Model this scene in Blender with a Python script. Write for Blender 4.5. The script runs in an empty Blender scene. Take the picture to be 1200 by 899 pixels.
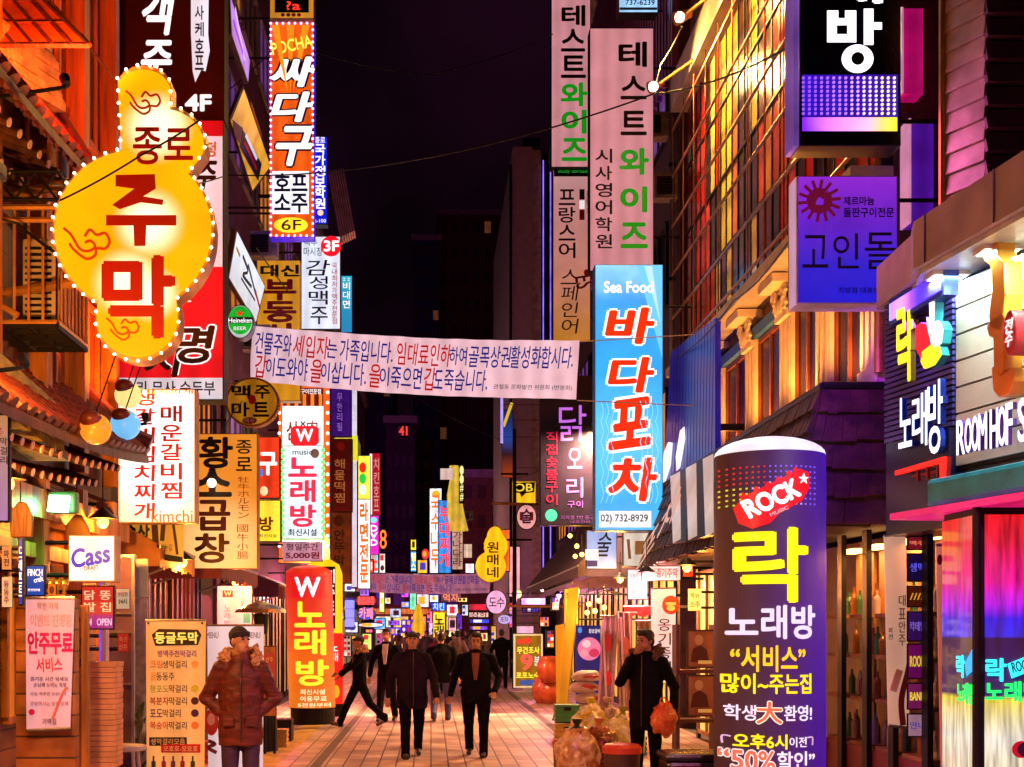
import bpy, bmesh, math, random
from mathutils import Vector, Matrix, noise
random.seed(7)
S = bpy.context.scene
COL = S.collection
R = math.radians
# ---- camera (level, eye height, shift lens) -------------------------------
F, CX, CY, CH = 1500.0, 505.0, 738.0, 1.7
cam = bpy.data.cameras.new('camera'); camo = bpy.data.objects.new('camera', cam); COL.objects.link(camo)
camo.location = (0, 0, CH); camo.rotation_euler = (R(90), 0, 0)
cam.sensor_width = 36; cam.lens = 36*F/1200; cam.shift_x = (600-CX)/1200; cam.shift_y = (CY-449.5)/1200
cam.clip_start = .1; cam.clip_end = 2000
S.camera = camo
# ---- night sky ------------------------------------------------------------
w = bpy.data.worlds.new('World'); S.world = w; w.use_nodes = True
nt = w.node_tree; nt.nodes.clear()
out = nt.nodes.new('ShaderNodeOutputWorld'); add = nt.nodes.new('ShaderNodeAddShader')
sky = nt.nodes.new('ShaderNodeTexSky'); sky.sky_type = 'NISHITA'; sky.sun_disc = False
sky.sun_elevation = R(-4); sky.sun_rotation = R(200)
b1 = nt.nodes.new('ShaderNodeBackground'); b1.inputs[1].default_value = .0015
b2 = nt.nodes.new('ShaderNodeBackground'); b2.inputs[0].default_value = (.0042, .0007, .0034, 1); b2.inputs[1].default_value = .8
wtc = nt.nodes.new('ShaderNodeTexCoord'); wn = nt.nodes.new('ShaderNodeTexNoise'); wn.inputs['Scale'].default_value = 5; wn.inputs['Detail'].default_value = 5; wr = nt.nodes.new('ShaderNodeValToRGB')   # thin lit cloud over the city
wr.color_ramp.elements[0].position = .4; wr.color_ramp.elements[1].position = .75; wr.color_ramp.elements[0].color = (.0016, .0004, .0014, 1); wr.color_ramp.elements[1].color = (.009, .0016, .006, 1)
nt.links.new(wtc.outputs['Generated'], wn.inputs[0]); nt.links.new(wn.outputs[0], wr.inputs[0]); nt.links.new(wr.outputs[0], b2.inputs[0])
nt.links.new(sky.outputs[0], b1.inputs[0]); nt.links.new(b1.outputs[0], add.inputs[0])
nt.links.new(b2.outputs[0], add.inputs[1]); nt.links.new(add.outputs[0], out.inputs[0])
S.view_settings.view_transform = 'Standard'; S.view_settings.look = 'None'
S.view_settings.exposure = 0.45; S.view_settings.gamma = 1
S.cycles.max_bounces = 6; S.cycles.transparent_max_bounces = 12; S.cycles.sample_clamp_indirect = 4
S.cycles.use_denoising = True

# ---- helpers --------------------------------------------------------------
def C(h):
    r = [int(h[i:i+2], 16)/255 for i in (0, 2, 4)]
    return tuple(((x+.055)/1.055)**2.4 if x > .04045 else x/12.92 for x in r)
def P(px, py, d): return Vector(((px-CX)*d/F, d, CH+(CY-py)*d/F))
class Fr:                       # a plane: origin, right, up; n looks at the viewer
    def __init__(s, o, ux, uy):
        s.o = Vector(o); s.ux = Vector(ux).normalized(); s.uy = Vector(uy).normalized(); s.n = s.ux.cross(s.uy).normalized()
    def pt(s, u, v, w=0): return s.o + s.ux*u + s.uy*v + s.n*w
    def hit(s, px, py):
        d = Vector(((px-CX)/F, 1, (CY-py)/F)); c = Vector((0, 0, CH))
        t = (s.o-c).dot(s.n)/d.dot(s.n); p = c+d*t-s.o
        return p.dot(s.ux), p.dot(s.uy)
    def off(s, w): return Fr(s.o+s.n*w, s.ux, s.uy)
def fr(d): return Fr((0, d, 0), (1, 0, 0), (0, 0, 1))
def wx(X): return Fr((X, 0, 0), (0, 1 if X < 0 else -1, 0), (0, 0, 1))
def wl(px, d, dx, right=True):  # upright plane through the ray of px at depth d, running (dx,1) in plan
    p = P(px, CY, d); s = -1 if right else 1
    return Fr((p.x, p.y, 0), (s*dx, s, 0), (0, 0, 1))
def q3(tl, tr, bl):
    ux = (tr-tl).normalized(); uy = (tl-bl); uy = (uy-ux*uy.dot(ux)).normalized()
    return Fr(tl, ux, uy)
MC = {}
def nodes(key):
    m = bpy.data.materials.new(key); m.use_nodes = True
    return m, m.node_tree, m.node_tree.nodes['Principled BSDF']
def M(key, col=None, rough=.6, metal=0., var=.3, scale=5., bump=.15, bs=40., stretch=(1, 1, 1), spec=.5):
    if key in MC: return MC[key]
    if isinstance(col, str): col = C(col)
    m, t, b = nodes(key); N = t.nodes.new; L = t.links.new
    tc = N('ShaderNodeTexCoord'); mp = N('ShaderNodeMapping'); mp.inputs['Scale'].default_value = stretch
    L(tc.outputs['Object'], mp.inputs[0])
    n1 = N('ShaderNodeTexNoise'); n1.inputs['Scale'].default_value = scale; n1.inputs['Detail'].default_value = 6
    L(mp.outputs[0], n1.inputs[0])
    rp = N('ShaderNodeValToRGB'); rp.color_ramp.elements[0].position = .3; rp.color_ramp.elements[1].position = .72
    rp.color_ramp.elements[0].color = (*[c*(1-var) for c in col], 1); rp.color_ramp.elements[1].color = (*[min(1, c*(1+var)) for c in col], 1)
    L(n1.outputs[0], rp.inputs[0]); L(rp.outputs[0], b.inputs['Base Color'])
    b.inputs['Roughness'].default_value = rough; b.inputs['Metallic'].default_value = metal; b.inputs['Specular IOR Level'].default_value = spec
    if bump:
        n2 = N('ShaderNodeTexNoise'); n2.inputs['Scale'].default_value = bs; n2.inputs['Detail'].default_value = 4
        L(mp.outputs[0], n2.inputs[0])
        bp = N('ShaderNodeBump'); bp.inputs['Strength'].default_value = bump; bp.inputs['Distance'].default_value = .02
        L(n2.outputs[0], bp.inputs['Height']); L(bp.outputs[0], b.inputs['Normal'])
    MC[key] = m; return m
def E(col, st=1., var=.1, sample=True, rough=.35, base=.5):    # backlit plastic, neon, bulbs; cloth and paper take a painted glow
    if isinstance(col, str): key = f'lit_{col}_{st}_{var}_{sample}'; col = C(col)
    else: key = f'lit_{col}_{st}_{var}_{sample}'
    if key in MC: return MC[key]
    m, t, b = nodes(key); N = t.nodes.new; L = t.links.new
    b.inputs['Base Color'].default_value = (*[c*base for c in col], 1); b.inputs['Roughness'].default_value = rough
    b.inputs['Emission Strength'].default_value = st
    if var:
        tc = N('ShaderNodeTexCoord'); n1 = N('ShaderNodeTexNoise'); n1.inputs['Scale'].default_value = 2.2; n1.inputs['Detail'].default_value = 7; n1.inputs['Roughness'].default_value = .62
        var *= 1.5
        L(tc.outputs['Object'], n1.inputs[0])
        rp = N('ShaderNodeValToRGB'); rp.color_ramp.elements[0].position = .3; rp.color_ramp.elements[1].position = .7
        rp.color_ramp.elements[0].color = (*[c*(1-var) for c in col], 1); rp.color_ramp.elements[1].color = (*[c*(1+var) for c in col], 1)
        L(n1.outputs[0], rp.inputs[0])
        wv = N('ShaderNodeTexWave'); wv.inputs['Scale'].default_value = 1.1; wv.inputs['Distortion'].default_value = .6; L(tc.outputs['Object'], wv.inputs[0])
        mr = N('ShaderNodeMapRange'); mr.inputs[3].default_value = max(.7, 1-var*.9); mr.inputs[4].default_value = 1.08; L(wv.outputs['Fac'], mr.inputs[0])
        mx = N('ShaderNodeMix'); mx.data_type = 'RGBA'; mx.blend_type = 'MULTIPLY'; mx.inputs[0].default_value = 1; L(rp.outputs[0], mx.inputs[6]); L(mr.outputs[0], mx.inputs[7])
        L(mx.outputs[2], b.inputs['Emission Color'])
    else: b.inputs['Emission Color'].default_value = (*col, 1)
    if not sample: m.cycles.emission_sampling = 'NONE'
    MC[key] = m; return m
def EG(stops, st=1., axis=2, z0=0., z1=1., nz=.12):                     # lit face printed with a colour run along an axis (object space)
    key = f'grad_{stops}_{st}_{axis}_{z0:.3f}_{z1:.3f}'
    if key in MC: return MC[key]
    m, t, b = nodes('lit_gradient'); N = t.nodes.new; L = t.links.new
    tc = N('ShaderNodeTexCoord'); sx = N('ShaderNodeSeparateXYZ'); L(tc.outputs['Object'], sx.inputs[0])
    mr = N('ShaderNodeMapRange'); mr.inputs[1].default_value = z0; mr.inputs[2].default_value = z1; L(sx.outputs[axis], mr.inputs[0])
    n1 = N('ShaderNodeTexNoise'); n1.inputs['Scale'].default_value = 3.; L(tc.outputs['Object'], n1.inputs[0])
    ad = N('ShaderNodeMath'); ad.operation = 'MULTIPLY_ADD'; ad.inputs[1].default_value = nz; L(n1.outputs[0], ad.inputs[0]); L(mr.outputs[0], ad.inputs[2])
    sb = N('ShaderNodeMath'); sb.operation = 'SUBTRACT'; sb.inputs[1].default_value = nz/2; L(ad.outputs[0], sb.inputs[0])
    rp = N('ShaderNodeValToRGB'); L(sb.outputs[0], rp.inputs[0]); el = rp.color_ramp.elements
    while len(el) > 1: el.remove(el[0])
    for i, (p, c) in enumerate(stops):
        e = el[0] if i == 0 else el.new(p)
        e.position = p; e.color = (*C(c), 1)
    L(rp.outputs[0], b.inputs['Emission Color']); b.inputs['Emission Strength'].default_value = st
    g1 = N('ShaderNodeTexNoise'); g1.inputs['Scale'].default_value = 1.7; g1.inputs['Detail'].default_value = 8; g1.inputs['Roughness'].default_value = .65; L(tc.outputs['Object'], g1.inputs[0]); g2 = N('ShaderNodeMapRange'); g2.inputs[1].default_value = .3; g2.inputs[2].default_value = .7; g2.inputs[3].default_value = st*.78; g2.inputs[4].default_value = st*1.12; L(g1.outputs[0], g2.inputs[0]); L(g2.outputs[0], b.inputs['Emission Strength'])
    b.inputs['Base Color'].default_value = (.04, .03, .04, 1); b.inputs['Roughness'].default_value = .5
    MC[key] = m; return m
TC = {}
def tmesh(s, bold):
    k = (s, bold)
    if k in TC: return TC[k]
    c = bpy.data.curves.new('t', 'FONT'); c.body = s; c.offset = bold; c.extrude = .5; c.resolution_u = 3
    o = bpy.data.objects.new('t', c); m = o.to_mesh()
    vs = [v.co.copy() for v in m.vertices]; fs = [tuple(p.vertices) for p in m.polygons]
    o.to_mesh_clear(); bpy.data.objects.remove(o); bpy.data.curves.remove(c)
    TC[k] = (vs, fs); return TC[k]
WL = {}
class MB:
    def __init__(s): s.v = []; s.f = []
    def add(s, vs, fs):
        n = len(s.v); s.v += [Vector(v) for v in vs]; s.f += [tuple(i+n for i in f) for f in fs]; return s
    def hexa(s, p): return s.add(p, [(0, 3, 2, 1), (4, 5, 6, 7), (0, 1, 5, 4), (1, 2, 6, 5), (2, 3, 7, 6), (3, 0, 4, 7)])
    def box(s, fm, u0, v0, u1, v1, w0, w1):
        return s.hexa([fm.pt(u0, v0, w0), fm.pt(u1, v0, w0), fm.pt(u1, v1, w0), fm.pt(u0, v1, w0), fm.pt(u0, v0, w1), fm.pt(u1, v0, w1), fm.pt(u1, v1, w1), fm.pt(u0, v1, w1)])
    def pbox(s, fm, b, w0, w1):
        u0, v1 = fm.hit(b[0], b[1]); u1, v0 = fm.hit(b[2], b[3]); return s.box(fm, u0, v0, u1, v1, w0, w1)
    def wbox(s, x0, y0, z0, x1, y1, z1): return s.box(Fr((0, 0, 0), (1, 0, 0), (0, 0, 1)), x0, z0, x1, z1, -y1, -y0)
    def ring(s, cs, closed=True):           # loft rings of equal length
        n = len(s.v); k = len(cs[0])
        for c in cs: s.v += [Vector(p) for p in c]
        for i in range(len(cs)-1):
            for j in range(k):
                a = n+i*k+j; b = n+i*k+(j+1) % k
                s.f.append((a, b, b+k, a+k))
        if closed:
            s.f.append(tuple(n+j for j in reversed(range(k)))); s.f.append(tuple(n+(len(cs)-1)*k+j for j in range(k)))
        return s
    def tube(s, a, b, r, r2=None, n=8):
        a = Vector(a); b = Vector(b); r2 = r if r2 is None else r2
        q = (b-a).to_track_quat('Z', 'Y')
        o = [q @ Vector((math.cos(6.28319*j/n), math.sin(6.28319*j/n), 0)) for j in range(n)]
        return s.ring([[a+x*r for x in o], [b+x*r2 for x in o]])
    def path(s, pts, r, n=6):
        for a, b in zip(pts, pts[1:]): s.tube(a, b, r, r, n)
        return s
    def ell(s, c, r, rot=None, nu=14, nv=10):
        c = Vector(c); r = Vector((r, r, r)) if not hasattr(r, '__len__') else Vector(r)
        def f(th, ph):
            p = Vector((r.x*math.sin(th)*math.cos(ph), r.y*math.sin(th)*math.sin(ph), r.z*math.cos(th)))
            if rot is not None: p = rot @ p
            return c+p
        return s.ring([[f(max(.02, min(3.1216, math.pi*(1-i/nv))), 6.28319*j/nu) for j in range(nu)] for i in range(nv+1)])
    def cap(s, a, b, ra, rb, n=12, fl=1.):   # tapered round-ended limb
        a = Vector(a); b = Vector(b); q = (b-a).to_track_quat('Z', 'Y'); rings = []
        for th in (-80, -50, -20): rings.append((a+q @ Vector((0, 0, ra*math.sin(R(th)))), ra*math.cos(R(th))))
        for th in (20, 50, 80): rings.append((b+q @ Vector((0, 0, rb*math.sin(R(th)))), rb*math.cos(R(th))))
        return s.ring([[c+q @ Vector((r*math.cos(6.28319*j/n), fl*r*math.sin(6.28319*j/n), 0)) for j in range(n)] for c, r in rings])
    def poly(s, fm, pts, w0, w1):
        k = len(pts); a = sum(pts[i][0]*pts[(i+1) % k][1]-pts[(i+1) % k][0]*pts[i][1] for i in range(k))
        if a < 0: pts = pts[::-1]
        n = len(s.v)
        s.v += [fm.pt(u, v, w0) for u, v in pts]+[fm.pt(u, v, w1) for u, v in pts]
        s.f.append(tuple(n+j for j in reversed(range(k)))); s.f.append(tuple(n+k+j for j in range(k)))
        for j in range(k): s.f.append((n+j, n+(j+1) % k, n+k+(j+1) % k, n+k+j))
        return s
    def ppoly(s, fm, pts, w0, w1): return s.poly(fm, [fm.hit(*p) for p in pts], w0, w1)
    def pell(s, fm, b, w0, w1, n=40):
        u0, v1 = fm.hit(b[0], b[1]); u1, v0 = fm.hit(b[2], b[3])
        return s.poly(fm, [((u0+u1)/2+(u1-u0)/2*math.cos(6.28319*i/n), (v0+v1)/2+(v1-v0)/2*math.sin(6.28319*i/n)) for i in range(n)], w0, w1)
    def ribbon(s, fm, pts, wd, w0, w1):      # brush / neon stroke through pixel points
        q = [Vector(fm.hit(*p)) for p in pts]
        if len(q) > 2:                       # smooth the stroke (Catmull-Rom)
            e = [q[0]]+q+[q[-1]]; o = []
            for i in range(1, len(e)-2):
                a, b, c, d = e[i-1:i+3]
                for k in range(5): t = k/5; o.append(.5*(2*b+(c-a)*t+(2*a-5*b+4*c-d)*t*t+(3*b-a-3*c+d)*t**3))
            q = o+[q[-1]]
        L, Rr = [], []
        for i, p in enumerate(q):
            t = (q[min(i+1, len(q)-1)]-q[max(i-1, 0)]); t = t.normalized() if t.length else Vector((1, 0))
            nn = Vector((-t.y, t.x))*wd/2; L.append(p+nn); Rr.append(p-nn)
        for i in range(len(q)-1): s.poly(fm, [tuple(L[i]), tuple(L[i+1]), tuple(Rr[i+1]), tuple(Rr[i])], w0, w1)
        return s
    def text(s, fm, st, b, w0, w1, bold=.02, rot=0, sh=0, grow=0.):
        vs, fs = tmesh(st, 0)
        xs = [v.x for v in vs]; ys = [v.y for v in vs]; x0, x1, y0, y1 = min(xs), max(xs), min(ys), max(ys)
        u0, v1 = fm.hit(b[0], b[1]); u1, v0 = fm.hit(b[2], b[3]); W, H = u1-u0, v1-v0
        ca, sa = math.cos(R(rot)), math.sin(R(rot)); o = []
        for v in vs:
            a = ((v.x-x0)/(x1-x0)-.5)*W; c = ((v.y-y0)/(y1-y0)-.5)*H; a += c*sh
            o.append(fm.pt((u0+u1)/2+a*ca-c*sa, (v0+v1)/2+a*sa+c*ca, w0+(v.z+.5)*(w1-w0)))
        em = abs(H/(y1-y0)); off = max(0, bold+grow-.012)*.8; ex = fm.ux; ey = fm.uy
        if off < .004: return s.add(o, fs)
        nn = 8 if grow or off > .035 else 5             # thick weights: the glyph laid over itself round a small circle
        emx = abs(W/(x1-x0))
        for k in range(nn):
            a = 6.28319*(k+.5)/nn; dl = ex*(math.cos(a)*off*emx)+ey*(math.sin(a)*off*em)-fm.n*(.00025*k)
            s.add([p+dl for p in o], fs)
        return s
    def lump(s, c, r, amp=.25, fq=2., seed=0, nu=26, nv=18):
        n = len(s.v); s.ell((0, 0, 0), 1, None, nu, nv); r = Vector((r, r, r)) if not hasattr(r, '__len__') else Vector(r)
        for i in range(n, len(s.v)):
            p = s.v[i]; k = 1+amp*noise.noise(p*fq+Vector((seed*3.7, seed, 0)))+amp*.5*noise.noise(p*fq*2.7+Vector((seed, 9, 0)))
            s.v[i] = Vector(c)+Vector((p.x*r.x*k, p.y*r.y*k, p.z*r.z*k))
        return s
    def data(s, name, base, smooth=False):
        me = bpy.data.meshes.new(name); me.from_pydata([v-base for v in s.v], [], s.f)
        if smooth: me.polygons.foreach_set('use_smooth', [True]*len(me.polygons))
        me.update(); return me
    def build(s, name, mat, parent=None, loc=None, smooth=False, label=None, bev=0):
        base = WL[parent] if parent is not None else Vector(loc or (0, 0, 0))
        o = bpy.data.objects.new(name, s.data(name, base, smooth)); COL.objects.link(o)
        o.data.materials.append(mat)
        if parent is not None: o.parent = parent
        else: o.location = base
        WL[o] = base
        if label: o['label'] = label
        if bev:
            m = o.modifiers.new('bevel', 'BEVEL'); m.width = bev; m.segments = 2; m.limit_method = 'ANGLE'
        return o
def tag(o, label, cat, group=None, kind=None):
    if label: o['label'] = label
    if cat: o['category'] = cat
    if group: o['group'] = group
    if kind: o['kind'] = kind
    return o
def thing(name, label, cat, loc, group=None):
    o = bpy.data.objects.new(name, None); o.empty_display_size = .2; COL.objects.link(o); o.location = loc; WL[o] = Vector(loc)
    return tag(o, label, cat, group)
def struct(name, mb, mat): return tag(mb.build(name, mat), None, None, None, 'structure')
def dupc(o, parent, delta):          # a copy of a part, moved
    c = o.copy(); COL.objects.link(c); c.parent = parent; c.location = o.location+delta; return c
def copy_tree(o, loc, rz, label, parent=None):
    c = o.copy(); COL.objects.link(c)
    if parent is None: c.location = loc; c.rotation_euler.z = rz; c['label'] = label
    else: c.parent = parent
    for ch in o.children: copy_tree(ch, None, 0, None, c)
    return c
def light(kind, pos, col, en, parent=None, size=.1, aim=None, spot=None, blend=.6, shape=None, size_y=None):
    l = bpy.data.lights.new('light', kind); l.energy = en; l.color = C(col) if isinstance(col, str) else col
    if kind == 'POINT': l.shadow_soft_size = size
    if kind == 'SPOT': l.shadow_soft_size = size; l.spot_size = R(spot or 90); l.spot_blend = blend
    if kind == 'AREA':
        l.spread = R(spot or 180)
        l.size = size
        if size_y: l.shape = 'RECTANGLE'; l.size_y = size_y
    o = bpy.data.objects.new('light', l); COL.objects.link(o); p = Vector(pos)
    if parent is not None: o.parent = parent; o.location = p-WL[parent]
    else: o.location = p
    if aim is not None: o.rotation_euler = (Vector(aim)-p).to_track_quat('-Z', 'Y').to_euler()
    return o
# ---- common materials -----------------------------------------------------
DARK = M('dark_metal', (.016, .015, .017), .5, .5, .2, spec=.25)
STEEL = M('steel', (.35, .34, .34), .35, .9, .15)
BLACKP = M('black_paint', (.008, .007, .008), .45, 0, .3, spec=.2)
WHITEP = M('white_paint', (.7, .68, .66), .4, 0, .08, 3)
REDP = M('red_paint', (.45, .02, .02), .4, 0, .2)
BRASS = M('brass_paint', (.5, .28, .06), .4, .5, .25)
def ink(h, lit=0.):             # lettering: opaque vinyl on a lit face, or lit letters
    return E(h, lit, 0, False) if lit else M('vinyl_'+h, h, .5, 0, .05, 3, 0)
def sign(name, label, fm, b, face, items=(), dep=.18, case=None, arm=None, group=None, rim=.012, cat='sign', post=None, shape=None):
    """box sign; b and item boxes in photo pixels on the plane fm; arm = x of the wall it hangs from"""
    case = case or DARK
    u0, v1 = fm.hit(b[0], b[1]); u1, v0 = fm.hit(b[2], b[3])
    base = fm.pt((u0+u1)/2, v0, -dep/2); t = thing(name, label, cat, base, group)
    cb, fb = MB(), MB()
    if shape == 'ell':
        cb.pell(fm, b, -dep, 0); k = (b[2]-b[0])*.04; fb.pell(fm, (b[0]+k, b[1]+k, b[2]-k, b[3]-k), 0, .006)
    else:
        cb.box(fm, u0, v0, u1, v1, -dep, 0); fb.box(fm, u0+rim, v0+rim, u1-rim, v1-rim, -.002, .006)
    cb.build('casing', case, t, bev=.008 if shape is None else 0)
    if isinstance(face, list): face = EG(face[1:], face[0], 2, v0-base.z, v1-base.z)
    fb.build('face', face, t)
    if arm is not None:
        e = u0 if arm < 0 else u1
        for v in (v0+.15*(v1-v0), v0+.85*(v1-v0)):
            p = fm.pt(e, v, -dep/2); k = .02 if p.y < 30 else .01; MB().tube(p, (arm, p.y, p.z), k, k, 6).build('bracket', DARK, t)
    if post is not None:
        for u in (u0+.15*(u1-u0), u0+.85*(u1-u0)):
            p = fm.pt(u, v0, -dep/2); MB().tube((p.x, p.y, post), p, .018, .018, 8).build('post', DARK, t)
    put(t, fm, items); return t
def put(t, fm, items, w=.006):
    for i, it in enumerate(items):
        k, st, bx, mat = it[:4]; o = it[4] if len(it) > 4 else {}
        if isinstance(mat, str): mat = ink(mat, o.get('lit', 0))
        th = o.get('th', .006); a = w+o.get('w', 0)+.0012*(i % 5); mb = MB(); nm = o.get('n')
        kw = dict(bold=o.get('b', .02), rot=o.get('r', 0), sh=o.get('s', 0))
        if k == 'T':
            if o.get('ol'):
                ob = MB(); ob.text(fm, st, bx, a, a+th*.6, grow=o.get('og', .045), **kw); om = o['ol']
                ob.build('outline', ink(om, o.get('ollit', 0)) if isinstance(om, str) else om, t)
            mb.text(fm, st, bx, a, a+th, **kw); nm = nm or 'lettering'
        elif k == 'V':                       # characters stacked down
            x0, y0, x1, y1 = bx; n = len(st); g = o.get('g', .16); h = (y1-y0)/n
            ob = MB()
            for j, ch in enumerate(st):
                if ch == ' ': continue
                bb = (x0, y0+h*j+h*g/2, x1, y0+h*(j+1)-h*g/2)
                if o.get('ol'): ob.text(fm, ch, bb, a, a+th*.6, grow=o.get('og', .045), **kw)
                mb.text(fm, ch, bb, a, a+th, **kw)
            if o.get('ol'):
                om = o['ol']; ob.build('outline', ink(om, o.get('ollit', 0)) if isinstance(om, str) else om, t)
            nm = nm or 'lettering'
        elif k == 'R': mb.pbox(fm, bx, a-.004, a+th*.5); nm = nm or 'panel'
        elif k == 'E': mb.pell(fm, bx, a-.004, a+th*.5); nm = nm or 'emblem'
        elif k == 'P': mb.ppoly(fm, bx, a-.004, a+th*.5); nm = nm or 'emblem'
        elif k == 'S': mb.ribbon(fm, bx, o.get('wd', .03), a-.003, a+th); nm = nm or 'brush_stroke'
        mb.build(nm, mat, t)
def bulbs(t, fm, pts, r, mat, name='bulb', w=.02):
    o0 = None; p0 = None
    for p in pts:
        q = fm.pt(*fm.hit(*p), w)
        if o0 is None: o0 = MB().ell(q, r, None, 8, 6).build(name, mat, t, smooth=True); p0 = q
        else: dupc(o0, t, q-p0)
def edge(b, n):                       # n points round a pixel box
    x0, y0, x1, y1 = b; W, H = x1-x0, y1-y0; L = 2*(W+H); o = []
    for i in range(n):
        s = L*i/n
        if s < W: o.append((x0+s, y0))
        elif s < W+H: o.append((x1, y0+s-W))
        elif s < 2*W+H: o.append((x1-(s-W-H), y1))
        else: o.append((x0, y1-(s-2*W-H)))
    return o

def film(key, cols, scale=7):
    if key in MC: return MC[key]
    m, t, b = nodes(key); N = t.nodes.new; L = t.links.new; tc = N('ShaderNodeTexCoord')
    n1 = N('ShaderNodeTexNoise'); n1.inputs['Scale'].default_value = scale; n1.inputs['Detail'].default_value = 7; n1.inputs['Distortion'].default_value = .3; L(tc.outputs['Object'], n1.inputs[0])
    rp = N('ShaderNodeValToRGB'); el = rp.color_ramp.elements; L(n1.outputs[0], rp.inputs[0])
    while len(el) > 1: el.remove(el[0])
    for i, c in enumerate(cols):
        e = el[0] if i == 0 else el.new(.3+.4*i/(len(cols)-1)); e.position = .25+.5*i/(len(cols)-1); e.color = (*C(c), 1)
    L(rp.outputs[0], b.inputs['Base Color']); b.inputs['Roughness'].default_value = .25; b.inputs['Coat Weight'].default_value = .5; b.inputs['Coat Roughness'].default_value = .1
    v = N('ShaderNodeTexVoronoi'); v.feature = 'DISTANCE_TO_EDGE'; v.inputs['Scale'].default_value = 13; mp = N('ShaderNodeMapping'); mp.inputs['Scale'].default_value = (1, 1, .45); L(tc.outputs['Object'], mp.inputs[0]); L(mp.outputs[0], v.inputs['Vector'])
    bp = N('ShaderNodeBump'); bp.inputs['Strength'].default_value = .7; bp.inputs['Distance'].default_value = .03; L(v.outputs[0], bp.inputs['Height']); L(bp.outputs[0], b.inputs['Normal']); MC[key] = m; return m
# ================= the street ==============================================
def paving():
    m, t, b = nodes('paving_tiles'); N = t.nodes.new; L = t.links.new
    tc = N('ShaderNodeTexCoord'); br = N('ShaderNodeTexBrick'); br.offset = .5
    for k, v in (('Scale', 1), ('Mortar Size', .011), ('Brick Width', .44), ('Row Height', .22), ('Mortar Smooth', .2)): br.inputs[k].default_value = v
    br.inputs['Color1'].default_value = (.62, .45, .39, 1); br.inputs['Color2'].default_value = (.46, .32, .28, 1); br.inputs['Mortar'].default_value = (.07, .035, .03, 1)
    mp = N('ShaderNodeMapping'); mp.inputs['Rotation'].default_value = (0, 0, R(90)); L(tc.outputs['Object'], mp.inputs[0]); L(mp.outputs[0], br.inputs[0])
    n1 = N('ShaderNodeTexNoise'); n1.inputs['Scale'].default_value = 1.3; n1.inputs['Detail'].default_value = 8; L(tc.outputs['Object'], n1.inputs[0])
    rp = N('ShaderNodeValToRGB'); rp.color_ramp.elements[0].position = .35; rp.color_ramp.elements[1].position = .65
    rp.color_ramp.elements[0].color = (.5, .43, .42, 1); rp.color_ramp.elements[1].color = (1.1, 1.1, 1.1, 1); L(n1.outputs[0], rp.inputs[0])
    mx = N('ShaderNodeMix'); mx.data_type = 'RGBA'; mx.blend_type = 'MULTIPLY'; mx.inputs[0].default_value = 1
    L(br.outputs[0], mx.inputs[6]); L(rp.outputs[0], mx.inputs[7])
    vo = N('ShaderNodeTexVoronoi'); vo.inputs['Scale'].default_value = 2.3; L(tc.outputs['Object'], vo.inputs['Vector']); vr = N('ShaderNodeMapRange'); vr.inputs[1].default_value = .04; vr.inputs[2].default_value = .065; vr.inputs[3].default_value = .3; vr.inputs[4].default_value = 1; L(vo.outputs['Distance'], vr.inputs[0])   # trodden gum
    m2 = N('ShaderNodeMix'); m2.data_type = 'RGBA'; m2.blend_type = 'MULTIPLY'; m2.inputs[0].default_value = 1; L(mx.outputs[2], m2.inputs[6]); L(vr.outputs[0], m2.inputs[7]); L(m2.outputs[2], b.inputs['Base Color'])
    rr = N('ShaderNodeMapRange'); rr.inputs[3].default_value = .22; rr.inputs[4].default_value = .75; L(n1.outputs[0], rr.inputs[0]); L(rr.outputs[0], b.inputs['Roughness'])
    bp = N('ShaderNodeBump'); bp.inputs['Strength'].default_value = .4; bp.inputs['Distance'].default_value = .01; L(br.outputs[1], bp.inputs['Height']); bp.invert = True
    L(bp.outputs[0], b.inputs['Normal']); return m
def sheet(name, x0, y0, x1, y1, z, mat): return struct(name, MB().add([(x0, y0, z), (x1, y0, z), (x1, y1, z), (x0, y1, z)], [(0, 1, 2, 3)]), mat)
sheet('ground', -200, -60, 200, 400, -.004, M('asphalt', (.05, .048, .05), .8))
sheet('street', -3.4, -20, 4.3, 260, 0, paving())
YT = M('yellow_paving', (.5, .32, .06), .6, 0, .3, 3, .2, 30)
for x in (-2.25, 3.0): sheet('paving_strip', x, -20, x+.32, 200, .004, YT)
for x in (-1.5, 2.05): sheet('drain_strip', x, -20, x+.13, 200, .004, M('drain_stone', (.1, .07, .06), .6))

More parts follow.
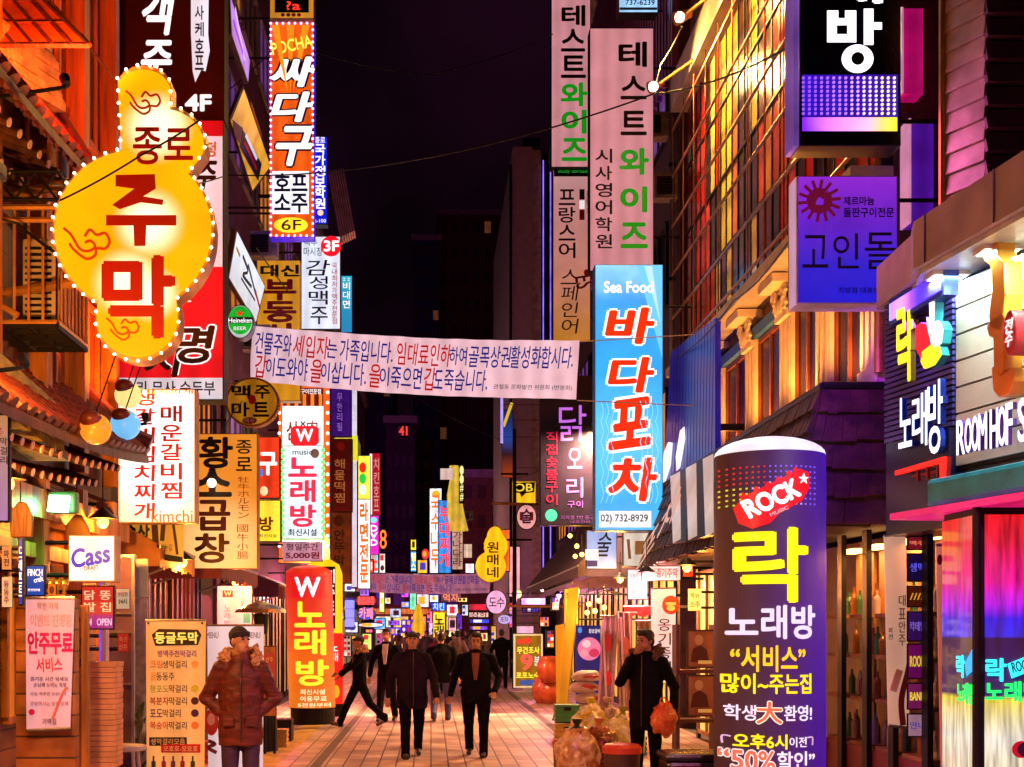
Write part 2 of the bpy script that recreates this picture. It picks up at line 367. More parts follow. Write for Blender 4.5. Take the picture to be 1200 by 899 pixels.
# ================= materials for the walls =================================
def planks(key, c1, c2, w=.14, rough=.6, axis=(0, 0, 0)):
    m, t, b = nodes(key); N = t.nodes.new; L = t.links.new
    tc = N('ShaderNodeTexCoord'); br = N('ShaderNodeTexBrick'); mp = N('ShaderNodeMapping'); mp.inputs['Rotation'].default_value = axis
    L(tc.outputs['Object'], mp.inputs[0]); L(mp.outputs[0], br.inputs[0])
    for k, v in (('Scale', 1), ('Mortar Size', .008), ('Brick Width', 2.4), ('Row Height', w)): br.inputs[k].default_value = v
    br.inputs['Color1'].default_value = (*c1, 1); br.inputs['Color2'].default_value = (*c2, 1); br.inputs['Mortar'].default_value = (*[x*.15 for x in c1], 1)
    n1 = N('ShaderNodeTexNoise'); n1.inputs['Scale'].default_value = 4; n1.inputs['Detail'].default_value = 8; L(tc.outputs['Object'], n1.inputs[0])
    mx = N('ShaderNodeMix'); mx.data_type = 'RGBA'; mx.blend_type = 'MULTIPLY'; mx.inputs[0].default_value = .7
    rp = N('ShaderNodeValToRGB'); rp.color_ramp.elements[0].position = .35; rp.color_ramp.elements[0].color = (.35, .3, .3, 1); rp.color_ramp.elements[1].position = .62; L(n1.outputs[0], rp.inputs[0])
    L(br.outputs[0], mx.inputs[6]); L(rp.outputs[0], mx.inputs[7]); L(mx.outputs[2], b.inputs['Base Color']); b.inputs['Roughness'].default_value = rough
    bp = N('ShaderNodeBump'); bp.inputs['Strength'].default_value = .5; bp.inputs['Distance'].default_value = .02; bp.invert = True; L(br.outputs[1], bp.inputs['Height']); L(bp.outputs[0], b.inputs['Normal'])
    return m
AXW = (R(90), 0, R(90))
WOODV = planks('dark_wood_planks', (.16, .035, .015), (.1, .022, .01), .16, .55, (0, R(90), 0))
WOODH = planks('warm_wood_boards', (.42, .16, .03), (.3, .1, .02), .17, .55, (R(90), 0, 0))
BRICKB = planks('brown_brick', (.2, .07, .04), (.14, .05, .03), .08, .7, (R(90), 0, R(90)))
PLUM = M('plum_plaster', (.16, .06, .14), .7, 0, .25, 2)
GREYW = M('grey_plaster', (.28, .25, .27), .7, 0, .2, 2)
CONC = M('concrete', (.4, .36, .34), .7, 0, .2, 3, .25)
STONE = M('pale_stone', (.78, .66, .5), .6, 0, .15, 4, .2)
TILE = M('clay_roof_tile', (.17, .03, .014), .45, 0, .45, 7, .3, 25)
OLIVE = M('mossy_ridge', (.2, .17, .06), .7, 0, .5, 9, .5, 20)
RAFT = M('painted_rafter_end', (.75, .5, .3), .5, 0, .15)
GLASSD = M('dark_glass', (.012, .012, .018), .08, 0, .1, 3, 0, spec=.8)
TIMB = M('honey_timber', (.4, .15, .025), .55, 0, .65, 9, .5, 30, (1, 1, .1))
TIMBD = M('brown_timber', (.085, .028, .012), .55, 0, .6, 9, .5, 30, (1, 1, .1))
def windows(b, fm, rects, fmat, gmat, name='window', mull=1, dep=.06):
    """each opening its own window: frame, pane below it"""
    for (x0, y0, x1, y1) in rects:
        f = MB(); e = .06; X = [x0+(x1-x0)*i/(mull+1) for i in range(mull+2)]
        f.box(fm, x0, y0, x1, y0+e, .003, dep); f.box(fm, x0, y1-e, x1, y1, .003, dep)
        for x in X: f.box(fm, x-e/2, y0+e, x+e/2, y1-e, .004, dep-.004)
        o = f.build(name, fmat, b); MB().box(fm, x0+.01, y0+.01, x1-.01, y1-.01, .001, .018).build('pane', gmat, o)
# ---------------- B1: the timber pub, nearest on the left -------------------
pub = thing('timber_pub', 'dark wooden pub with two curved clay tile eaves and a balcony on the left', 'building', (-3.6, 9, 0))
mb = MB().wbox(-9, 2, 3.1, -3.5, 14, 15); mb.build('upper_wall', WOODV, pub)
mb = MB().wbox(-9, 2, 0, -3.62, 14.7, 3.1); mb.build('lower_wall', WOODH, pub)
L1 = wx(-3.5); L1b = wx(-3.62)
WARM = E('ffb050', .7, .25); AMBER = E('d87820', .45, .35)
windows(pub, L1, [(9.9, 6.9, 10.6, 9.2), (11.9, 6.6, 12.6, 9.2), (12.9, 6.6, 13.5, 9.2), (11.4, 3.6, 12.2, 5.0), (12.5, 3.6, 13.3, 5.0)], TIMB, M('dim_amber_glass', (.25, .07, .02), .2), mull=1)
windows(pub, L1b, [(9.5, .9, 10.5, 2.3), (10.8, .9, 11.7, 2.3), (12.0, .2, 12.9, 2.3)], TIMB, AMBER, mull=2)
for d in (9.7, 11.0, 12.2, 13.4): MB().wbox(-3.45, d, 3.2, -3.3, d+.16, 12).build('post', TIMB, pub)
for d in (9.35, 10.65, 11.85, 13.0): MB().wbox(-3.4, d, 0, -3.22, d+.17, 3.0).build('post', TIMB, pub)
MB().wbox(-3.42, 7, 2.62, -3.2, 13.6, 2.86).build('beam', TIMB, pub); MB().wbox(-3.4, 7, 2.3, -3.28, 13.6, 2.42).build('beam', TIMB, pub)
def eave(b, xe, ze, d0, d1, xw, rise, sag=.25):
    k = lambda d: sag*max(0, (d-d0)/(d1-d0))**3
    tl, sf = MB(), MB(); n = int((d1-d0)/.2)
    for i in range(n+1):
        d = d0+(d1-d0)*i/n; q = Vector((xe, d, ze+k(d))); a = Vector((xw, d, ze+rise+k(d)))
        tl.tube(q+Vector((.02, 0, 0)), a, .075, .075, 10)
        for j in range(1, 7):
            p = q.lerp(a, j/7); tl.tube(p, p+(a-q).normalized()*.03, .092, .084, 10)
    for i in range(n):
        da, db = d0+(d1-d0)*i/n, d0+(d1-d0)*(i+1)/n
        sf.hexa([(xe+.05, da, ze+k(da)-.1), (xe+.05, db, ze+k(db)-.1), (xw, db, ze+rise+k(db)-.1), (xw, da, ze+rise+k(da)-.1), (xe+.05, da, ze+k(da)-.03), (xe+.05, db, ze+k(db)-.03), (xw, db, ze+rise+k(db)-.03), (xw, da, ze+rise+k(da)-.03)])
    r = sf.build('roof', TIMBD, b); tl.build('roof_tiles', TILE, r)
    for row, (dx, dz) in enumerate(((-.12, -.16), (-.34, -.3))):
        m = int((d1-d0-.3)/.24)
        for i in range(m):
            d = d0+.2+.24*i; q = Vector((xe+dx, d, ze+dz+k(d)))
            rf = MB().tube(q, q+Vector((-.55, 0, .2)), .035, .035, 10).build('rafter', TIMBD, b)
            MB().tube(q+Vector((.012, 0, -.003)), q, .034, .034, 10).build('rafter_end', RAFT, rf)
    MB().wbox(xe-.7, d0, ze-.42, xe-.5, d1-.1, ze-.3).build('fascia', TIMBD, b)
    # upturned hip at the far end
    hp = MB(); pts = [Vector((xe+.05, d1+.05, ze+sag-.02+.1)), Vector((xe-.2, d1, ze+sag+rise*.3)), Vector((xw, d1-.1, ze+sag+rise+.1))]
    hp.path(pts, .11, 10); hp.build('hip_ridge', TILE, b)
eave(pub, -2.85, 3.2, 6.2, 12.7, -3.55, .62)
eave(pub, -2.95, 5.5, 5.5, 11.6, -3.55, .75, .2)
for a, b in ((P(-60, 415, 9.0), P(58, 512, 10.4)), (P(-60, 30, 9.4), P(56, 104, 10.6))):   # stacked ridge tiles
    rg = MB(); rn = random.Random(1)
    for k in range(5):
        z = -.2+.085*k; wd = .15-.012*k; n = 7
        for i in range(n):
            p, q = a.lerp(b, i/n), a.lerp(b, (i+.97)/n); j = rn.uniform(-.012, .012); y = Vector((wd, 0, 0))
            rg.hexa([p-y+Vector((j, 0, z)), q-y+Vector((j, 0, z)), q+y+Vector((j, 0, z)), p+y+Vector((j, 0, z)), p-y+Vector((j, 0, z+.07)), q-y+Vector((j, 0, z+.07)), q+y+Vector((j, 0, z+.07)), p+y+Vector((j, 0, z+.07))])
    rg.tube(a+Vector((0, 0, .22)), b+Vector((0, 0, .22)), .09, .08, 12); rg.build('ridge', OLIVE, pub)
# open lattice shutter high up
fs = q3(P(0, 2, 10.3), P(82, -4, 10.3), P(40, 53, 9.8)); fs = Fr(P(42, 53, 9.8), (1, 0, 0), P(2, 2, 10.3)-P(42, 53, 9.8))
sh = MB(); Wd = 4.4*.1; 
lat = thing('lattice_shutter', 'orange wooden lattice shutter propped open high at the top left corner', 'shutter', P(60, 53, 9.9))
sb = MB(); hx = P(105, 53, 9.8)-P(42, 53, 9.8); vy = P(-2, 2, 10.3)-P(42, 53, 9.8); O = P(42, 53, 9.8)-hx*.75; hx = hx*1.75
for i in range(6): a = O+hx*(i/5); sb.tube(a, a+vy, .022, .022, 4)
for j in range(3): a = O+vy*(j/2); sb.tube(a, a+hx, .022, .022, 4)
sb.build('frame', TIMBD, lat); nn = hx.cross(vy).normalized()*.012
MB().hexa([O-nn, O+hx-nn, O+hx+vy-nn, O+vy-nn, O+nn, O+hx+nn, O+hx+vy+nn, O+vy+nn]).build('panel', M('orange_wood', (.8, .22, .03), .5), lat)
for a in (O+hx, O): MB().tube(a, (-3.5, a.y+.1, a.z+.9), .015).build('stay', DARK, lat)
# steel balcony cage with the air conditioner
cg = thing('balcony_cage', 'orange lit steel balcony cage bolted to the dark wooden pub wall', 'balcony', (-3.3, 10.3, 4.05))
x0, x1, y0, y1, z0, z1 = -4.6, -2.92, 10, 10.85, 4.1, 5.0
RUST = M('amber_steel', (.5, .24, .06), .4, .3, .3)
for (a, b_) in (((x0, y0), (x1, y0)), ((x1, y0), (x1, y1))):
    rl = MB()
    for z in (z0, z1, z1-.1): rl.tube((*a, z), (*b_, z), .022, .022, 6)
    n = 15 if a[1] == b_[1] else 8
    for i in range(n+1):
        x = a[0]+(b_[0]-a[0])*i/n; y = a[1]+(b_[1]-a[1])*i/n; rl.tube((x, y, z0), (x, y, z1), .012, .012, 6)
    rl.build('railing', RUST, cg)
tr = MB()
for z in (z1+.06, z1+.28): tr.tube((x0, y0, z), (x1, y0, z), .015); tr.tube((x1, y0, z), (x1, y1, z), .015)
for i in range(10): xx = x0+(x1-x0)*i/10; tr.tube((xx, y0, z1+.06), (xx+.168, y0, z1+.28), .01); tr.tube((xx, y0, z1+.28), (xx+.168, y0, z1+.06), .01)
tr.build('truss', DARK, cg)
fl = MB()
for i in range(9): xx = x0+(x1-x0)*i/8; fl.wbox(xx-.015, y0, z0-.05, xx+.015, y1, z0)
for j in range(5): yy = y0+(y1-y0)*j/4; fl.wbox(x0, yy-.014, z0-.045, x1, yy+.014, z0-.004)
fl.build('grating', DARK, cg)
MB().tube((x0+.2, y0-.02, z0+.75), (x1-.3, y0-.02, z0+.05), .025).build('brace', RUST, cg)
def aircon(name, label, c, wd, h, mat=None, g=None, dp=.3):
    t = thing(name, label, 'air conditioner', c, g); x, y, z = c; m = mat or M('cream_metal', (.5, .42, .3), .5)
    MB().wbox(x-wd/2, y, z, x+wd/2, y+dp, z+h).build('casing', m, t, bev=.02)
    s = MB()
    for i in range(12): zz = z+.08+(h-.16)*i/11; s.wbox(x-wd*.42, y-.012, zz-.012, x+wd*.2, y-.001, zz+.006)
    s.build('grille', DARK, t); return t
aircon('air_conditioner', 'tall cream air conditioner standing inside the balcony cage', (-3.12, 10.3, 4.13), .34, .72)
aircon('air_conditioner', 'small boxy air conditioner on the pub wall beside the paper lanterns', P(97, 498, 13.2)+Vector((-.0, 0, 0)), .3, .26)
# pub frontage oddments
# ---------------- B2..B4 further left ---------------------------------------
LWIN = [E('ff9838', .5, .35), GLASSD, E('b060e0', .22, .4), E('ffd890', .55, .3)]
def facade(name, label, X, d0, d1, zt, wall, wins, gm, fm_=DARK, depth=7, cat='building', shop=None):
    s = -1 if X < 0 else 1; t = thing(name, label, cat, (X, (d0+d1)/2, 0))
    a, b_ = sorted((X, X+s*depth)); MB().wbox(a, d0, 0, b_, d1, zt).build('wall', wall, t)
    f = wx(X)
    for i, r in enumerate(wins):
        r = r if X < 0 else (-r[2], r[1], -r[0], r[3])
        windows(t, f, [r], fm_, gm[i % len(gm)], mull=2)
    MB().box(f, (d0 if X < 0 else -d1)+.02, zt-.3, (d1 if X < 0 else -d0)-.02, zt+.15, .003, .25).build('cornice', CONC, t)
    return t
def grid(d0, d1, zs, n, g=.35, h=1.5):
    w_ = (d1-d0)/n; return [(d0+w_*i+g/2, z, d0+w_*(i+1)-g/2, z+h) for z in zs for i in range(n)]
b2 = facade('brick_building', 'brown brick building behind the yellow gourd sign with shop awnings', -3.75, 14.75, 22, 16, BRICKB, grid(15.0, 21.8, (4.2, 7.2, 10.2, 13.2), 4), [LWIN[0], GLASSD, LWIN[3]], TIMBD)
b3 = facade('violet_building', 'violet plastered building behind the tall orange bar sign', -3.7, 22.1, 37, 19, PLUM, grid(22.5, 36.5, (4.4, 7.4, 10.4, 13.4, 16.2), 6), [LWIN[2], GLASSD, LWIN[0], GLASSD], GREYW)
b4 = facade('far_left_building', 'long dim plastered building beyond the violet one on the left', -3.9, 37.1, 75, 15, GREYW, grid(38, 74, (4.4, 7.4, 10.4), 10), [LWIN[2], LWIN[3], GLASSD], DARK)
# shopfront of the brick building: steel and glass doors, awnings
sf = wx(-3.75)
windows(b2, sf, [(14.85, .1, 15.35, 2.7), (15.5, .1, 16.5, 2.7), (16.8, .1, 17.8, 2.7), (18.3, .1, 19.3, 2.7), (19.6, .1, 20.6, 2.7)], TIMBD, E('8078b8', .12, .5), 'glass_door', 2)
windows(b3, wx(-3.7), [(22.6+2.3*i, .1, 24.5+2.3*i, 2.7) for i in range(6)], DARK, E('ffc880', .35, .5), 'shop_window', 2)
windows(b4, wx(-3.9), [(38+3*i, .1, 40.6+3*i, 2.8) for i in range(11)], DARK, E('ffd0a0', .7, .5), 'shop_window', 2)
def awning(name, label, X0, d0, d1, z, out, drop, mat, s=1, val=.22):
    t = thing(name, label, 'awning', (X0, (d0+d1)/2, z)); X1 = X0+s*out
    th = .02
    MB().hexa([(X0, d0, z), (X1, d0, z-drop), (X1, d1, z-drop), (X0, d1, z), (X0, d0, z+th), (X1, d0, z-drop+th), (X1, d1, z-drop+th), (X0, d1, z+th)]).build('canopy', mat, t)
    v = MB(); n = max(4, int((d1-d0)/.16))
    for i in range(n):
        a, b_ = d0+(d1-d0)*i/n, d0+(d1-d0)*(i+1)/n; zz = z-drop+.018; dr = val+.02*math.sin(i*1.7)
        v.hexa([(X1, a, zz-dr), (X1+s*.012, a, zz-dr), (X1+s*.012, b_, zz-dr), (X1, b_, zz-dr), (X1, a, zz), (X1+s*.012, a, zz), (X1+s*.012, b_, zz), (X1, b_, zz)])
        v.hexa([(X1, a+.03, zz-dr-.03), (X1+s*.012, a+.03, zz-dr-.03), (X1+s*.012, b_-.03, zz-dr-.03), (X1, b_-.03, zz-dr-.03), (X1, a+.02, zz-dr), (X1+s*.012, a+.02, zz-dr), (X1+s*.012, b_-.02, zz-dr), (X1, b_-.02, zz-dr)])
    e = MB(); k = int(out/.14)                # near end closed by a hanging flap
    e.hexa([(X0, d0, z-drop-val), (X1, d0, z-drop-val), (X1, d0+.012, z-drop-val), (X0, d0+.012, z-drop-val), (X0, d0, z), (X1, d0, z-drop), (X1, d0+.012, z-drop), (X0, d0+.012, z)])
    v.build('valance', mat, t); e.build('flap', mat, t)
    MB().tube((X1, d0, z-drop), (X1, d1, z-drop), .025).build('bar', STEEL, t)
    for d in (d0+.1, d1-.1): MB().tube((X0, d, z-drop-.3), (X1, d, z-drop), .018).build('arm', STEEL, t)
    return t
awning('awning', 'ochre shop awning with scalloped edge below the brush lettered board', -3.75, 14.1, 16.2, 3.0, .75, .38, M('ochre_canvas', (.55, .26, .05), .7))
awning('awning', 'maroon folding awning under the orange tripe restaurant sign', -3.75, 17.0, 20.6, 2.95, .95, .35, M('maroon_canvas', (.14, .015, .02), .7))
awning('awning', 'deep violet awning beside the leaning red karaoke tube', -3.7, 22.6, 26, 2.9, 1.0, .4, M('violet_canvas', (.12, .03, .1), .7))
# ---------------- B5: near right building with slanting front ---------------
nr = thing('karaoke_building', 'near right building with white siding, concrete canopy and neon letters', 'building', (4.3, 9.5, 0))
NW = wl(1121, 10, -.19)
def us(px): return NW.hit(px, CY)[0]
ua, ub, uc, ue = us(1040), us(1121), us(1200), us(1200)+3
SIDE = M('white_siding', (.66, .63, .58), .45, 0, .08, 3)
sb = MB(); sb.box(NW, ua, 2.5, ue, 4.45, -3, -.062); sb.box(NW, us(1120), 0, ue, 2.5, -3, -.062)
sb.build('wall', M('black_wall', (.02, .018, .025), .5), nr)
MB().box(NW, ub, 2.95, ue, 4.42, -.06, -.02).build('siding_backing', DARK, nr)
sd = MB(); zz = [2.98+i*.205 for i in range(7)]
for z in zz: sd.box(NW, ub+.01, z, ue, z+.188, -.02, .012)
sd.build('siding', SIDE, nr)
lv = MB()
for i in range(26): z = 3.3+i*.046; lv.box(NW, ua, z, ub-.01, z+.03, -.06, .03)
lv.build('louvre', M('indigo_louvre', (.08, .06, .3), .35, .3), nr)
def plan(b, pts, z0, z1, name, mat): return MB().poly(Fr((0, 0, 0), (1, 0, 0), (0, 1, 0)), pts, z0, z1).build(name, mat, b)
cn = plan(nr, [(3.75, 9.95), (4.05, 7.3), (7, 7.3), (7, 11.2), (3.9, 11.2), (3.86, 10.3)], 4.5, 4.87, 'canopy', CONC)
plan(nr, [(3.80, 9.95), (4.10, 7.4), (6.9, 7.4), (6.9, 11.1), (3.95, 11.1), (3.90, 10.3)], 4.46, 4.497, 'soffit', M('teal_soffit', (.5, .6, .62), .3))
st_ = MB()
for i in range(3): x = 3.75+.113*(i*.95+.2); y = 9.95-i*.95-.2; st_.hexa([(x-.012, y, 4.5), (x-.006, y, 4.5), (x-.006, y+.015, 4.5), (x-.012, y+.015, 4.5), (x-.012, y, 4.87), (x-.006, y, 4.87), (x-.006, y+.015, 4.87), (x-.012, y+.015, 4.87)])
st_.build('joint', DARK, nr)
# violet light band at the far end of the canopy edge
BAND = wl(1042, 10.85, -.045)
bd = thing('light_band', 'glowing violet and cyan light strip along the end of the concrete canopy', 'light', P(1070, 340, 10.6))
u0 = BAND.hit(1042, 340)[0]; u1 = BAND.hit(1106, 340)[0]; zb = 4.27
MB().box(BAND, u0, zb, u1, zb+.22, -.12, 0).build('casing', M('blue_metal', (.03, .05, .3), .3, .5), bd)
g = EG(((0., '30d8f0'), (.25, '9060f0'), (.55, 'b870f8'), (.8, '7838e8'), (1., '3020c0')), 2.2, 1, .35, -.35)
MB().box(BAND, u0+.03, zb+.04, u1-.03, zb+.18, 0, .012).build('lens', g, bd)
light('AREA', BAND.pt((u0+u1)/2, zb+.1, .1), '7a30ff', 26, bd, .5, BAND.pt((u0+u1)/2, zb-1.2, 2))
for i in range(3):
    d = thing('downlight', ['square white downlight under the canopy nearest the camera', 'middle square white downlight in the canopy soffit', 'farthest square white downlight by the violet light band'][i], 'light', (4.2-.1*i, 8.6+i*.66, 4.44), 'downlights in the canopy soffit')
    x, y, z = d.location; MB().wbox(x-.14, y-.1, z-.012, x+.14, y+.1, z+.018).build('frame', WHITEP, d); MB().wbox(x-.12, y-.08, z-.018, x+.12, y+.08, z-.012).build('lens', E('f4fff8', 5, 0), d)
    light('AREA', (x, y, z-.03), 'd8fff0', 34, d, .25, (x, y, 0))
# storey above the canopy
FA = wl(1108, 11, -.5); fb_ = MB(); a_, b__ = FA.hit(1106, CY)[0], FA.hit(1155, CY)[0]
fb_.box(FA, a_, 4.87, b__, 9, -.3, -.03); fb_.build('upper_wall', DARK, nr); bo = MB()
for i in range(24): z = 4.9+i*.175; bo.hexa([FA.pt(a_, z, -.03), FA.pt(b__, z, -.03), FA.pt(b__, z, .025), FA.pt(a_, z, .025), FA.pt(a_, z+.165, -.03), FA.pt(b__, z+.165, -.03), FA.pt(b__, z+.165, .0), FA.pt(a_, z+.165, .0)])
bo.build('clapboard', M('pale_clapboard', (.6, .5, .5), .45), nr)
ff = fr(10.6); lb = MB(); q0 = ff.hit(1156, CY)[0]
MB().box(ff, q0, 4.87, q0+2, 9, -.3, -.05).build('upper_wall', DARK, nr)
for i in range(22): z = 4.9+i*.19; lb.hexa([ff.pt(q0, z, -.05), ff.pt(q0+2, z, -.05), ff.pt(q0+2, z, .03), ff.pt(q0, z, .03), ff.pt(q0, z+.17, -.05), ff.pt(q0+2, z+.17, -.05), ff.pt(q0+2, z+.17, -.03), ff.pt(q0, z+.17, -.03)])
lb.build('louvre', M('plum_louvre', (.12, .05, .12), .5), nr)
MB().tube(P(1104, 266, 11), P(1104, -40, 11), .03).build('pipe', BRASS, nr)
# ---------------- B6: columned building with shingle canopy -----------------
cb = thing('columned_building', 'stone columned building with red and yellow panel front and brown shingle canopy', 'building', (4.4, 17, 0))
mb = MB().wbox(4.45, 12.3, 3.9, 10, 22, 13); mb.build('wall', M('brown_plaster', (.14, .07, .045), .8), cb)
W6 = wx(4.45); W6c = wx(4.35)
PANEL = ['b00808', 'c81408', 'd83010', 'e86030', 'f08838', 'ffcc18', 'f8b010', 'c8b090', 'f8d820', 'ffd020', 'd86a28', 'e04818', 'ee7040', 'd83018', 'c82008', 'e03008']
# fluted pilasters between tall windows
cds = [21.2, 19.4, 17.5, 15.75, 14.25, 12.75]
for d in cds:
    c = MB().box(W6, -d-.24, 4.0, -d+.24, 5.75, .003, .09); c.box(W6, -d-.27, 4.0, -d+.27, 4.3, .09, .12)
    for k in (-.17, 0, .17): c.box(W6, -d+k-.05, 4.32, -d+k+.05, 5.5, .09, .105)
    o = c.build('column', STONE, cb, bev=.012)
    cp = MB().box(W6, -d-.34, 5.9, -d+.34, 6.0, .003, .34); cp.box(W6, -d-.28, 5.52, -d+.28, 5.6, .09, .15)
    for sx in (-1, 1):
        for r_, z, ww in ((.11, 5.8, .15), (.07, 5.66, .13)):
            sp = [W6.pt(-d+sx*.2+r_*(1-i/16)*math.cos(i*.8)*sx, z+r_*(1-i/16)*math.sin(i*.8), ww+.02) for i in range(14)]; cp.path(sp, .026, 6)
        for i in range(3): q = W6.pt(-d+sx*(.06+.07*i), 5.68+.03*i, .16); cp.ell(q, (.03, .05, .1), None, 8, 6)
    cp.build('capital', STONE, o)
gw = M('dark_interior_glass', (.02, .006, .005), .25, spec=.3)
windows(cb, W6, [(-(a-.3), 4.02, -(b_+.3), 5.6) for a, b_ in zip(cds, cds[1:])], M('red_brown_frame', (.2, .05, .025), .6), gw, mull=1, dep=.05)
MB().box(W6, -22, 5.62, -12.3, 5.76, .003, .12).build('blue_band', M('blue_fabric', (.03, .16, .5), .6), cb)
MB().box(W6, -22, 6.02, -12.3, 6.16, .003, .42).build('ledge', CONC, cb)
MB().wbox(4.1, 12.3, 10.55, 4.45, 21.9, 11.1).build('parapet', CONC, cb)
# coloured panels, each its own
random.seed(3); d = 12.35; i = 0
seq = ['e03808', 'f06010', 'e02808', 'd81c08', 'f05010', 'f87018', '501008', 'f8a018', 'ffcc18', 'f8b818', '301008', 'd88028', 'f8c020', 'ffd820', '40140c', 'f0d070', 'e8a060', 'd83818', 'b01808', 'c01010', 'a80808', '900808', '780606']
while d < 21.7:
    wd = .36; h_ = seq[max(0, min(len(seq)-1, int((d-14.6)/7.1*len(seq)+(i % 3)*.6)))]
    MB().box(W6, -d-.022, 6.17, -d+.018, 10.52, .003, .112).build('mullion', BLACKP, cb)
    for z0_, z1_ in ((6.2, 7.3), (7.335, 8.4), (8.435, 10.5)):
        h2 = h_ if random.random() < .62 else ('1c0806' if random.random() < .4 else seq[min(len(seq)-1, max(0, seq.index(h_)+random.choice((-2, -1, 1, 2))))])
        MB().box(W6, -d-wd+.02, z0_, -d-.02, z1_, .003, .1).build('panel', M('panel_'+h2, h2, .2, 0, .4, 1.6, .05), cb)
    d += wd; i += 1
# rails in front of the panels
for z in (7.3, 8.4, 9.5): MB().box(W6, -21.9, z, -12.3, z+.035, .1, .125).build('transom', BLACKP, cb)
for z in (6.35, 7.0, 7.75, 8.55, 9.4, 10.2): MB().tube((4.12, 12.3, z), (4.12, 21.8, z), .022).build('rail', M('rail_bronze', (.3, .12, .06), .35, .6), cb)
for k in range(12): dd = 12.4+k*.85; MB().tube((4.12, dd, 6.16), (4.12, dd, 10.4), .011).build('upright', M('rail_bronze'), cb)
# shingle canopy (mansard)
ms = MB(); T_ = [(3.83, 12.5), (3.83, 21), (4.5, 21), (4.5, 12.5)]; B_ = [(3.42, 12.15), (3.42, 21), (4.5, 21), (4.5, 12.15)]
ms.hexa([(x, y, 2.68) for x, y in B_]+[(x, y, 4.06) for x, y in T_]); ms.f = [f for f in ms.f]
cano = ms.build('canopy', M('dark_soffit', (.05, .03, .025), .7), cb)
SHG = M('brown_shingle', (.06, .026, .02), .6, 0, .55, 6, .5, 30, spec=.25)
def shingles(p00, p10, p01, p11, rows, cols, nrm):
    m = MB(); rnd = random.Random(5)
    for r_ in range(rows):
        va, vb = r_/rows, (r_+1)/rows+.02; cuts = [0]
        while cuts[-1] < 1: cuts.append(min(1, cuts[-1]+rnd.uniform(.6, 1.35)/cols))
        for a, b_ in zip(cuts, cuts[1:]):
            e = .0018; f = lambda u, v, w: p00.lerp(p10, u).lerp(p01.lerp(p11, u), min(1, v))+nrm*w
            lo, hi, jz = .05+rnd.uniform(0, .014), .018, rnd.uniform(-.01, .012)
            m.hexa([f(a+e, va+jz, .002), f(b_-e, va+jz, .002), f(b_-e, va+jz, lo), f(a+e, va+jz, lo), f(a+e, vb, .002), f(b_-e, vb, .002), f(b_-e, vb, hi), f(a+e, vb, hi)])
    return m
v = Vector
shingles(v((3.42, 21, 2.68)), v((3.42, 12.15, 2.68)), v((3.83, 21, 4.06)), v((3.83, 12.5, 4.06)), 6, 44, v((-.96, 0, .28))).build('shingles', SHG, cano)
shingles(v((3.42, 12.15, 2.68)), v((4.5, 12.15, 2.68)), v((3.83, 12.5, 4.06)), v((4.5, 12.5, 4.06)), 5, 5, v((0, -.97, .25))).build('shingles', SHG, cano)
MB().tube((3.83, 12.5, 4.08), (3.83, 21, 4.08), .04).build('coping', BLACKP, cano); MB().tube((3.83, 12.48, 4.08), (4.5, 12.48, 4.08), .04).build('coping', BLACKP, cano)
# ground floor under the canopy: timber doors with lit shelves
MB().wbox(4.9, 9.9, 0, 5.1, 21, 2.7).build('back_wall', M('wine_wall', (.2, .04, .03), .6), cb)
W4 = wx(4.2)
for d in (9.95, 10.75, 11.55, 12.25, 13.0, 13.7, 15.2, 16.8, 18.4, 20): MB().wbox(4.17, d, 0, 4.22, d+.13, 2.66).build('post', BLACKP, cb)
SHELF = M('oak_shelf', (.4, .17, .06), .5, 0, .3, 4, .2)
for a, b_ in ((10.9, 11.55), (11.7, 12.25), (12.4, 13.0), (13.15, 13.7)):
    s = MB()
    for z in (.55, 1.0, 1.42, 1.82): s.wbox(4.25, a, z, 4.55, b_, z+.035)
    s.wbox(4.55, a, .05, 4.58, b_, 2.5); o = s.build('shelf_unit', SHELF, cb)
    MB().wbox(4.22, a, .05, 4.25, b_, .55).build('door', M('wine_wood', (.25, .03, .025), .45), cb)
for d in (14.0, 15.4, 17.0, 18.6): windows(cb, W4, [(-d-1.3, .1, -d-.15, 2.6)], TIMB, E('ffcf70', .8, .4), 'glass_door', 1)
# ---------------- B7, B8 and the far end ------------------------------------
b7 = facade('corrugated_building', 'tall building with ribbed metal front behind the two pink academy signs', 4.3, 22.1, 44, 18, M('dark_plum_wall', (.06, .025, .05), .7), grid(23, 43, (4.6, 7.6, 10.6), 7), [LWIN[0], GLASSD, LWIN[2]], DARK)
rb = MB(); f7 = wx(4.3)
for i in range(60): u = -22.2-i*.3; rb.box(f7, u-.1, 11.5, u, 17.5, .003, .12)
rb.build('ribs', M('violet_ribs', (.3, .12, .38), .35, .4), b7)
windows(b7, f7, [(-24.7-2.6*i, .1, -22.4-2.6*i, 2.7) for i in range(7)], DARK, E('ffc050', .7, .6), 'shop_window', 2)
b8 = thing('lavender_building', 'slim lavender building with tan corner and black lit strip', 'building', (5, 52, 0))
fl_ = fr(45)
def bb(b, px0, py0, px1, d, mat, name, dep=14, zb=0):
    f = fr(d); u0, z1 = f.hit(px0, py0); u1, _ = f.hit(px1, py0); return MB().box(f, u0, zb, u1, z1, -dep, 0).build(name, mat, b)
bb(b8, 601, 172, 624, 45, M('lavender_wall', (.5, .36, .62), .6, 0, .12), 'wall'); bb(b8, 624, 176, 634, 45.02, M('tan_wall', (.5, .36, .25), .6), 'corner_pier')
bb(b8, 634, 180, 700, 45.05, BLACKP, 'dark_strip')
f8 = fr(45.03)
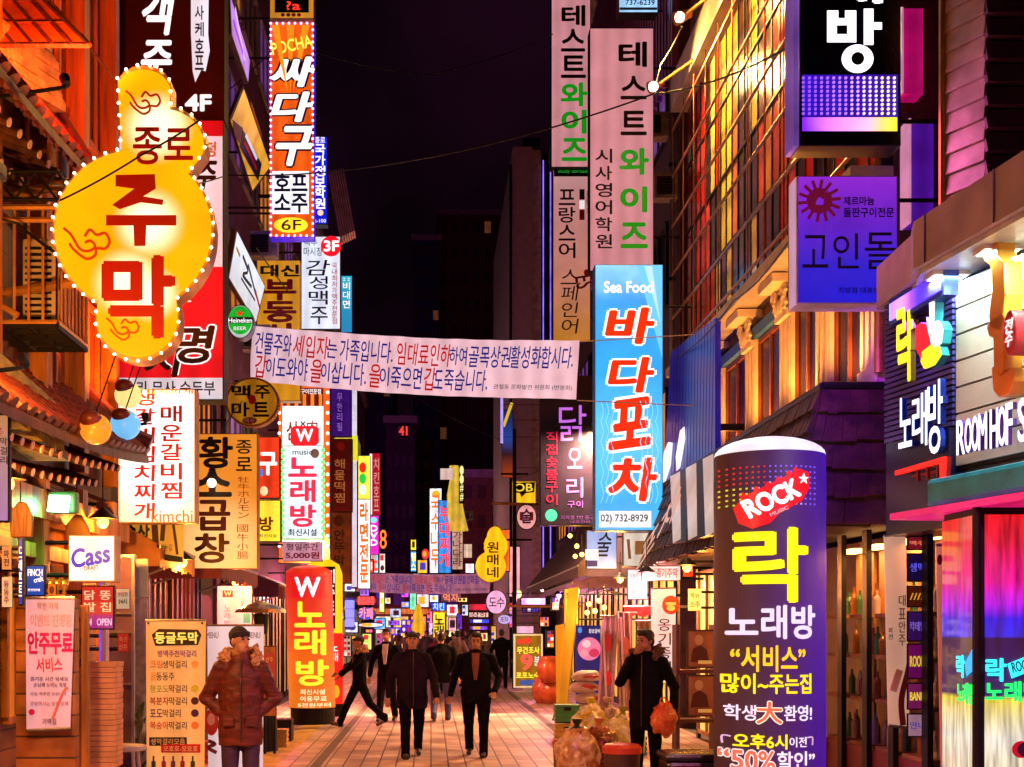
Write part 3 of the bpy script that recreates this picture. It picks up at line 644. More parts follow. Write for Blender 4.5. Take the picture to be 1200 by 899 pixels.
for px in (636.5, 645): 
    u0 = f8.hit(px-.6, 0)[0]; MB().box(f8, u0, 3.5, u0+.035, 18.2, .03, .06).build('light_strip', E('8868ff', 1.3, .3), b8)
TGL = M('dim_tower_glass', (.07, .02, .04), .5)
def tower(name, label, px0, py0, px1, d, mat, rows, cols, wm, dep=20):
    t = thing(name, label, 'building', P((px0+px1)/2, CY, d)); t.location.z = 0; WL[t] = t.location.copy(); bb(t, px0, py0, px1, d, mat, 'wall', dep)
    f = fr(d); u0, z1 = f.hit(px0, py0); u1, _ = f.hit(px1, py0); W_ = (u1-u0)/cols; H_ = (z1-2)/rows; g = MB(); l = MB(); rn = random.Random(px0)
    for i in range(cols):
        for j in range(rows): (l if rn.random() < .04 else g).box(f, u0+W_*(i+.22), 2+H_*(j+.3), u0+W_*(i+.78), 2+H_*(j+.75), -.02, .03)
    g.build('windows', TGL, t)['kind'] = 'stuff'
    if l.v: l.build('lit_windows', wm, t)['kind'] = 'stuff'
    MB().box(f, u0-.2, z1, u1+.2, z1+.6, -dep, .2).build('parapet', CONC, t); return t
WM = E('ff9a60', .05, .3, False)
MAR = M('maroon_tower_wall', (.16, .04, .06), .8); IND = M('indigo_tower_wall', (.03, .025, .16), .7)
tower('office_tower', 'tall dark maroon tower blocking the end of the street', 513, 252, 604, 150, MAR, 16, 7, WM)
tower('office_tower', 'narrow deep blue tower left of the maroon one', 484, 282, 516, 135, IND, 18, 3, WM)
tower('office_tower', 'low dark purple block under the small red numerals', 452, 496, 486, 105, M('purple_wall', (.08, .02, .09), .8), 8, 4, WM)
tower('office_tower', 'dark block behind the left side signs beyond the blue tower', 380, 420, 460, 128, M('ink_wall', (.08, .05, .14), .6), 12, 6, WM)
tower('apartment_block', 'brown low block with a lit square window beyond the yellow air dancer', 540, 560, 606, 92, M('brown_block', (.24, .12, .09), .7), 5, 4, E('ffe0c0', .5, .2, False))
# ================= signs, left side ========================================
W_ = 'f4f0f0'; K_ = '180a0c'; RD = 'd01018'; NB = '16108a'
LA = -3.75
WHITE = E('f2ecec', .85, .08)
sign('bar_sign', 'tall brown sign with white brush letters, a floor number and a torn white strip', fr(14.3), (134, -40, 263, 141), M('brown_sheet', '3c1206', .85, 0, .3, 2, spec=.2), [
 ('T', '객', (168, -14, 201, 40), W_, {'lit': .9, 'b': .05, 's': .15}), ('T', '주', (167, 49, 201, 91), W_, {'lit': .9, 'b': .05, 's': .12}),
 ('P', 0, [(224, -30), (245, -30), (244, 40), (246, 60), (241, 84), (236, 82), (229, 97), (226, 84), (224, 40)], E('d8dce8', .8)),
 ('V', '사케호프', (229, 6, 239, 84), '1a1030', {'b': .03, 'w': .006}), ('T', '4F', (218, 112, 247, 130), W_, {'lit': .8, 'b': .06})], .3, arm=-3.6)
sign('tofu_sign', 'big white and red restaurant sign partly hidden behind the yellow gourd', fr(14.2), (131, 141.5, 262, 469), E('e8e4ee', .55), [
 ('R', 0, (131, 313, 261, 443), E('d8101c', .75, .12)), ('R', 0, (131, 142, 261, 160), E('c81018', .6)), ('T', '정', (240, 167, 253, 184), 'd8b020', {'b': .04}), ('T', '주', (229, 190, 253, 222), K_, {'b': .05, 's': .2}),
 ('T', '명', (207, 383, 247, 425), K_, {'b': .05, 'ol': W_, 'ollit': .8, 's': .2}), ('T', '지', (172, 405, 210, 441), K_, {'b': .05, 'ol': W_, 'ollit': .8, 's': .2}), ('T', '인', (206, 336, 224, 354), W_, {'lit': .7}),
 ('T', '요리 무사 순두부', (146, 447, 252, 463), '241828', {'b': .03})], .32, arm=-3.6)
# the gourd
def gourd(name, label, d, lobes, dep, hot, items, bulb_n, br, case, face, c0, group=None, arm=None, n=120):
    f = fr(d); pts = []
    for i in range(n):
        th = 6.28319*i/n; best = 0; dx, dy = math.cos(th), math.sin(th); r = 0
        while r < 400:
            r += .5; x, y = c0[0]+dx*r, c0[1]+dy*r
            if any(((x-a)/rx)**2+((y-b)/ry)**2 < 1 for a, b, rx, ry in lobes): best = r
            elif r > best+160: break
        pts.append((c0[0]+dx*best, c0[1]+dy*best))
    zb = f.hit(0, max(p[1] for p in pts))[1]; t = thing(name, label, 'sign', (f.hit(c0[0], 0)[0], d, zb), group)
    big = [(c0[0]+(x-c0[0])*1.03, c0[1]+(y-c0[1])*1.03) for x, y in pts]
    MB().ppoly(f, big, -dep, 0).build('casing', case, t); MB().ppoly(f, pts, -.01, .012).build('face', face, t)
    put(t, f, items, .012)
    if bulb_n:
        per = [0]
        for a, b in zip(big, big[1:]+big[:1]): per.append(per[-1]+math.dist(a, b))
        bp = []
        for k in range(bulb_n):
            s = per[-1]*k/bulb_n; j = max(i for i in range(n) if per[i] <= s); q = (s-per[j])/(per[j+1]-per[j]+1e-9); a, b = big[j], big[(j+1) % n]; bp.append((a[0]+(b[0]-a[0])*q, a[1]+(b[1]-a[1])*q))
        bulbs(t, f, bp, br, E('fff0c8', 6, 0, False))
    if arm is not None:
        for py in (c0[1]-60, c0[1]+60): p = P(c0[0], py, d+dep/2); MB().tube(p, (arm, p.y+.6, p.z), .04).build('bracket', RUST, t)
    return t, f
def spots(key, col, hotc, st, pts, rad, var=.1):         # backlit face: glow of the tubes behind painted into its emission
    m, t, b = nodes(key); N = t.nodes.new; L = t.links.new
    tc = N('ShaderNodeTexCoord'); acc = None
    for (p, r) in pts:
        vm = N('ShaderNodeVectorMath'); vm.operation = 'DISTANCE'; vm.inputs[1].default_value = p; L(tc.outputs['Object'], vm.inputs[0])
        mr = N('ShaderNodeMapRange'); mr.interpolation_type = 'SMOOTHSTEP'; mr.inputs[1].default_value = r; mr.inputs[2].default_value = r*.25; L(vm.outputs['Value'], mr.inputs[0])
        if acc is None: acc = mr.outputs[0]
        else:
            mx = N('ShaderNodeMath'); mx.operation = 'MAXIMUM'; L(acc, mx.inputs[0]); L(mr.outputs[0], mx.inputs[1]); acc = mx.outputs[0]
    n1 = N('ShaderNodeTexNoise'); n1.inputs['Scale'].default_value = 1.6; L(tc.outputs['Object'], n1.inputs[0])
    rp = N('ShaderNodeValToRGB'); rp.color_ramp.elements[0].position = .35; rp.color_ramp.elements[1].position = .65
    c = C(col); rp.color_ramp.elements[0].color = (*[x*(1-var*1.6) for x in c], 1); rp.color_ramp.elements[1].color = (*[x*(1+var) for x in c], 1); L(n1.outputs[0], rp.inputs[0])
    mx = N('ShaderNodeMix'); mx.data_type = 'RGBA'; L(acc, mx.inputs[0]); L(rp.outputs[0], mx.inputs[6]); mx.inputs[7].default_value = (*[x*1.25 for x in C(hotc)], 1)
    L(mx.outputs[2], b.inputs['Emission Color']); b.inputs['Emission Strength'].default_value = st; b.inputs['Base Color'].default_value = (*[x*.4 for x in c], 1); b.inputs['Roughness'].default_value = .35
    return m
GL = [(168, 113, 34, 31), (191, 170, 48, 42), (156, 270, 92, 93), (161, 372, 48, 47)]
gd = 9.75; gz = CH+(CY-419)*gd/F; go = Vector(((156-CX)*gd/F, gd, gz))
def gp(x, y): return tuple(P(x, y, gd)-go)
cl = lambda x, y, k: [(x-27*k, y-18*k), (x-18*k, y-10*k), (x-8*k, y+6*k), (x+2*k, y+9*k), (x+10*k, y+4*k), (x+5*k, y-3*k), (x-2*k, y-1*k)]
cl2 = lambda x, y, k: [(x-2*k, y-8*k), (x+4*k, y-16*k), (x+12*k, y-10*k), (x+22*k, y-12*k), (x+27*k, y-2*k), (x+22*k, y+6*k), (x+12*k, y+6*k), (x+10*k, y+14*k), (x, y+18*k), (x-14*k, y+8*k), (x-20*k, y)]
CLC = 'b84808'; its = []
for x, y, k in ((102, 286, 1), (168, 121, .75), (144, 386, .7)): its += [('S', 0, cl(x, y, k), CLC, {'wd': .02*k, 'n': 'cloud'}), ('S', 0, cl2(x, y, k), CLC, {'wd': .02*k, 'n': 'cloud'})]
BR_ = 'a01008'
its += [('T', '종로', (157, 151, 226, 193), BR_, {'b': .035}), ('P', 0, [(136, 206), (182, 205), (183, 222), (168, 231), (192, 235), (191, 241), (165, 238), (141, 246), (132, 241), (158, 222), (136, 219)], BR_, {'n': 'lettering'}),
 ('R', 0, (125, 253, 207, 265), BR_, {'n': 'lettering'}), ('P', 0, [(157, 265), (172, 265), (171, 289), (158, 289)], BR_, {'n': 'lettering'}),
 ('T', '막', (123, 303, 203, 394), BR_, {'b': .055})]
gm = spots('gourd_backlit', 'f39a04', 'fff0c0', 1.0, [(gp(185, 150), .3), (gp(175, 262), .3), (gp(150, 333), .3), (gp(178, 345), .24)], 1)
gt, gf = gourd('gourd_sign', 'huge glowing yellow gourd shaped sign ringed with light bulbs', gd, GL, .2, None, its, 62, .0115, RUST, gm, (156, 262), arm=-3.6)
light('POINT', P(150, 260, gd)+Vector((.5, -1.6, .3)), 'ffa030', 14, gt, .5)
# kimchi stew sign etc.
sign('stew_sign', 'white lightbox with two columns of crimson letters beside the tile eave', fr(13.15), (138, 456, 229, 613), spots('stew_face', 'f0dcb8', 'f2f0ec', .95, [((.0, 0, 1.1), .7), ((0, 0, .5), .6)], 1), [
 ('V', '생갈비김치찌개', (158, 455, 181, 610), 'd00838', {'b': .035, 's': .05}), ('V', '매운갈비찜', (189, 474, 213, 586), 'd00838', {'b': .035}), ('T', 'kimchi', (178, 598, 226, 612), 'd07810', {'b': .0}), ('T', '김치찌개', (170, 457, 226, 462), 'd8a040', {})], .22, arm=LA, case=M('cream_case', (.5, .33, .15), .5))
sign('tripe_sign', 'amber sign with black brush letters and a small bare bulb on it', fr(17), (213, 508, 302, 667), spots('tripe_face', 'd88428', 'f0b870', .75, [((0, 0, .3), .9)], 1), [
 ('T', '황', (234, 513, 272, 548), K_, {'b': .05}), ('T', '소', (228, 550, 270, 581), K_, {'b': .06}), ('T', '곱', (231, 587, 269, 621), '481008', {'b': .05}), ('T', '창', (229, 626, 268, 659), '481008', {'b': .05}),
 ('V', '종로', (277, 514, 295, 554), K_, {'b': .03, 'g': .22}), ('V', '牡牛ホルモン', (279, 558, 292, 608), 'a05018', {'b': .0}), ('V', '國牛小腸', (278, 614, 291, 656), 'a05018', {'b': 0})], .22, arm=LA, case=M('bronze_case', (.3, .15, .06), .5))
t = thing('lamp_bulb', 'small bare globe bulb shining on the amber sign with black brush letters', 'lamp', P(248, 566, 16.7))
MB().ell(P(248, 566, 16.7), .06, None, 16, 12).build('bulb', E('fff0c0', 4, 0), t, smooth=True); MB().tube(P(248, 566, 16.7), P(229, 562, 16.72), .012).build('arm', DARK, t)
sign('beer_mart_sign', 'round olive gold sign with four black letters and a small red badge', fr(19), (264, 442, 327, 500), E('b87818', .5, .2), [
 ('T', '맥', (272, 452, 293, 467), K_, {'b': .05}), ('T', '주', (299, 452, 316, 467), K_, {'b': .05}), ('T', '마', (272, 472, 292, 488), K_, {'b': .05}), ('T', '트', (297, 472, 315, 488), K_, {'b': .05}),
 ('E', 0, (291, 463, 300, 474), RD), ('E', 0, (284, 489, 301, 497), 'a01818'), ('T', '맥주', (286, 490.5, 299, 495.5), W_)], .2, arm=LA, shape='ell', case=BRASS)
sign('beer_sign', 'round green beer sign with a red star above a white ribbon', fr(20), (266, 357, 297, 397), E('c8d0d0', .6), [('E', 0, (267.5, 359, 295.5, 392), E('18a028', .9)), ('P', 0, [(281, 363), (282.3, 366), (285.5, 366.2), (283, 368), (284, 371), (281, 369.2), (278, 371), (279, 368), (276.5, 366.2), (279.7, 366)], 'e03018', {'lit': .8}),
 ('R', 0, (266.8, 372, 296.6, 379), '083818', {'w': .004}), ('T', 'Heineken', (268, 373, 295.5, 378.5), W_, {'lit': .9, 'w': .007}), ('T', 'BEER', (274, 383, 289, 387), W_, {'lit': .6})], .25, arm=LA, shape='ell', case=STEEL)
sign('pocha_sign', 'tall orange sign with slanted white letters and a border of pink lights', fr(22), (316, 26, 368, 278), E('e85810', .85, .2), [
 ('T', 'POCHA', (318, 46, 366, 60), 'f8e048', {'lit': 1.1, 'r': 12, 'b': .03}), ('T', '싸', (321, 68, 366, 101), W_, {'lit': 1, 'b': .06, 's': .3, 'ol': '501060', 'og': .06}), ('T', '다', (322, 109, 364, 142), W_, {'lit': 1, 'b': .06, 's': .3, 'ol': '501060', 'og': .06}), ('T', '구', (325, 150, 364, 193), W_, {'lit': 1, 'b': .06, 's': .25, 'ol': '501060', 'og': .06}),
 ('R', 0, (319, 201, 362, 251), E('f0f0f8', .95)), ('T', '호프', (322, 204, 360, 224), '1828a0', {'b': .05, 'w': .005}), ('T', '소주', (322, 228, 360, 249), '1828a0', {'b': .05, 'w': .005}), ('E', 0, (321, 255, 361, 273), E('f8d830', 1)), ('T', '6F', (330, 258, 353, 270), 'a02808', {'w': .005})]+
 [('P', 0, [(341+(x0-341)*.15, 110), (x0, 30 if x0 < 400 else 30), (x0+9, 30)], E('f89020', .8, .1), {'n': 'ray'}) for x0 in (318, 336, 354)], .3, case=E('3a10c0', .9, .2), arm=LA)
pf = fr(22); bulbs(bpy.data.objects['pocha_sign'], pf, edge((317.5, 28, 366.5, 276.5), 84), .022, E('ff90b8', 3, 0, False), 'light')
sign('neon_box_sign', 'orange framed box sign with a red neon mark at the top edge', fr(22.2), (316, -12, 368, 22), E('d89028', .6), [('R', 0, (322, -10, 362, 15), BLACKP), ('T', '?a', (336, 2, 352, 12), 'ff3020', {'lit': 1.6, 'b': 0, 'w': .004}), ('T', '····', (330, 16.5, 352, 19), 'c02010', {'b': .06})], .3, arm=LA, case=BRASS)
sign('academy_sign', 'narrow blue vertical sign with white letters behind the orange bar sign', fr(23), (366, 160, 384, 263), E('1018b8', .9), [('T', '종로', (369, 161, 381, 168), W_, {'lit': .9}), ('V', '국가정보학원', (369, 169, 381, 245), W_, {'lit': 1, 'b': .04, 'g': .08}), ('E', 0, (372, 246, 379, 253), 'f0c8a0', {'lit': .9}), ('T', '2-100', (368, 257, 382, 261), W_, {'lit': .8})], .25, arm=LA)
sign('realty_sign', 'gold sign with black and red letters partly behind the street banner', fr(24), (301, 305, 352, 470), E('c88818', .7), [('T', '대신', (306, 311, 350, 324), K_, {'b': .06}), ('V', '부동산', (310, 327, 346, 404), '901010', {'b': .06, 'g': .1})], .25, arm=LA, case=BRASS)
sign('beer_hall_sign', 'white sign with black brush letters and a red floor badge on its corner', fr(25), (353, 277, 399, 386), E('d0d8e8', .9), [
 ('T', '맥주', (356, 281, 372, 288), '1890c0'), ('T', '마시장', (356, 290, 378, 300), '1890c0'), ('T', '감', (359, 305, 386, 323), '18142c', {'b': .02, 's': .2}), ('T', '성', (363, 324, 384, 339), '18142c', {'b': .02}), ('T', '맥', (362, 341, 384, 357), '18142c', {'b': .02}), ('T', '주', (364, 360, 384, 380), '18142c', {'b': .02}),
 ('V', '국내최저가맥주전문점', (389, 308, 395, 380), 'e02838', {'lit': .3, 'g': .1})], .3, arm=LA)
put(bpy.data.objects['beer_hall_sign'], fr(25), [('E', 0, (376, 277, 400, 301), E('e01018', 1), {'w': .02}), ('T', '3F', (380, 283, 397, 295), W_, {'lit': 1, 'b': .05, 'w': .03})])
sign('cyan_sign', 'slim cyan sign with white letters just above the street banner', fr(26), (399, 323, 413, 390), [.9, (0, '1878b0'), (1, '28a8c8')], [('V', '비대면', (402, 330, 410, 362), W_, {'lit': .9}), ('T', '::', (402, 326, 410, 329), W_, {'lit': .8})], .2, arm=LA)
# boards tilted on the violet facade
def tilt(name, label, tl, bl, tr, br, d1, mat, items, back=TIMBD, dep=.08):
    a, b = P(*tl, d1), P(*bl, d1); k = (tl[0]-CX)/(tr[0]-CX); c, e = P(*tr, d1*k), P(*br, d1*k)
    f = q3(a, c, b); n = f.n; t = thing(name, label, 'sign', (a+b+c+e)/4-n*dep)
    q = [b, e, c, a]; MB().hexa([p-n*dep for p in q]+[p for p in q]).build('backing', back, t)
    m = sum(q, Vector())/4; q2 = [m+(p-m)*.94 for p in q]; MB().hexa([p-n*.01 for p in q2]+[p+n*.006 for p in q2]).build('face', mat, t)
    put(t, f, items, .008); MB().tube((a+c)/2-n*dep, ((a+c)/2-n*dep)+Vector((-.5, 0, .1)), .02).build('bracket', DARK, t); return t
tilt('tilted_sign', 'yellow board tilted down towards the street with dark dishes printed on it', (285, 100), (269, 140), (318, 196), (296, 226), 20, E('e8a830', .6, .25), [('P', 0, [(272, 140), (284, 150), (280, 168), (274, 158)], '601018'), ('P', 0, [(284, 152), (306, 192), (302, 212), (280, 172)], '181428'), ('S', 0, [(287, 158), (300, 186)], 'f0e8f0', {'wd': .05, 'lit': .5, 'w': .004}), ('S', 0, [(285, 166), (300, 198)], 'e03020', {'wd': .05, 'w': .004}), ('S', 0, [(293, 120), (306, 160)], 'a06010', {'wd': .03})], dep=.05)
tilt('tilted_sign', 'white board tilted down towards the street with dark brush writing', (277, 268), (267, 325), (311, 336), (300, 380), 20, E('d0dce8', .75, .1), [('S', 0, [(284, 300), (290, 318), (284, 322), (294, 336)], '141028', {'wd': .05}), ('S', 0, [(290, 310), (299, 345)], '141028', {'wd': .04}), ('S', 0, [(282, 326), (298, 352)], '141028', {'wd': .03}), ('S', 0, [(298, 340), (304, 362)], 'd02848', {'wd': .05}), ('S', 0, [(276, 290), (280, 300)], 'e8d020', {'wd': .04})])
tilt('tilted_sign', 'lavender lit board tilted high on the left building edge', (269, -8), (271, 40), (293, 72), (291, 98), 19, E('b080e0', .7, .3), [('S', 0, [(275, 10), (286, 70)], 'e0c8f8', {'wd': .06, 'lit': .7}), ('S', 0, [(273, 25), (284, 62)], '7030d0', {'wd': .06, 'lit': .8})])
lw = thing('louvre_board', 'pinkish ribbed board jutting out behind the blue academy sign', 'sign', P(398, 275, 27)); f = q3(P(384, 200, 27), P(404, 197, 27), P(398, 278, 26.6))
for i in range(7):
    a = P(384+i*2.8, 200-i*.4, 27); b = P(398+i*2.6, 278-i*1.2, 26.6); MB().hexa([a, a+Vector((.035, 0, 0)), a+Vector((.035, .5, 0)), a+Vector((0, .5, 0)), b, b+Vector((.035, 0, 0)), b+Vector((.035, .5, 0)), b+Vector((0, .5, 0))]).build('rib', M('rose_metal', (.5, .32, .36), .4, .3), lw)
MB().tube(P(390, 230, 27.2), (-3.8, 27.2, P(390, 230, 27.2).z), .04).build('bracket', DARK, lw)
# middle column of signs under the banner
sign('grill_sign', 'tall white sign with orange stripes on top and a bulb studded orange border', fr(26), (326, 452, 387, 660), E('e86020', .8, .15), [('R', 0, (332, 455, 379, 476), E('801408', .5))]+[('R', 0, (336+i*9.4, 462, 340+i*9.4, 476), E('f08830', .8), {'w': .003, 'n': 'stripe'}) for i in range(5)]+[('R', 0, (331, 476, 379, 658), E('f0f0f4', .95)), ('T', '한우숯불구이전문점', (334, 456, 376, 462), W_, {'lit': .9, 'w': .006}), ('T', '삼', (336, 494, 350, 516), 'e07820', {'b': .03, 'w': .005}), ('T', '×', (352, 494, 358, 500), K_, {'w': .005}), ('T', '肉', (360, 493, 372, 510), 'e07820', {'w': .005})], .3, arm=LA)
bulbs(bpy.data.objects['grill_sign'], fr(26), [(327.5, 460+12*i) for i in range(16)]+[(384, 460+12*i) for i in range(16)], .03, E('fff0f8', 3, 0, False))
kr = sign('karaoke_sign', 'white karaoke sign with pink outlined letters, red crown badge and green bulbs', fr(24.5), (331, 522, 379, 632), E('d8e8f0', .95), [
 ('T', 'music', (343, 527, 366, 533), '405878'), ('T', '노', (339, 537, 370, 558), 'e03050', {'lit': .8, 'b': .06, 'ol': 'f8d8e0', 'ollit': 1}), ('T', '래', (341, 563, 369, 588), 'e03050', {'lit': .8, 'b': .05, 'ol': 'f8d8e0', 'ollit': 1}), ('T', '방', (341, 592, 370, 617), 'e03050', {'lit': .8, 'b': .05, 'ol': 'f8d8e0', 'ollit': 1}), ('T', '최신시설', (338, 620, 371, 628), '183868', {'b': .04}), ('E', 0, (364, 526, 374, 537), 'b8c0c8')], .25, case=E('58c048', .7), arm=LA)
bulbs(kr, fr(24.5), [(331.5, 528+7*i) for i in range(15)]+[(378.5, 528+7*i) for i in range(15)], .04, E('50ff60', 2.2, 0, False))
put(kr, fr(24.5), [('P', 0, [(341, 503), (345, 500), (370, 500), (374, 503), (374, 519), (370, 523), (345, 523), (341, 519)], E('d81820', 1), {'w': .04, 'th': .05, 'n': 'badge'}), ('T', 'W', (348, 504, 367, 518), W_, {'lit': 1, 'b': .05, 'w': .09})])
sign('price_sign', 'small pinkish board with a printed price under the green bulb sign', fr(24.5), (331, 635, 378, 658), E('c890a8', .6), [('T', '평일주간', (336, 637, 373, 645), '601838', {'b': .03}), ('T', '5,000원', (335, 647, 374, 655), 'a01830', {'b': .05})], .1, arm=LA)
sign('red_bar_sign', 'red sign with one fat white letter beside the amber tripe sign', fr(21.5), (301, 512, 328, 584), E('e03818', .85, .25), [('T', '구', (304, 531, 324, 556), W_, {'lit': 1, 'b': .06}), ('R', 0, (302, 550, 308, 558), '3080e0', {'lit': .8}), ('E', 0, (305, 570, 314, 581), 'f0d8a0', {'lit': .8})], .2, arm=LA)
sign('yellow_room_sign', 'small yellow sign with one orange flame styled letter', fr(20.5), (300, 586, 329, 635), E('f0d838', .9, .1), [('T', '방', (304, 606, 320, 622), 'd06818', {'b': .05}), ('T', '최신시설', (304, 626, 324, 630), '805010')], .2, arm=LA)
sign('violet_sign', 'dark violet vertical sign hanging right of the striped grill sign', fr(29), (386, 455, 412, 512), E('3a1078', .5, .3), [('V', '무한리필', (395, 460, 401, 506), '9060d0', {'lit': .6})], .2, arm=-3.9)
sign('seafood_stew_sign', 'maroon sign with dim gold letters beside the white lit post', fr(29), (385, 514, 413, 600), M('maroon_face', '60080c', .4), [('V', '해물떡찜', (392, 537, 404, 590), 'c07838', {'b': .02, 'lit': .35}), ('E', 0, (395, 518, 404, 528), 'a01018')], .2, arm=-3.9)
sign('brown_bar_sign', 'brown weathered sign with dark letters under the maroon one', fr(29), (384, 600, 412, 684), M('weathered_brown', '704028', .7, 0, .5), [('E', 0, (391, 604, 403, 617), '40180c'), ('V', '안뚜막', (392, 620, 404, 664), '20100c', {'b': .05})], .2, arm=-3.9)
t = thing('lit_post', 'slim white lit post with a yellow green bracket at its top', 'sign', P(415, 690, 30)); f = fr(30)
MB().pbox(f, (412, 452, 418.5, 690), -.15, 0).build('casing', DARK, t); MB().pbox(f, (412.3, 455, 418.2, 688), 0, .01).build('face', E('e0dcf0', .8, .2), t); MB().pbox(f, (392, 511, 419, 517), .012, .08).build('bracket', E('d8d828', .9), t); MB().pbox(f, (413.5, 517, 419, 540), .012, .08).build('bracket', E('d8d828', .9), t)
sign('dotted_sign', 'slim yellow sign with red, green and white discs like a traffic light', fr(33), (419.5, 534, 434, 585), E('e8e040', 1), [('E', 0, (421, 542, 429, 554), 'e82010', {'lit': 1}), ('E', 0, (421, 555, 429, 567), '20b840', {'lit': 1}), ('E', 0, (421, 568, 429, 580), 'c8f0f8', {'lit': 1})], .2, arm=-3.9, case=M('green_case', (.1, .3, .15), .5))
sign('vault_sign', 'slim white sign with orange blocks of lettering below the disc sign', fr(33), (419.5, 585, 434, 690), E('f0ece8', 1), [('V', '라면전문', (422, 588, 431, 684), 'e88020', {'lit': .5, 'b': .06})], .2, arm=-3.9)
sign('maroon_flag_sign', 'crimson vertical sign with a white edge in the middle distance', fr(37), (433, 531, 446, 604), E('b01028', .7), [('R', 0, (433.3, 532, 436, 603), W_, {'lit': 1}), ('V', '치킨호프', (438, 536, 444, 600), 'f0b0a0', {'lit': .5})], .2, arm=-3.9)
sign('dvd_sign', 'small magenta sign reading DVD upward in white', fr(38), (432, 604, 444, 650), E('e020c0', 1), [('V', 'DVD', (434, 615, 442, 640), W_, {'lit': 1, 'b': .06}), ('E', 0, (434, 606, 442, 613), '80d0f8', {'lit': 1})], .2, arm=-3.9)
sign('neon_eight_sign', 'small dark sign with an orange neon figure eight turned sideways', fr(40), (443, 618, 455, 646), BLACKP, [('T', '8', (445, 621, 453, 643), 'ff7028', {'lit': 1.6, 'b': .0})], .15, arm=-3.9)
# ================= lower left frontage =====================================
# paper lantern balloons
for px, py, d, r, col, lab in ((150, 463, 12.1, .125, 'f0dc88', 'pale yellow paper globe hanging topmost of the three'), (147, 498, 11.9, .14, '68b8f0', 'sky blue paper globe hanging beside the orange one'), (112, 503, 10.3, .125, 'f08820', 'orange paper globe hanging by the tile eave')):
    t = thing('paper_globe', lab, 'lantern', P(px, py, d), 'paper globes hanging before the white stew sign'); p = P(px, py, d)
    MB().ell(p, r, None, 24, 16).build('globe', E(col, .75, .06), t, smooth=True); MB().ell(p+Vector((-.02, -r*.55, r*.55)), (.09, .09, .07), None, 12, 8).build('cap', M('brown_cap', (.12, .02, .015), .4), t, smooth=True)
    MB().tube(p+Vector((0, 0, r)), (p.x+.12, p.y+.3, p.z+.75), .006).build('cord', DARK, t)
F9 = fr(10.6)
sign('beer_box_sign', 'cream rounded lightbox with slanted blue beer lettering', F9, (80, 627, 135, 682), E('f0e8d8', .9, .08), [('T', 'Cass', (84, 641, 129, 662), '1018b8', {'b': .05, 'r': 10, 's': .15, 'lit': .7}), ('T', 'DRAFT', (99, 663, 116, 668), '303040', {'r': 5})], .2, arm=-3.5, case=M('cream_case', (.5, .33, .15), .5))
sign('blue_plate_sign', 'small blue plate with white lettering beside the wooden post', fr(10.2), (30, 662, 53, 699), E('0c48c0', .5), [('T', 'FINCH', (33, 667, 50, 675), W_, {'lit': .8}), ('T', 'craft', (40, 676, 51, 682), W_, {'lit': .8, 'r': 12}), ('T', '한정판매', (33, 690, 47, 693), W_, {'lit': .6})], .05, arm=-3.5)
sign('blue_blade_sign', 'thin blue and white blade sign seen edge on at the left', fr(9.6), (21, 630, 27.5, 710), E('1838c0', .6), [('V', '드래프트', (22.5, 640, 26, 700), W_, {'lit': .9})], .06, arm=-3.5)
sign('poster_sign', 'narrow pink and violet poster at the left picture edge', fr(9.0), (-20, 485, 11, 612), EG(((0, 'c890d0'), (.6, 'e8a8a0'), (1, 'f0a060')), .5, 2, 0, .75), [('V', '막걸리', (1, 512, 9, 545), '803018')], .06, arm=-3.5)
sign('red_menu_sign', 'small red sign with two columns of pale letters on violet below', fr(11.0), (95, 686, 134, 738), [.7, (0, 'a01880'), (.3, 'b81878'), (.36, 'e02020'), (1, 'e03020')], [('T', '닭 똥', (99, 692, 130, 703), 'f8d0a0', {'lit': .6, 'b': .03}), ('T', '발 집', (99, 706, 130, 717), 'f8d0a0', {'lit': .6, 'b': .03}), ('T', 'OPEN', (114, 725, 131, 733), 'f0d0f0', {'lit': .6}), ('T', '24', (101, 725, 108, 733), 'f0d0f0', {'lit': .5})], .05, arm=-3.5)
t = thing('brush_board', 'amber board with black brush strokes above the ochre awning', 'sign', P(176, 655, 14.8)); f = wl(137, 14.0, .1, False)
f = fr(14.4); MB().ppoly(f, [(137, 612), (214, 612), (214, 660), (137, 645)], -.06, 0).build('board', E('d89830', .5, .2), t)
put(t, f, [('T', '술상', (146, 613, 175, 638), K_, {'b': .06}), ('S', 0, [(181, 612), (183, 640)], '401810', {'wd': .07}), ('S', 0, [(192, 612), (190, 634)], '401810', {'wd': .05}), ('S', 0, [(203, 612), (208, 650)], '281008', {'wd': .03}), ('T', '가는길', (188, 638, 202, 646), '704018')]); MB().ppoly(f, [(137, 640), (214, 653), (214, 660), (137, 648)], .004, .05).build('trim', BLACKP, t)
MB().tube(P(140, 625, 14.45), (-3.75, 14.6, P(140, 625, 14.45).z), .02).build('bracket', DARK, t)
# hanging plaques
for px, py, d, h, m, lab in ((24, 610, 9.8, .36, TIMBD, 'dark brown wooden plaque hanging under the tile eave'), (90, 625, 11.2, .33, BRASS, 'golden wooden plaque hanging above the cream beer lightbox')):
    f = fr(d); k = 14; t = thing('hanging_plaque', lab, 'plaque', P(px, py+20, d), 'plaques hanging under the pub eave')
    MB().ppoly(f, [(px-k, py-8), (px-3, py-22), (px+5, py-22), (px+k, py-6), (px+k-1, py+20), (px-k+2, py+20)], -.05, 0).build('board', m, t, bev=.01); MB().tube(P(px, py-20, d+.02), P(px, py-62, d+.02), .006).build('cord', DARK, t)
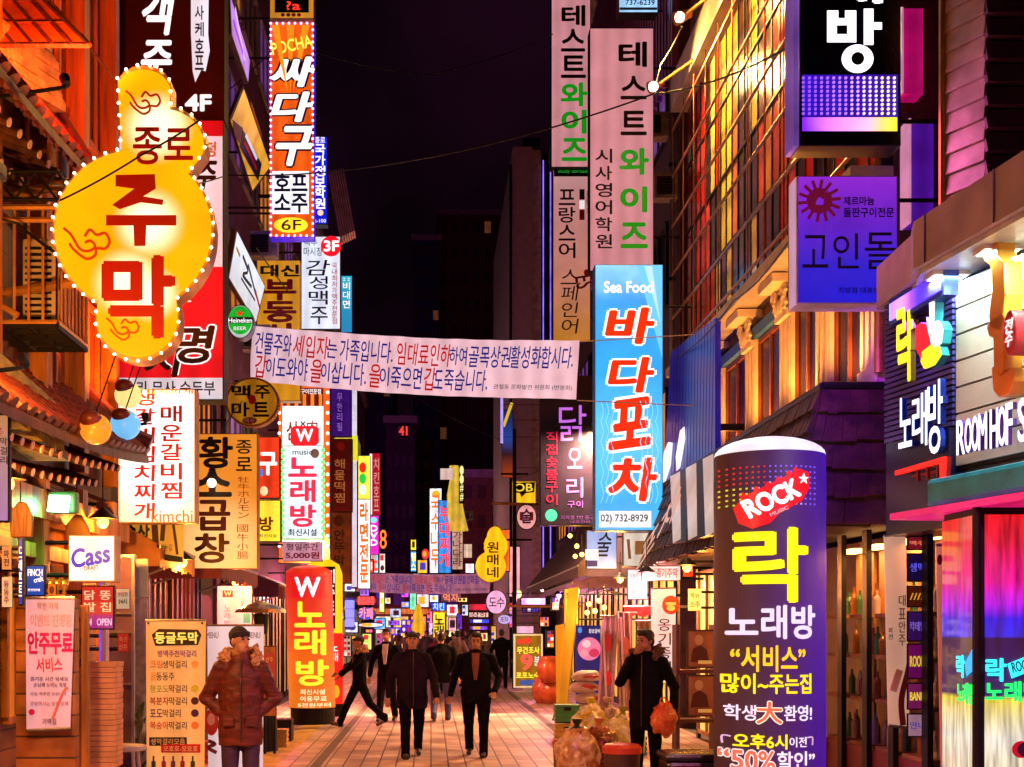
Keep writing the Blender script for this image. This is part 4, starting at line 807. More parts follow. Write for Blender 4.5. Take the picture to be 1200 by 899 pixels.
# green floodlight
t = thing('floodlight', 'green cast floodlight shining under the dark tile eave', 'lamp', P(72, 590, 10.6)); p = P(72, 590, 10.6)
MB().wbox(p.x-.12, p.y, p.z-.08, p.x+.12, p.y+.12, p.z+.1).build('housing', M('green_housing', (.05, .35, .12), .4), t, bev=.02)
f = q3(p+Vector((-.1, -.012, .07)), p+Vector((.09, -.012, .06)), p+Vector((-.07, -.06, -.08))); MB().box(f, .01, -.15, .18, -.01, 0, .02).build('lens', E('d8fff0', 6, 0), t)
light('SPOT', p+Vector((0, -.12, -.02)), '50ff90', 35, t, .06, p+Vector((-.4, -.8, -1.2)), 130); MB().tube(p+Vector((0, .1, .05)), (-3.3, p.y+.15, p.z+.15), .02).build('arm', DARK, t)
# banners of cloth on the pub
def banner(name, label, pts, d, mat, items, cat='banner', bars=True, th=.012, leg=None, fm=None, rz=0):
    f = fm or fr(d); cx = sum(p[0] for p in pts)/4; by = max(p[1] for p in pts)
    t = thing(name, label, cat, f.pt(*f.hit(cx, by))); MB().ppoly(f, pts, -th, 0).build('cloth', mat, t); put(t, f, items, .003)  # the cloth looks lit through its own painted emission
    if bars:
        for a, b in ((pts[0], pts[1]), (pts[3], pts[2])): MB().tube(f.pt(*f.hit(*a), -.008), f.pt(*f.hit(*b), -.008), .014).build('rod', STEEL, t)
    if leg: 
        for p in (pts[3], pts[2]): q = f.pt(*f.hit(*p), -.02); MB().tube((q.x, q.y, 0), (q.x, q.y, q.z), .012).build('leg', STEEL, t)
    return t
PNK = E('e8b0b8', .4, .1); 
banner('cloth_banner', 'pink cloth banner with magenta letters pinned on the honey planks', [(30, 701), (87, 701), (82, 853), (31, 856)], 10.1, PNK, [('T', '안주무료', (33, 741, 85, 766), 'c01078', {'b': .06}), ('T', '서비스', (43, 771, 73, 787), 'c81828', {'b': .03, 'r': 3}), ('T', '즐거운 시간 되세요', (36, 793, 80, 798), '805060'), ('T', '손님께 드리는 특별', (40, 800, 78, 805), '805060'), ('T', '착한 가격', (44, 706, 68, 714), 'a89070'), ('T', '이벤트 진행중', (36, 720, 84, 734), 'e0a0b0'), ('T', '오늘 하루만 드립니다', (36, 811, 78, 815), 'a07880'), ('T', '주문하시는 모든 분께', (36, 822, 80, 827), 'c08890'), ('T', '가맥집', (50, 842, 66, 849), '804050'), ('E', 0, (34, 831, 41, 838), 'd01878'), ('S', 0, [(62, 842), (74, 812), (80, 806)], 'c06868', {'wd': .02})], bars=True)
MB().wbox(-3.3, 10.18, .25, -2.83, 10.3, 1.95).build('board', WOODH, pub); MB().wbox(-2.9, 10.4, .4, -2.79, 10.46, 1.9).build('signboard', TIMB, pub)
put(pub, fr(10.395), [('V', '안주전문점', (88, 722, 95, 782), '281008', {'b': .03}), ('S', 0, [(86, 796), (89, 818)], 'a01818', {'wd': .04})])
t = thing('slatted_panel', 'orange lit slatted wooden panel leaning in front of the pub door', 'panel', P(120, 890, 11.0)); f = fr(11.0); mb = MB(); rn = random.Random(2)
for i in range(20): mb.pbox(f, (104.5+rn.uniform(-.6, .6), 776+i*6.2, 135+rn.uniform(-.6, .6), 781.6+i*6.2), -.28+rn.uniform(-.01, .01), 0)
mb.build('slats', M('peach_board', (.6, .3, .14), .6), t); MB().pbox(f, (103, 776, 104.3, 948), -.06, .012).build('stile', TIMB, t)
t = thing('door_post', 'white enamel door post lit violet along its edge', 'post', P(121, CY, 11.6)-Vector((0, 0, CH))); f = fr(11.6)
MB().pbox(f, (118, 640, 124, 957), -.12, 0).build('post', WHITEP, t); MB().pbox(f, (115.5, 640, 117.8, 957), -.1, -.02).build('light_strip', E('4838e8', 1.4, .2), t)
t = thing('glass_panel', 'frosted glass screen with mottled lower half beside the door post', 'screen', (P(166, CY, 12.7)).xyz-Vector((0, 0, CH))); f = fr(12.7)
MB().pbox(f, (159, 655, 173, 700), -.03, 0).build('upper_pane', M('frosted_green', (.35, .45, .45), .4), t); MB().pbox(f, (159, 701, 173, 937), -.03, 0).build('lower_pane', M('mottled_glass', (.35, .33, .36), .3, 0, .4, 12), t); MB().pbox(f, (157, 650, 159, 937), -.05, .02).build('frame', STEEL, t)
t = thing('door_frame', 'steel door frame with three cross bars between post and frosted screen', 'door frame', P(140, CY, 12.4)-Vector((0, 0, CH))); f = fr(12.4); mb = MB()
for x in (126, 154): mb.pbox(f, (x, 650, x+3, 940), -.05, 0)
for y in (650, 717, 739, 800, 870): mb.pbox(f, (129, y, 154, y+3), -.045, -.005)
mb.build('frame', STEEL, t); MB().pbox(f, (129, 653, 154, 940), -.03, -.022).build('pane', M('violet_glass', (.1, .06, .12), .12), t)
# potted plant, white stools, buckets
t = thing('potted_plant', 'dark green leafy plant in a pot beside the amber menu banner', 'plant', P(160, 938, 12.75)); p = t.location.copy(); rn = random.Random(4)
MB().tube((p.x, p.y, 0), (p.x, p.y, .3), .11, .15, 16).build('pot', M('brown_pot', (.2, .08, .04), .5), t); lf = MB(); sm = MB()
for i in range(46):
    a = rn.uniform(0, 6.28); e = rn.uniform(.2, 1.4); l = rn.uniform(.18, .6); q = Vector((p.x+math.cos(a)*.03, p.y+math.sin(a)*.03, .3)); tip = q+Vector((math.cos(a)*math.cos(e)*l*.55, math.sin(a)*math.cos(e)*l*.55, math.sin(e)*l*1.2))
    sm.tube(q, tip, .006, .003, 5); u = (tip-q).normalized(); sd_ = u.cross(Vector((0, 0, 1))).normalized(); ll = rn.uniform(.08, .15)
    lf.add([tip-u*.02, tip+u*ll*.5+sd_*ll*.35, tip+u*ll+Vector((0, 0, -.03)), tip+u*ll*.5-sd_*ll*.35], [(0, 1, 2, 3)])
sm.build('stem', M('plant_stem', (.06, .07, .02), .6), t); lf.build('foliage', M('dark_leaf', (.035, .07, .025), .45, 0, .4), t)
def stool(name, label, c, r, h, mat, g=None):
    t = thing(name, label, 'stool', c, g); x, y, z = c
    MB().tube((x, y, h-.05), (x, y, h), r*.95, r, 24).build('seat', mat, t, bev=.008)
    for a in (45, 135, 225, 315): MB().tube((x+r*.95*math.cos(R(a)), y+r*.95*math.sin(R(a)), 0), (x+r*.65*math.cos(R(a)), y+r*.65*math.sin(R(a)), h-.05), .022, .018).build('leg', mat, t)
    return t
stool('stool', 'white plastic stool in front of the potted plant', (P(147, 0, 12.2).x, 12.2, 0), .2, .6, WHITEP)
RDP = M('red_plastic', (.55, .05, .02), .35, 0, .1)
t = thing('bucket', 'red plastic bucket at the foot of the honey planks', 'bucket', (P(88, 0, 10.2).x, 10.2, 0)); x, y = t.location.x, 10.2
mb = MB(); mb.ring([[(x+r*math.cos(6.283*j/24), y+r*math.sin(6.283*j/24), z) for j in range(24)] for r, z in ((.1, 0), (.13, .36), (.145, .36), (.145, .4), (.12, .4), (.095, .04))]); mb.build('body', RDP, t)
t = thing('folded_tarpaulin', 'orange folded tarpaulin heaped beside the red bucket', 'tarpaulin', (P(118, 0, 10.3).x, 10.3, 0))
for i, (dx, z) in enumerate(((0, .08), (.04, .22), (-.04, .33))): MB().lump((t.location.x+dx, 10.3, z), (.26-.03*i, .2, .1), .3, 1.6, i).build('fold', M('orange_sheet', (.62, .16, .04), .4, 0, .2), t, smooth=True)
# amber menu stand
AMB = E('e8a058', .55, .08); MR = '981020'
mi = [('P', 0, [(178, 744), (186, 737), (232, 738), (236, 744), (232, 756), (182, 757)], '281410'), ('T', '동글두막', (182, 741, 232, 754), 'f0d860', {'lit': .7, 'b': .05, 'w': .004}), ('T', '병맥주천막걸리', (185, 762, 230, 770), '7818a0', {'b': .03})]
for i, (a, ca, b) in enumerate((('크림', 'd88020', '생막걸리'), ('꿀', 'e0b020', '동동주'), ('청포도', 'a0b020', '막걸리'), ('복분자', MR, '막걸리'), ('포도', '581890', '막걸리'), ('복숭아', 'd02828', '막걸리'))):
    y = 774+i*14.3; n = len(a); mi += [('T', a, (176, y, 176+7.2*n, y+9), ca, {'b': .03}), ('T', b, (176+7.4*n, y, 176+7.4*n+7*len(b), y+9), '402018', {'b': .02})]
    mi.append(('E', 0, (224, y, 233, y+9), ['e0b060', 'f0e0a0', 'c0c830', '401018', '38104c', 'e08840'][i]))
mi += [('R', 0, (175, 864, 219, 874), '181014'), ('T', '생막걸리모음', (177, 865.5, 217, 872.5), 'f0d8a0', {'w': .003}), ('R', 0, (189, 872, 235, 882), 'c81820', {'w': .004}), ('T', '오호호-오호호', (192, 874, 232, 880), 'f8d8b0', {'w': .008})]
for i, x in enumerate((180, 192, 203, 214, 226)): mi += [('R', 0, (x-2.5, 892, x+2.5, 910), ['183818', '902868', '602878', '902020', '284018'][i], {'n': 'bottle_print'}), ('R', 0, (x-1, 886, x+1, 892), ['183818', '902868', '602878', '902020', '284018'][i], {'n': 'bottle_print'})]
t = banner('menu_stand', 'amber standing menu banner listing rice wines with small fruit pictures', [(171, 727), (241, 727), (239, 930), (172, 930)], 12.3, AMB, mi, 'banner', leg=True)
for x in (174, 237): put(t, fr(12.3), [('E', 0, (x-1.3, 729, x+1.3, 731.6), '301808')], .006)
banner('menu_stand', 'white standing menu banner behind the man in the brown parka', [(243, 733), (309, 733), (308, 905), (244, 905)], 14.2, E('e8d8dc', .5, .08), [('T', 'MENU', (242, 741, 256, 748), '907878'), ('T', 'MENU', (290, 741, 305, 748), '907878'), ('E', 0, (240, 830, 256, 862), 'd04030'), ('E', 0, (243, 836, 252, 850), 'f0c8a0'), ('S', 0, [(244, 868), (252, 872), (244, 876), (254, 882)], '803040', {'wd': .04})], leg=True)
sign('white_price_board', 'white upright board with a small red crown badge behind the menu stands', fr(19.5), (254, 686, 296, 760), E('e0dcf0', .35, .2), [('R', 0, (261, 692, 273, 700), 'd01828'), ('T', 'W', (263, 693, 271, 699), W_, {'w': .004}), ('V', '노래방', (263, 708, 270, 735), '9080b0'), ('R', 0, (285, 719, 293, 730), '30b0c8'), ('V', '영업중', (282, 692, 286, 714), '806080')], .1, post=0)
# patio heater
t = thing('patio_heater', 'metal patio heater with a wide shallow dome behind the menu stands', 'heater', (P(306, 0, 18).x, 18, 0)); x, y = t.location.x, 18; z = P(0, 718, 18).z
mb = MB(); mb.ring([[(x+r*math.cos(6.283*j/32), y+r*math.sin(6.283*j/32), z+dz) for j in range(32)] for r, dz in ((.37, 0), (.34, .05), (.2, .11), (.05, .15), (.02, .15))]); mb.build('dome', M('brushed_brass', (.55, .42, .3), .25, .9), t, smooth=False)
MB().tube((x, y, 0), (x, y, z), .035).build('pole', STEEL, t); MB().tube((x, y, z-.3), (x, y, z-.02), .09, .11, 16).build('burner', DARK, t); MB().tube((x, y, 0), (x, y, .5), .24, .22, 20).build('base', M('dark_metal'), t)
sign('easel_sign', 'small wooden easel board with a red chalk panel by the kerb', fr(17.5), (308, 757, 324, 840), TIMB, [('R', 0, (310, 765, 322, 828), E('b02818', .4)), ('T', '안주', (312, 770, 320, 776), 'f0c070', {'w': .004}), ('S', 0, [(316, 785), (313, 800), (319, 815)], 'f0a060', {'wd': .05, 'w': .004})], .05, post=0)
t = thing('speaker_box', 'black box standing on the pavement beside the easel board', 'box', (P(330, 0, 19.5).x, 19.5, 0)); x = t.location.x
MB().wbox(x-.16, 19.4, .0, x+.16, 19.75, .34).build('body', BLACKP, t, bev=.02); MB().wbox(x-.12, 19.385, .05, x+.12, 19.4, .28).build('grille', DARK, t)
# inflatable tube signs
def tube_sign(name, label, c, r, h, mat, top, lean=0, base=None, bh=.3):
    t = thing(name, label, 'inflatable sign', (c[0], c[1], 0)); x, y = c; mb, tp = MB(), MB(); n = 48; L = lambda z: x+lean*z
    rng = lambda r_, z: [(L(z)+r_*math.cos(6.28319*j/n), y+r_*math.sin(6.28319*j/n), z) for j in range(n)]
    mb.ring([rng(r*(1+.006*math.sin(z*9)), z) for z in [bh+(h-bh-.0)*i/24 for i in range(25)]], False); mb.build('tube', mat, t, smooth=True)
    tp.ring([rng(r*math.cos(a)*.995+.001, h+r*.35*math.sin(a)) for a in [R(90)*i/8 for i in range(9)]]); tp.build('top', top, t, smooth=True)
    MB().tube((x, y, 0), (x, y, bh+.005), r*.96, r*.96, 32).build('base', base or BLACKP, t, bev=.02)
    return t
def cyl_items(t, c, r, items, lean=0):       # letters wrapped on a tube: flat mesh bent round it
    def fine(m):                            # short edges so that the letters follow the tube
        bm = bmesh.new(); vs = [bm.verts.new(v) for v in m.v]
        for q in m.f:
            try: bm.faces.new([vs[i] for i in q])
            except ValueError: pass
        bmesh.ops.triangulate(bm, faces=bm.faces[:])
        for _ in range(4):
            es = [e for e in bm.edges if abs(e.verts[0].co.x-e.verts[1].co.x) > .05]
            if not es: break
            bmesh.ops.subdivide_edges(bm, edges=es, cuts=1); bmesh.ops.triangulate(bm, faces=[q for q in bm.faces if len(q.verts) > 3])
        bm.verts.index_update(); m.v = [v.co.copy() for v in bm.verts]; m.f = [tuple(v.index for v in q.verts) for q in bm.faces]; bm.free()
    for it in items:
        st, bx, mat, o = it; m0 = MB(); f = fr(c[1]-r); ob = MB()
        def wrap(m, w):
            fine(m)
            for v in m.v:
                du = v.x-c[0]-lean*v.z; a = math.asin(max(-.98, min(.98, du/r))) if o.get('proj', 1) else du/r; k = r+w+(f.o.y-v.y)
                v.x = c[0]+lean*v.z+k*math.sin(a); v.y = c[1]-k*math.cos(a)
        if o.get('ol'): ob.text(f, st, bx, 0, .003, bold=o.get('b', .03), rot=o.get('r', 0), grow=.05); wrap(ob, .006); ob.build('outline', ink(o['ol'], .9), t)
        if st == '#': m0.ppoly(f, bx, 0, .003)
        elif st == 'dots':
            for (x, y, s) in bx: m0.pbox(f, (x-s, y-s, x+s, y+s), 0, .003)
        elif st == 'line': m0.ribbon(f, bx, .012, 0, .003)
        else: m0.text(f, st, bx, 0, .004, bold=o.get('b', .03), rot=o.get('r', 0), sh=o.get('s', 0))
        wrap(m0, o.get('w', .008)); m0.build(o.get('n', 'lettering'), ink(mat, o.get('lit', .9)), t)
wc_ = ((364-CX)*22.8/F, 23.2); bs = E('f07818', .85, .15)
wt = tube_sign('inflatable_tube_sign', 'orange inflatable karaoke tube sign with yellow letters and a red crest', wc_, .42, 2.72, EG(((0, 'e87810'), (.45, 'f06010'), (.62, 'e83818'), (1, 'e01c18')), .8, 2, 0, 2.8), E('e03018', .7, .1), -.025)
cyl_items(wt, wc_, .42, [('#', [(342, 675), (380, 675), (380, 701), (342, 701)], 'd81820', {'n': 'badge', 'w': .004, 'lit': .8}), ('W', (346, 677, 374, 699), W_, {'b': .05, 'lit': 1, 'w': .01}), ('노', (346, 706, 379, 734), 'f8e030', {'b': .05}), ('래', (346, 739, 380, 767), 'f8e030', {'b': .05}), ('방', (348, 774, 383, 803), 'f8e030', {'b': .05}), ('최신시설', (352, 808, 380, 814), 'f8e0b0', {}), ('이용무료', (352, 816, 382, 822), 'f8e0b0', {}), ('5천원부터', (349, 824, 386, 829), 'f8e0b0', {})], -.025)
# yellow arch sign behind the tube
t = thing('arch_sign', 'yellow rounded arch sign with a black letter panel over a red base', 'sign', P(385, 838, 25)); f = fr(25)
MB().ppoly(f, [(356, 668), (364, 658), (386, 655), (396, 661), (400, 672), (400, 742), (356, 742)], -.3, 0).build('casing', E('f0c818', .8), t); MB().pbox(f, (370, 664, 393, 737), 0, .01).build('panel', BLACKP, t)
MB().pbox(f, (360, 742, 401, 825), -.32, .01).build('lower_panel', E('e01c18', .8), t); put(t, f, [('V', '비주트', (384, 666, 392, 722), W_, {'lit': .9, 'b': .04}), ('V', '노래', (388, 752, 396, 776), W_, {'lit': .9}), ('E', 0, (390, 803, 398, 818), 'f0a020', {'lit': .8})], .012)
MB().pbox(f, (388, 825, 402, 840), -.3, 0).build('foot', BLACKP, t)
# ================= right side signs ========================================
RA = 4.3; PK = 'c8888c'
PALE = E('d08c94', .62, .08)
GRN = '18a018'
sea = sign('seafood_sign', 'tall sky blue lightbox with big red letters outlined white and a phone number', fr(20.6), (697, 310, 777, 622), [1.0, (0, '58b0e8'), (.1, '30a8f0'), (.35, '58c0f0'), (.6, '10a0f0'), (.85, '2098e8'), (1, '88d0f8')], [
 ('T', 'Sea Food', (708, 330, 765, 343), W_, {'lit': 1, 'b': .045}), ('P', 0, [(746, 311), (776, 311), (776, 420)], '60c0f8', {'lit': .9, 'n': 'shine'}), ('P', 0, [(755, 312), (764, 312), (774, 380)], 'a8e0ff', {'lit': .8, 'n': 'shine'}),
 ('T', '바', (713, 362, 764, 402), 'e83008', {'lit': .7, 'b': .06, 's': .2, 'ol': 'f8f8ff', 'ollit': 1, 'og': .06}), ('T', '다', (716, 420, 764, 459), 'e83008', {'lit': .7, 'b': .06, 's': .2, 'ol': 'f8f8ff', 'ollit': 1, 'og': .06}), ('T', '포', (716, 470, 762, 522), 'e83008', {'lit': .7, 'b': .06, 's': .2, 'r': 8, 'ol': 'f8f8ff', 'ollit': 1, 'og': .06}), ('T', '차', (716, 538, 768, 586), 'e83008', {'lit': .7, 'b': .06, 's': .15, 'ol': 'f8f8ff', 'ollit': 1, 'og': .06}),
 ('R', 0, (702, 599, 763, 618), E('e8f0f8', .9)), ('T', '02) 732-8929', (704, 603, 759, 614), '283048', {'b': .03, 'w': .006})]+
 [('S', 0, [(704+x, 470+24*k+(x//6) % 2*0), (707+x, 482+24*k), (704+x, 494+24*k)], '88d0f8', {'wd': .012, 'lit': .8, 'n': 'wave'}) for k in range(5) for x in (0, 6, 12, 46, 52, 58, 64)], .3, arm=RA, case=M('blue_case', (.03, .2, .5), .4))
sign('academy_board', 'pale pink board with black and green letters directly above the sky blue lightbox', fr(22), (691, 33, 766, 318), PALE, [('T', '테', (726, 50, 757, 78), K_, {'b': .05}), ('T', '스', (728, 90, 757, 116), K_, {'b': .04}), ('T', '트', (728, 131, 757, 158), K_, {'b': .04}), ('T', '와', (727, 175, 759, 204), GRN, {'b': .06, 'lit': .5}), ('T', '이', (728, 220, 757, 248), GRN, {'b': .06, 'lit': .5}), ('T', '즈', (728, 262, 758, 290), GRN, {'b': .05, 'lit': .5}), ('V', '시사영어학원', (698, 173, 717, 293), K_, {'b': .03, 'g': .2})], .3, arm=RA)
sign('academy_board', 'taller pale pink board with black and green letters reaching the top of the photo', fr(27), (646, -60, 692, 196), PALE, [('T', '테', (659, 7, 685, 30), K_, {'b': .05}), ('T', '스', (658, 35, 685, 60), K_, {'b': .04}), ('T', '트', (658, 66, 686, 91), K_, {'b': .04}), ('T', '와', (658, 98, 687, 124), GRN, {'b': .06, 'lit': .5}), ('T', '이', (659, 130, 686, 156), GRN, {'b': .06, 'lit': .5}), ('T', '즈', (659, 163, 687, 188), GRN, {'b': .05, 'lit': .5})], .3, arm=RA)
sign('language_sign', 'salmon board with thin black letters under a small green lettered strip', fr(27.2), (648, 195, 692, 401), [.55, (0, 'd88828'), (.35, 'd88870'), (.8, 'd89090'), (1, 'd0a0a0')], [('R', 0, (649, 195, 690, 207), BLACKP), ('T', 'study abroad', (654, 199, 688, 204), '209830', {'lit': .6, 'w': .005}), ('V', '프랑스어', (655, 221, 674, 304), K_, {'b': .03, 'g': .14}), ('V', '스페인어', (658, 315, 677, 392), K_, {'b': 0, 's': .15, 'g': .1}), ('R', 0, (679, 222, 685, 234), '201830'), ('R', 0, (679, 235, 685, 245), W_, {'lit': .6}), ('R', 0, (679, 246, 685, 258), 'a02018'), ('V', '프랑스', (687, 224, 691, 250), K_), ('T', 'ES', (678, 320, 692, 341), '901818', {'r': -80, 'b': .03}), ('E', 0, (684, 316, 690, 323), 'c02020')], .28, arm=RA)
sign('duck_sign', 'black sign with violet brush letters and a red column beside the sky blue lightbox', fr(25), (633, 440, 700, 616), M('black_face', (.008, .005, .015), .3), [('T', '닭', (655, 475, 687, 517), 'b060d0', {'lit': .9, 'b': .0}), ('T', '오', (665, 525, 682, 549), 'b060d0', {'lit': .9, 'b': .02}), ('T', '리', (664, 560, 683, 583), 'b060d0', {'lit': .9, 'b': .02}), ('T', '구이', (665, 587, 683, 595), '9050b0', {'lit': .8}), ('V', '직접숯불구이', (640, 505, 653, 593), 'a01038', {'lit': .7, 'b': .02}), ('E', 0, (639, 597, 653, 611), '28b088', {'lit': .9}), ('T', '지하철 7번 출구', (657, 604, 696, 609), '604080', {'lit': .5}), ('T', '대표전화', (668, 610, 692, 613.5), '604080', {'lit': .4})], .25, arm=RA)
sign('phone_sign', 'small pale blue sign with a phone number cut by the top of the photo', fr(23), (725, -30, 771, 15), E('98c8f0', .9), [('T', '737-6239', (733, 0, 767, 6), '203060', {'b': .03}), ('R', 0, (726, 9, 770, 12), '4888c8')], .3, arm=RA)
# round sign pair
sign('beer_shield_sign', 'yellow shield sign with a black bubble and two fat letters', fr(38), (600, 564, 628, 590), E('f0b818', .85), [('P', 0, [(601, 566), (627, 565), (626, 577), (616, 578), (611, 583), (609, 578), (602, 577)], '180c10', {'w': .01}), ('T', 'OB', (603, 567, 624, 576), 'f0d038', {'lit': .8, 'b': .03, 'w': .02})], .2, arm=RA)
sign('round_sign', 'round rose sign with a violet emblem under the yellow shield sign', fr(36), (605, 591, 629, 621), E('e8a0a0', .7), [('R', 0, (609, 600, 613, 610), 'c83020'), ('R', 0, (621, 600, 625, 610), 'c83020'), ('T', '술', (611, 597, 623, 613), '6020a0', {'b': .05, 'w': .004})], .15, shape='ell', arm=RA)
G2 = [(580, 627, 9, 10), (581, 640, 14, 17), (575, 664, 18, 18)]
gourd('gourd_sign', 'small yellow gourd sign hanging far down the street on the right', 36, G2, .2, None, [('V', '원매네', (571, 634, 584, 678), '301008', {'b': .04})], 0, 0, BRASS, E('f8b010', 1.0, .15), (577, 650), arm=RA, n=60)
sign('lantern_sign', 'round pink sign with dark letters under the small yellow gourd', fr(34), (569, 691, 594, 720), E('e0a0d0', .85), [('T', '도수', (573, 700, 591, 712), '281028', {'b': .03})], .2, shape='ell', arm=3.2); 
sign('oval_sign', 'small oval violet sign under the round pink sign', fr(33.5), (583, 720, 599, 732), E('b0a0e0', .8), [('T', '포차', (586, 723, 596, 729), '181828')], .15, shape='ell', arm=3.2)
# LED box and purple sign over the columned front
led = sign('led_sign', 'black LED box sign with a glowing white letter, dot rows and a colour bar', fr(11.5), (937, -70, 1056, 171), M('navy_face', (.004, .004, .02), .25), [('T', '래', (965, -45, 1032, 3), W_, {'lit': 1.5, 'b': .05}), ('P', 0, [(969, 13), (982, 13), (982, 22), (990, 22), (990, 13), (1003, 13), (1003, 50), (969, 50)], W_, {'lit': 1.5, 'n': 'lettering'}), ('R', 0, (980, 31, 992, 41), '040412', {'w': .01}), ('P', 0, [(1012, 11), (1023, 11), (1023, 27), (1033, 27), (1033, 35), (1023, 35), (1023, 53), (1012, 53)], W_, {'lit': 1.5, 'n': 'lettering'}), ('E', 0, (986, 53, 1023, 86), W_, {'lit': 1.5, 'n': 'lettering'}), ('E', 0, (997, 62, 1012, 77), '040412', {'w': .01}), ('R', 0, (940, 138, 1051, 154), EG(((0, '7020f0'), (.3, 'd070f0'), (.6, 'f090e0'), (.85, 'f8b060'), (1, 'f8d020')), 1.5, 0, -.42, .42), {'n': 'light_bar'})], .3, arm=5, case=M('black_case', (.015, .012, .03), .3))
lf_ = fr(11.5)
for j in range(16):
    q = j/15; hx = ['8048e8', '9058e8', 'a068e0', 'c090d8', 'e0c0a8', 'f8d880'][min(5, int(q*6))]; mb = MB()
    for i in range(9): mb.pell(lf_, (941+j*7.1-1.7, 92+i*5.2-1.7, 941+j*7.1+1.7, 92+i*5.2+1.7), .006, .016, 8)
    mb.build('dot_column', ink(hx, 1.3), led)
MB().pbox(lf_, (940, 88, 1052, 137), .0055, .0075).build('dot_panel', E('4018c8', .55, .15), led)
sf_ = wx(P(936.9, 0, 11.5).x); u = 11.5
MB().wbox(P(936.5, 0, 11.5).x-.05, 11.5, P(0, 171, 11.5).z, P(936.5, 0, 11.5).x-.004, 11.78, 9).build('side_panel', E('8858c8', .35, .3), led)
light('AREA', (3.6, 11.3, 5.95), 'f070b8', 22, led, .8, (3.75, 9.3, 4.6))  # added pink light below the sign, tinting the concrete canopy

ps = sign('dolmen_sign', 'violet lightbox with dark brush letters and a red firework emblem', fr(11.7), (934, 206, 1052, 356), [.75, (0, '0818d0'), (.3, '2820d0'), (.6, '6020c8'), (1, '9028d0')], [('T', '고', (940, 276, 970, 314), '140838', {'b': .0}), ('T', '인', (976, 274, 1006, 315), '140838', {'b': .0}), ('T', '돌', (1013, 273, 1049, 316), '140838', {'b': .0}), ('T', '제르마늄', (988, 231, 1024, 241), '140838', {'b': .03}), ('T', '돌판구이전문', (988, 244, 1047, 255), '140838', {'b': .03}), ('T', '지방점 대표번호', (982, 337, 1038, 344), '1c1058')]+
 [('S', 0, [(960+5*math.cos(a)+math.sin(k)*2, 236+5*math.sin(a)), (960+r*math.cos(a+.12), 236+r*math.sin(a+.12))], '8c1848', {'wd': .028, 'lit': .3, 'n': 'firework'}) for k in range(14) for a, r in ((k*.4488, 15), (k*.4488+.22, 25))], .3, arm=5, case=M('lilac_case', (.5, .4, .55), .4))
MB().wbox(P(933.5, 0, 11.7).x-.004, 11.72, P(0, 356, 11.7).z, P(933.5, 0, 11.7).x+.0, 11.93, P(0, 207, 11.7).z).build('side_panel', E('e0b0d0', .4, .1), ps)
# magenta and violet hangings in the recess behind
for b, m, nm, lab in (((1058, 10, 1082, 110), 'e0107c', 'hanging_sheet', 'hot pink upright panel behind the LED box sign'), ((1067, 140, 1094, 262), '6018b8', 'hanging_sheet', 'violet square column panel above the concrete canopy')):
    t = thing(nm, lab, 'panel', fr(11.9).pt(*fr(11.9).hit((b[0]+b[2])/2, b[3]))); MB().pbox(fr(11.9), b, -.2, 0).build('body', E(m, .45, .3), t); MB().pbox(fr(11.9), (b[0]-3, b[1], b[0]-.5, b[3]), -.2, .03).build('edge', E('f0a0d0', .4, .2), t); q = t.location; MB().wbox(q.x, 12.1, q.z+.3, q.x+.1, 12.4, q.z+.4).build('bracket', DARK, t)
# neon of the near building
def chan(name, label, items, out, sidemat, cat='neon sign'):
    f = NW.off(out); p = f.pt(*f.hit(*items[0][1][:2])) if not isinstance(items[0][1][0], tuple) else f.pt(*f.hit(*items[0][1][0]))
    t = thing(name, label, cat, p)
    for st, bx, mat, o in items:
        a, b, c, m = MB(), MB(), MB(), o.get('d', .05)
        if isinstance(st, str): a.text(f, st, bx, -m, -.003, bold=o.get('b', .02)); b.text(f, st, bx, -.003, .001, bold=o.get('b', .02))
        else: a.ppoly(f, bx, -m, -.012); b.ppoly(f, bx, -.012, .01)
        a.build('return', o.get('sm', sidemat), t); b.build(o.get('n', 'letter'), ink(mat, o.get('lit', 1.3)), t)
    for px in ((items[0][1][0] if not isinstance(items[0][1][0], tuple) else items[0][1][0][0]),):
        MB().tube(p+f.n*-.1, p-f.n*(out+.03), .02).build('bracket', DARK, t)
    return t
TEAL = M('teal_return', (.03, .35, .42), .3, .2)
MB().box(NW, us(1046), 2.5, ub-.005, 3.28, -.06, .06).build('neon_backing', M('navy_backing', (.01, .01, .05), .3), nr)
chan('neon_letters', 'blue rimmed white channel letters in a row below the indigo louvre', [('노', (1053, 468, 1068, 522), 'e8f0ff', {}), ('래', (1069, 463, 1086, 521), 'e8f0ff', {}), ('방', (1087, 449, 1104, 529), 'e8f0ff', {})], .12, M('blue_return', (.02, .06, .6), .3, .2))
chan('neon_letters', 'yellow channel letter on the indigo louvre above the white ones', [('락', (1051, 361, 1069, 443), 'f8e020', {'b': .045})], .12, M('olive_return', (.3, .25, .02), .4))
hnd = [(1090, 352), (1094, 352), (1093, 376), (1097, 380), (1099, 376), (1102, 380), (1104, 386), (1102, 402), (1096, 408), (1092, 402), (1088, 384), (1087, 372), (1091, 376)]
chan('neon_emblem', 'neon hand emblem in white over red and yellow splashes on the louvre', [(0, hnd, 'f8f8ff', {'n': 'hand', 'd': .09}), (0, [(1074, 384), (1080, 378), (1086, 380), (1092, 384), (1092, 404), (1086, 418), (1080, 420), (1075, 410)], 'e81820', {'n': 'splash', 'sm': M('red_return', (.4, .02, .02), .4), 'd': .06}), (0, [(1082, 412), (1092, 404), (1100, 406), (1102, 416), (1094, 428), (1084, 432), (1080, 424)], 'f8d820', {'n': 'splash', 'd': .08})], .16, TEAL)
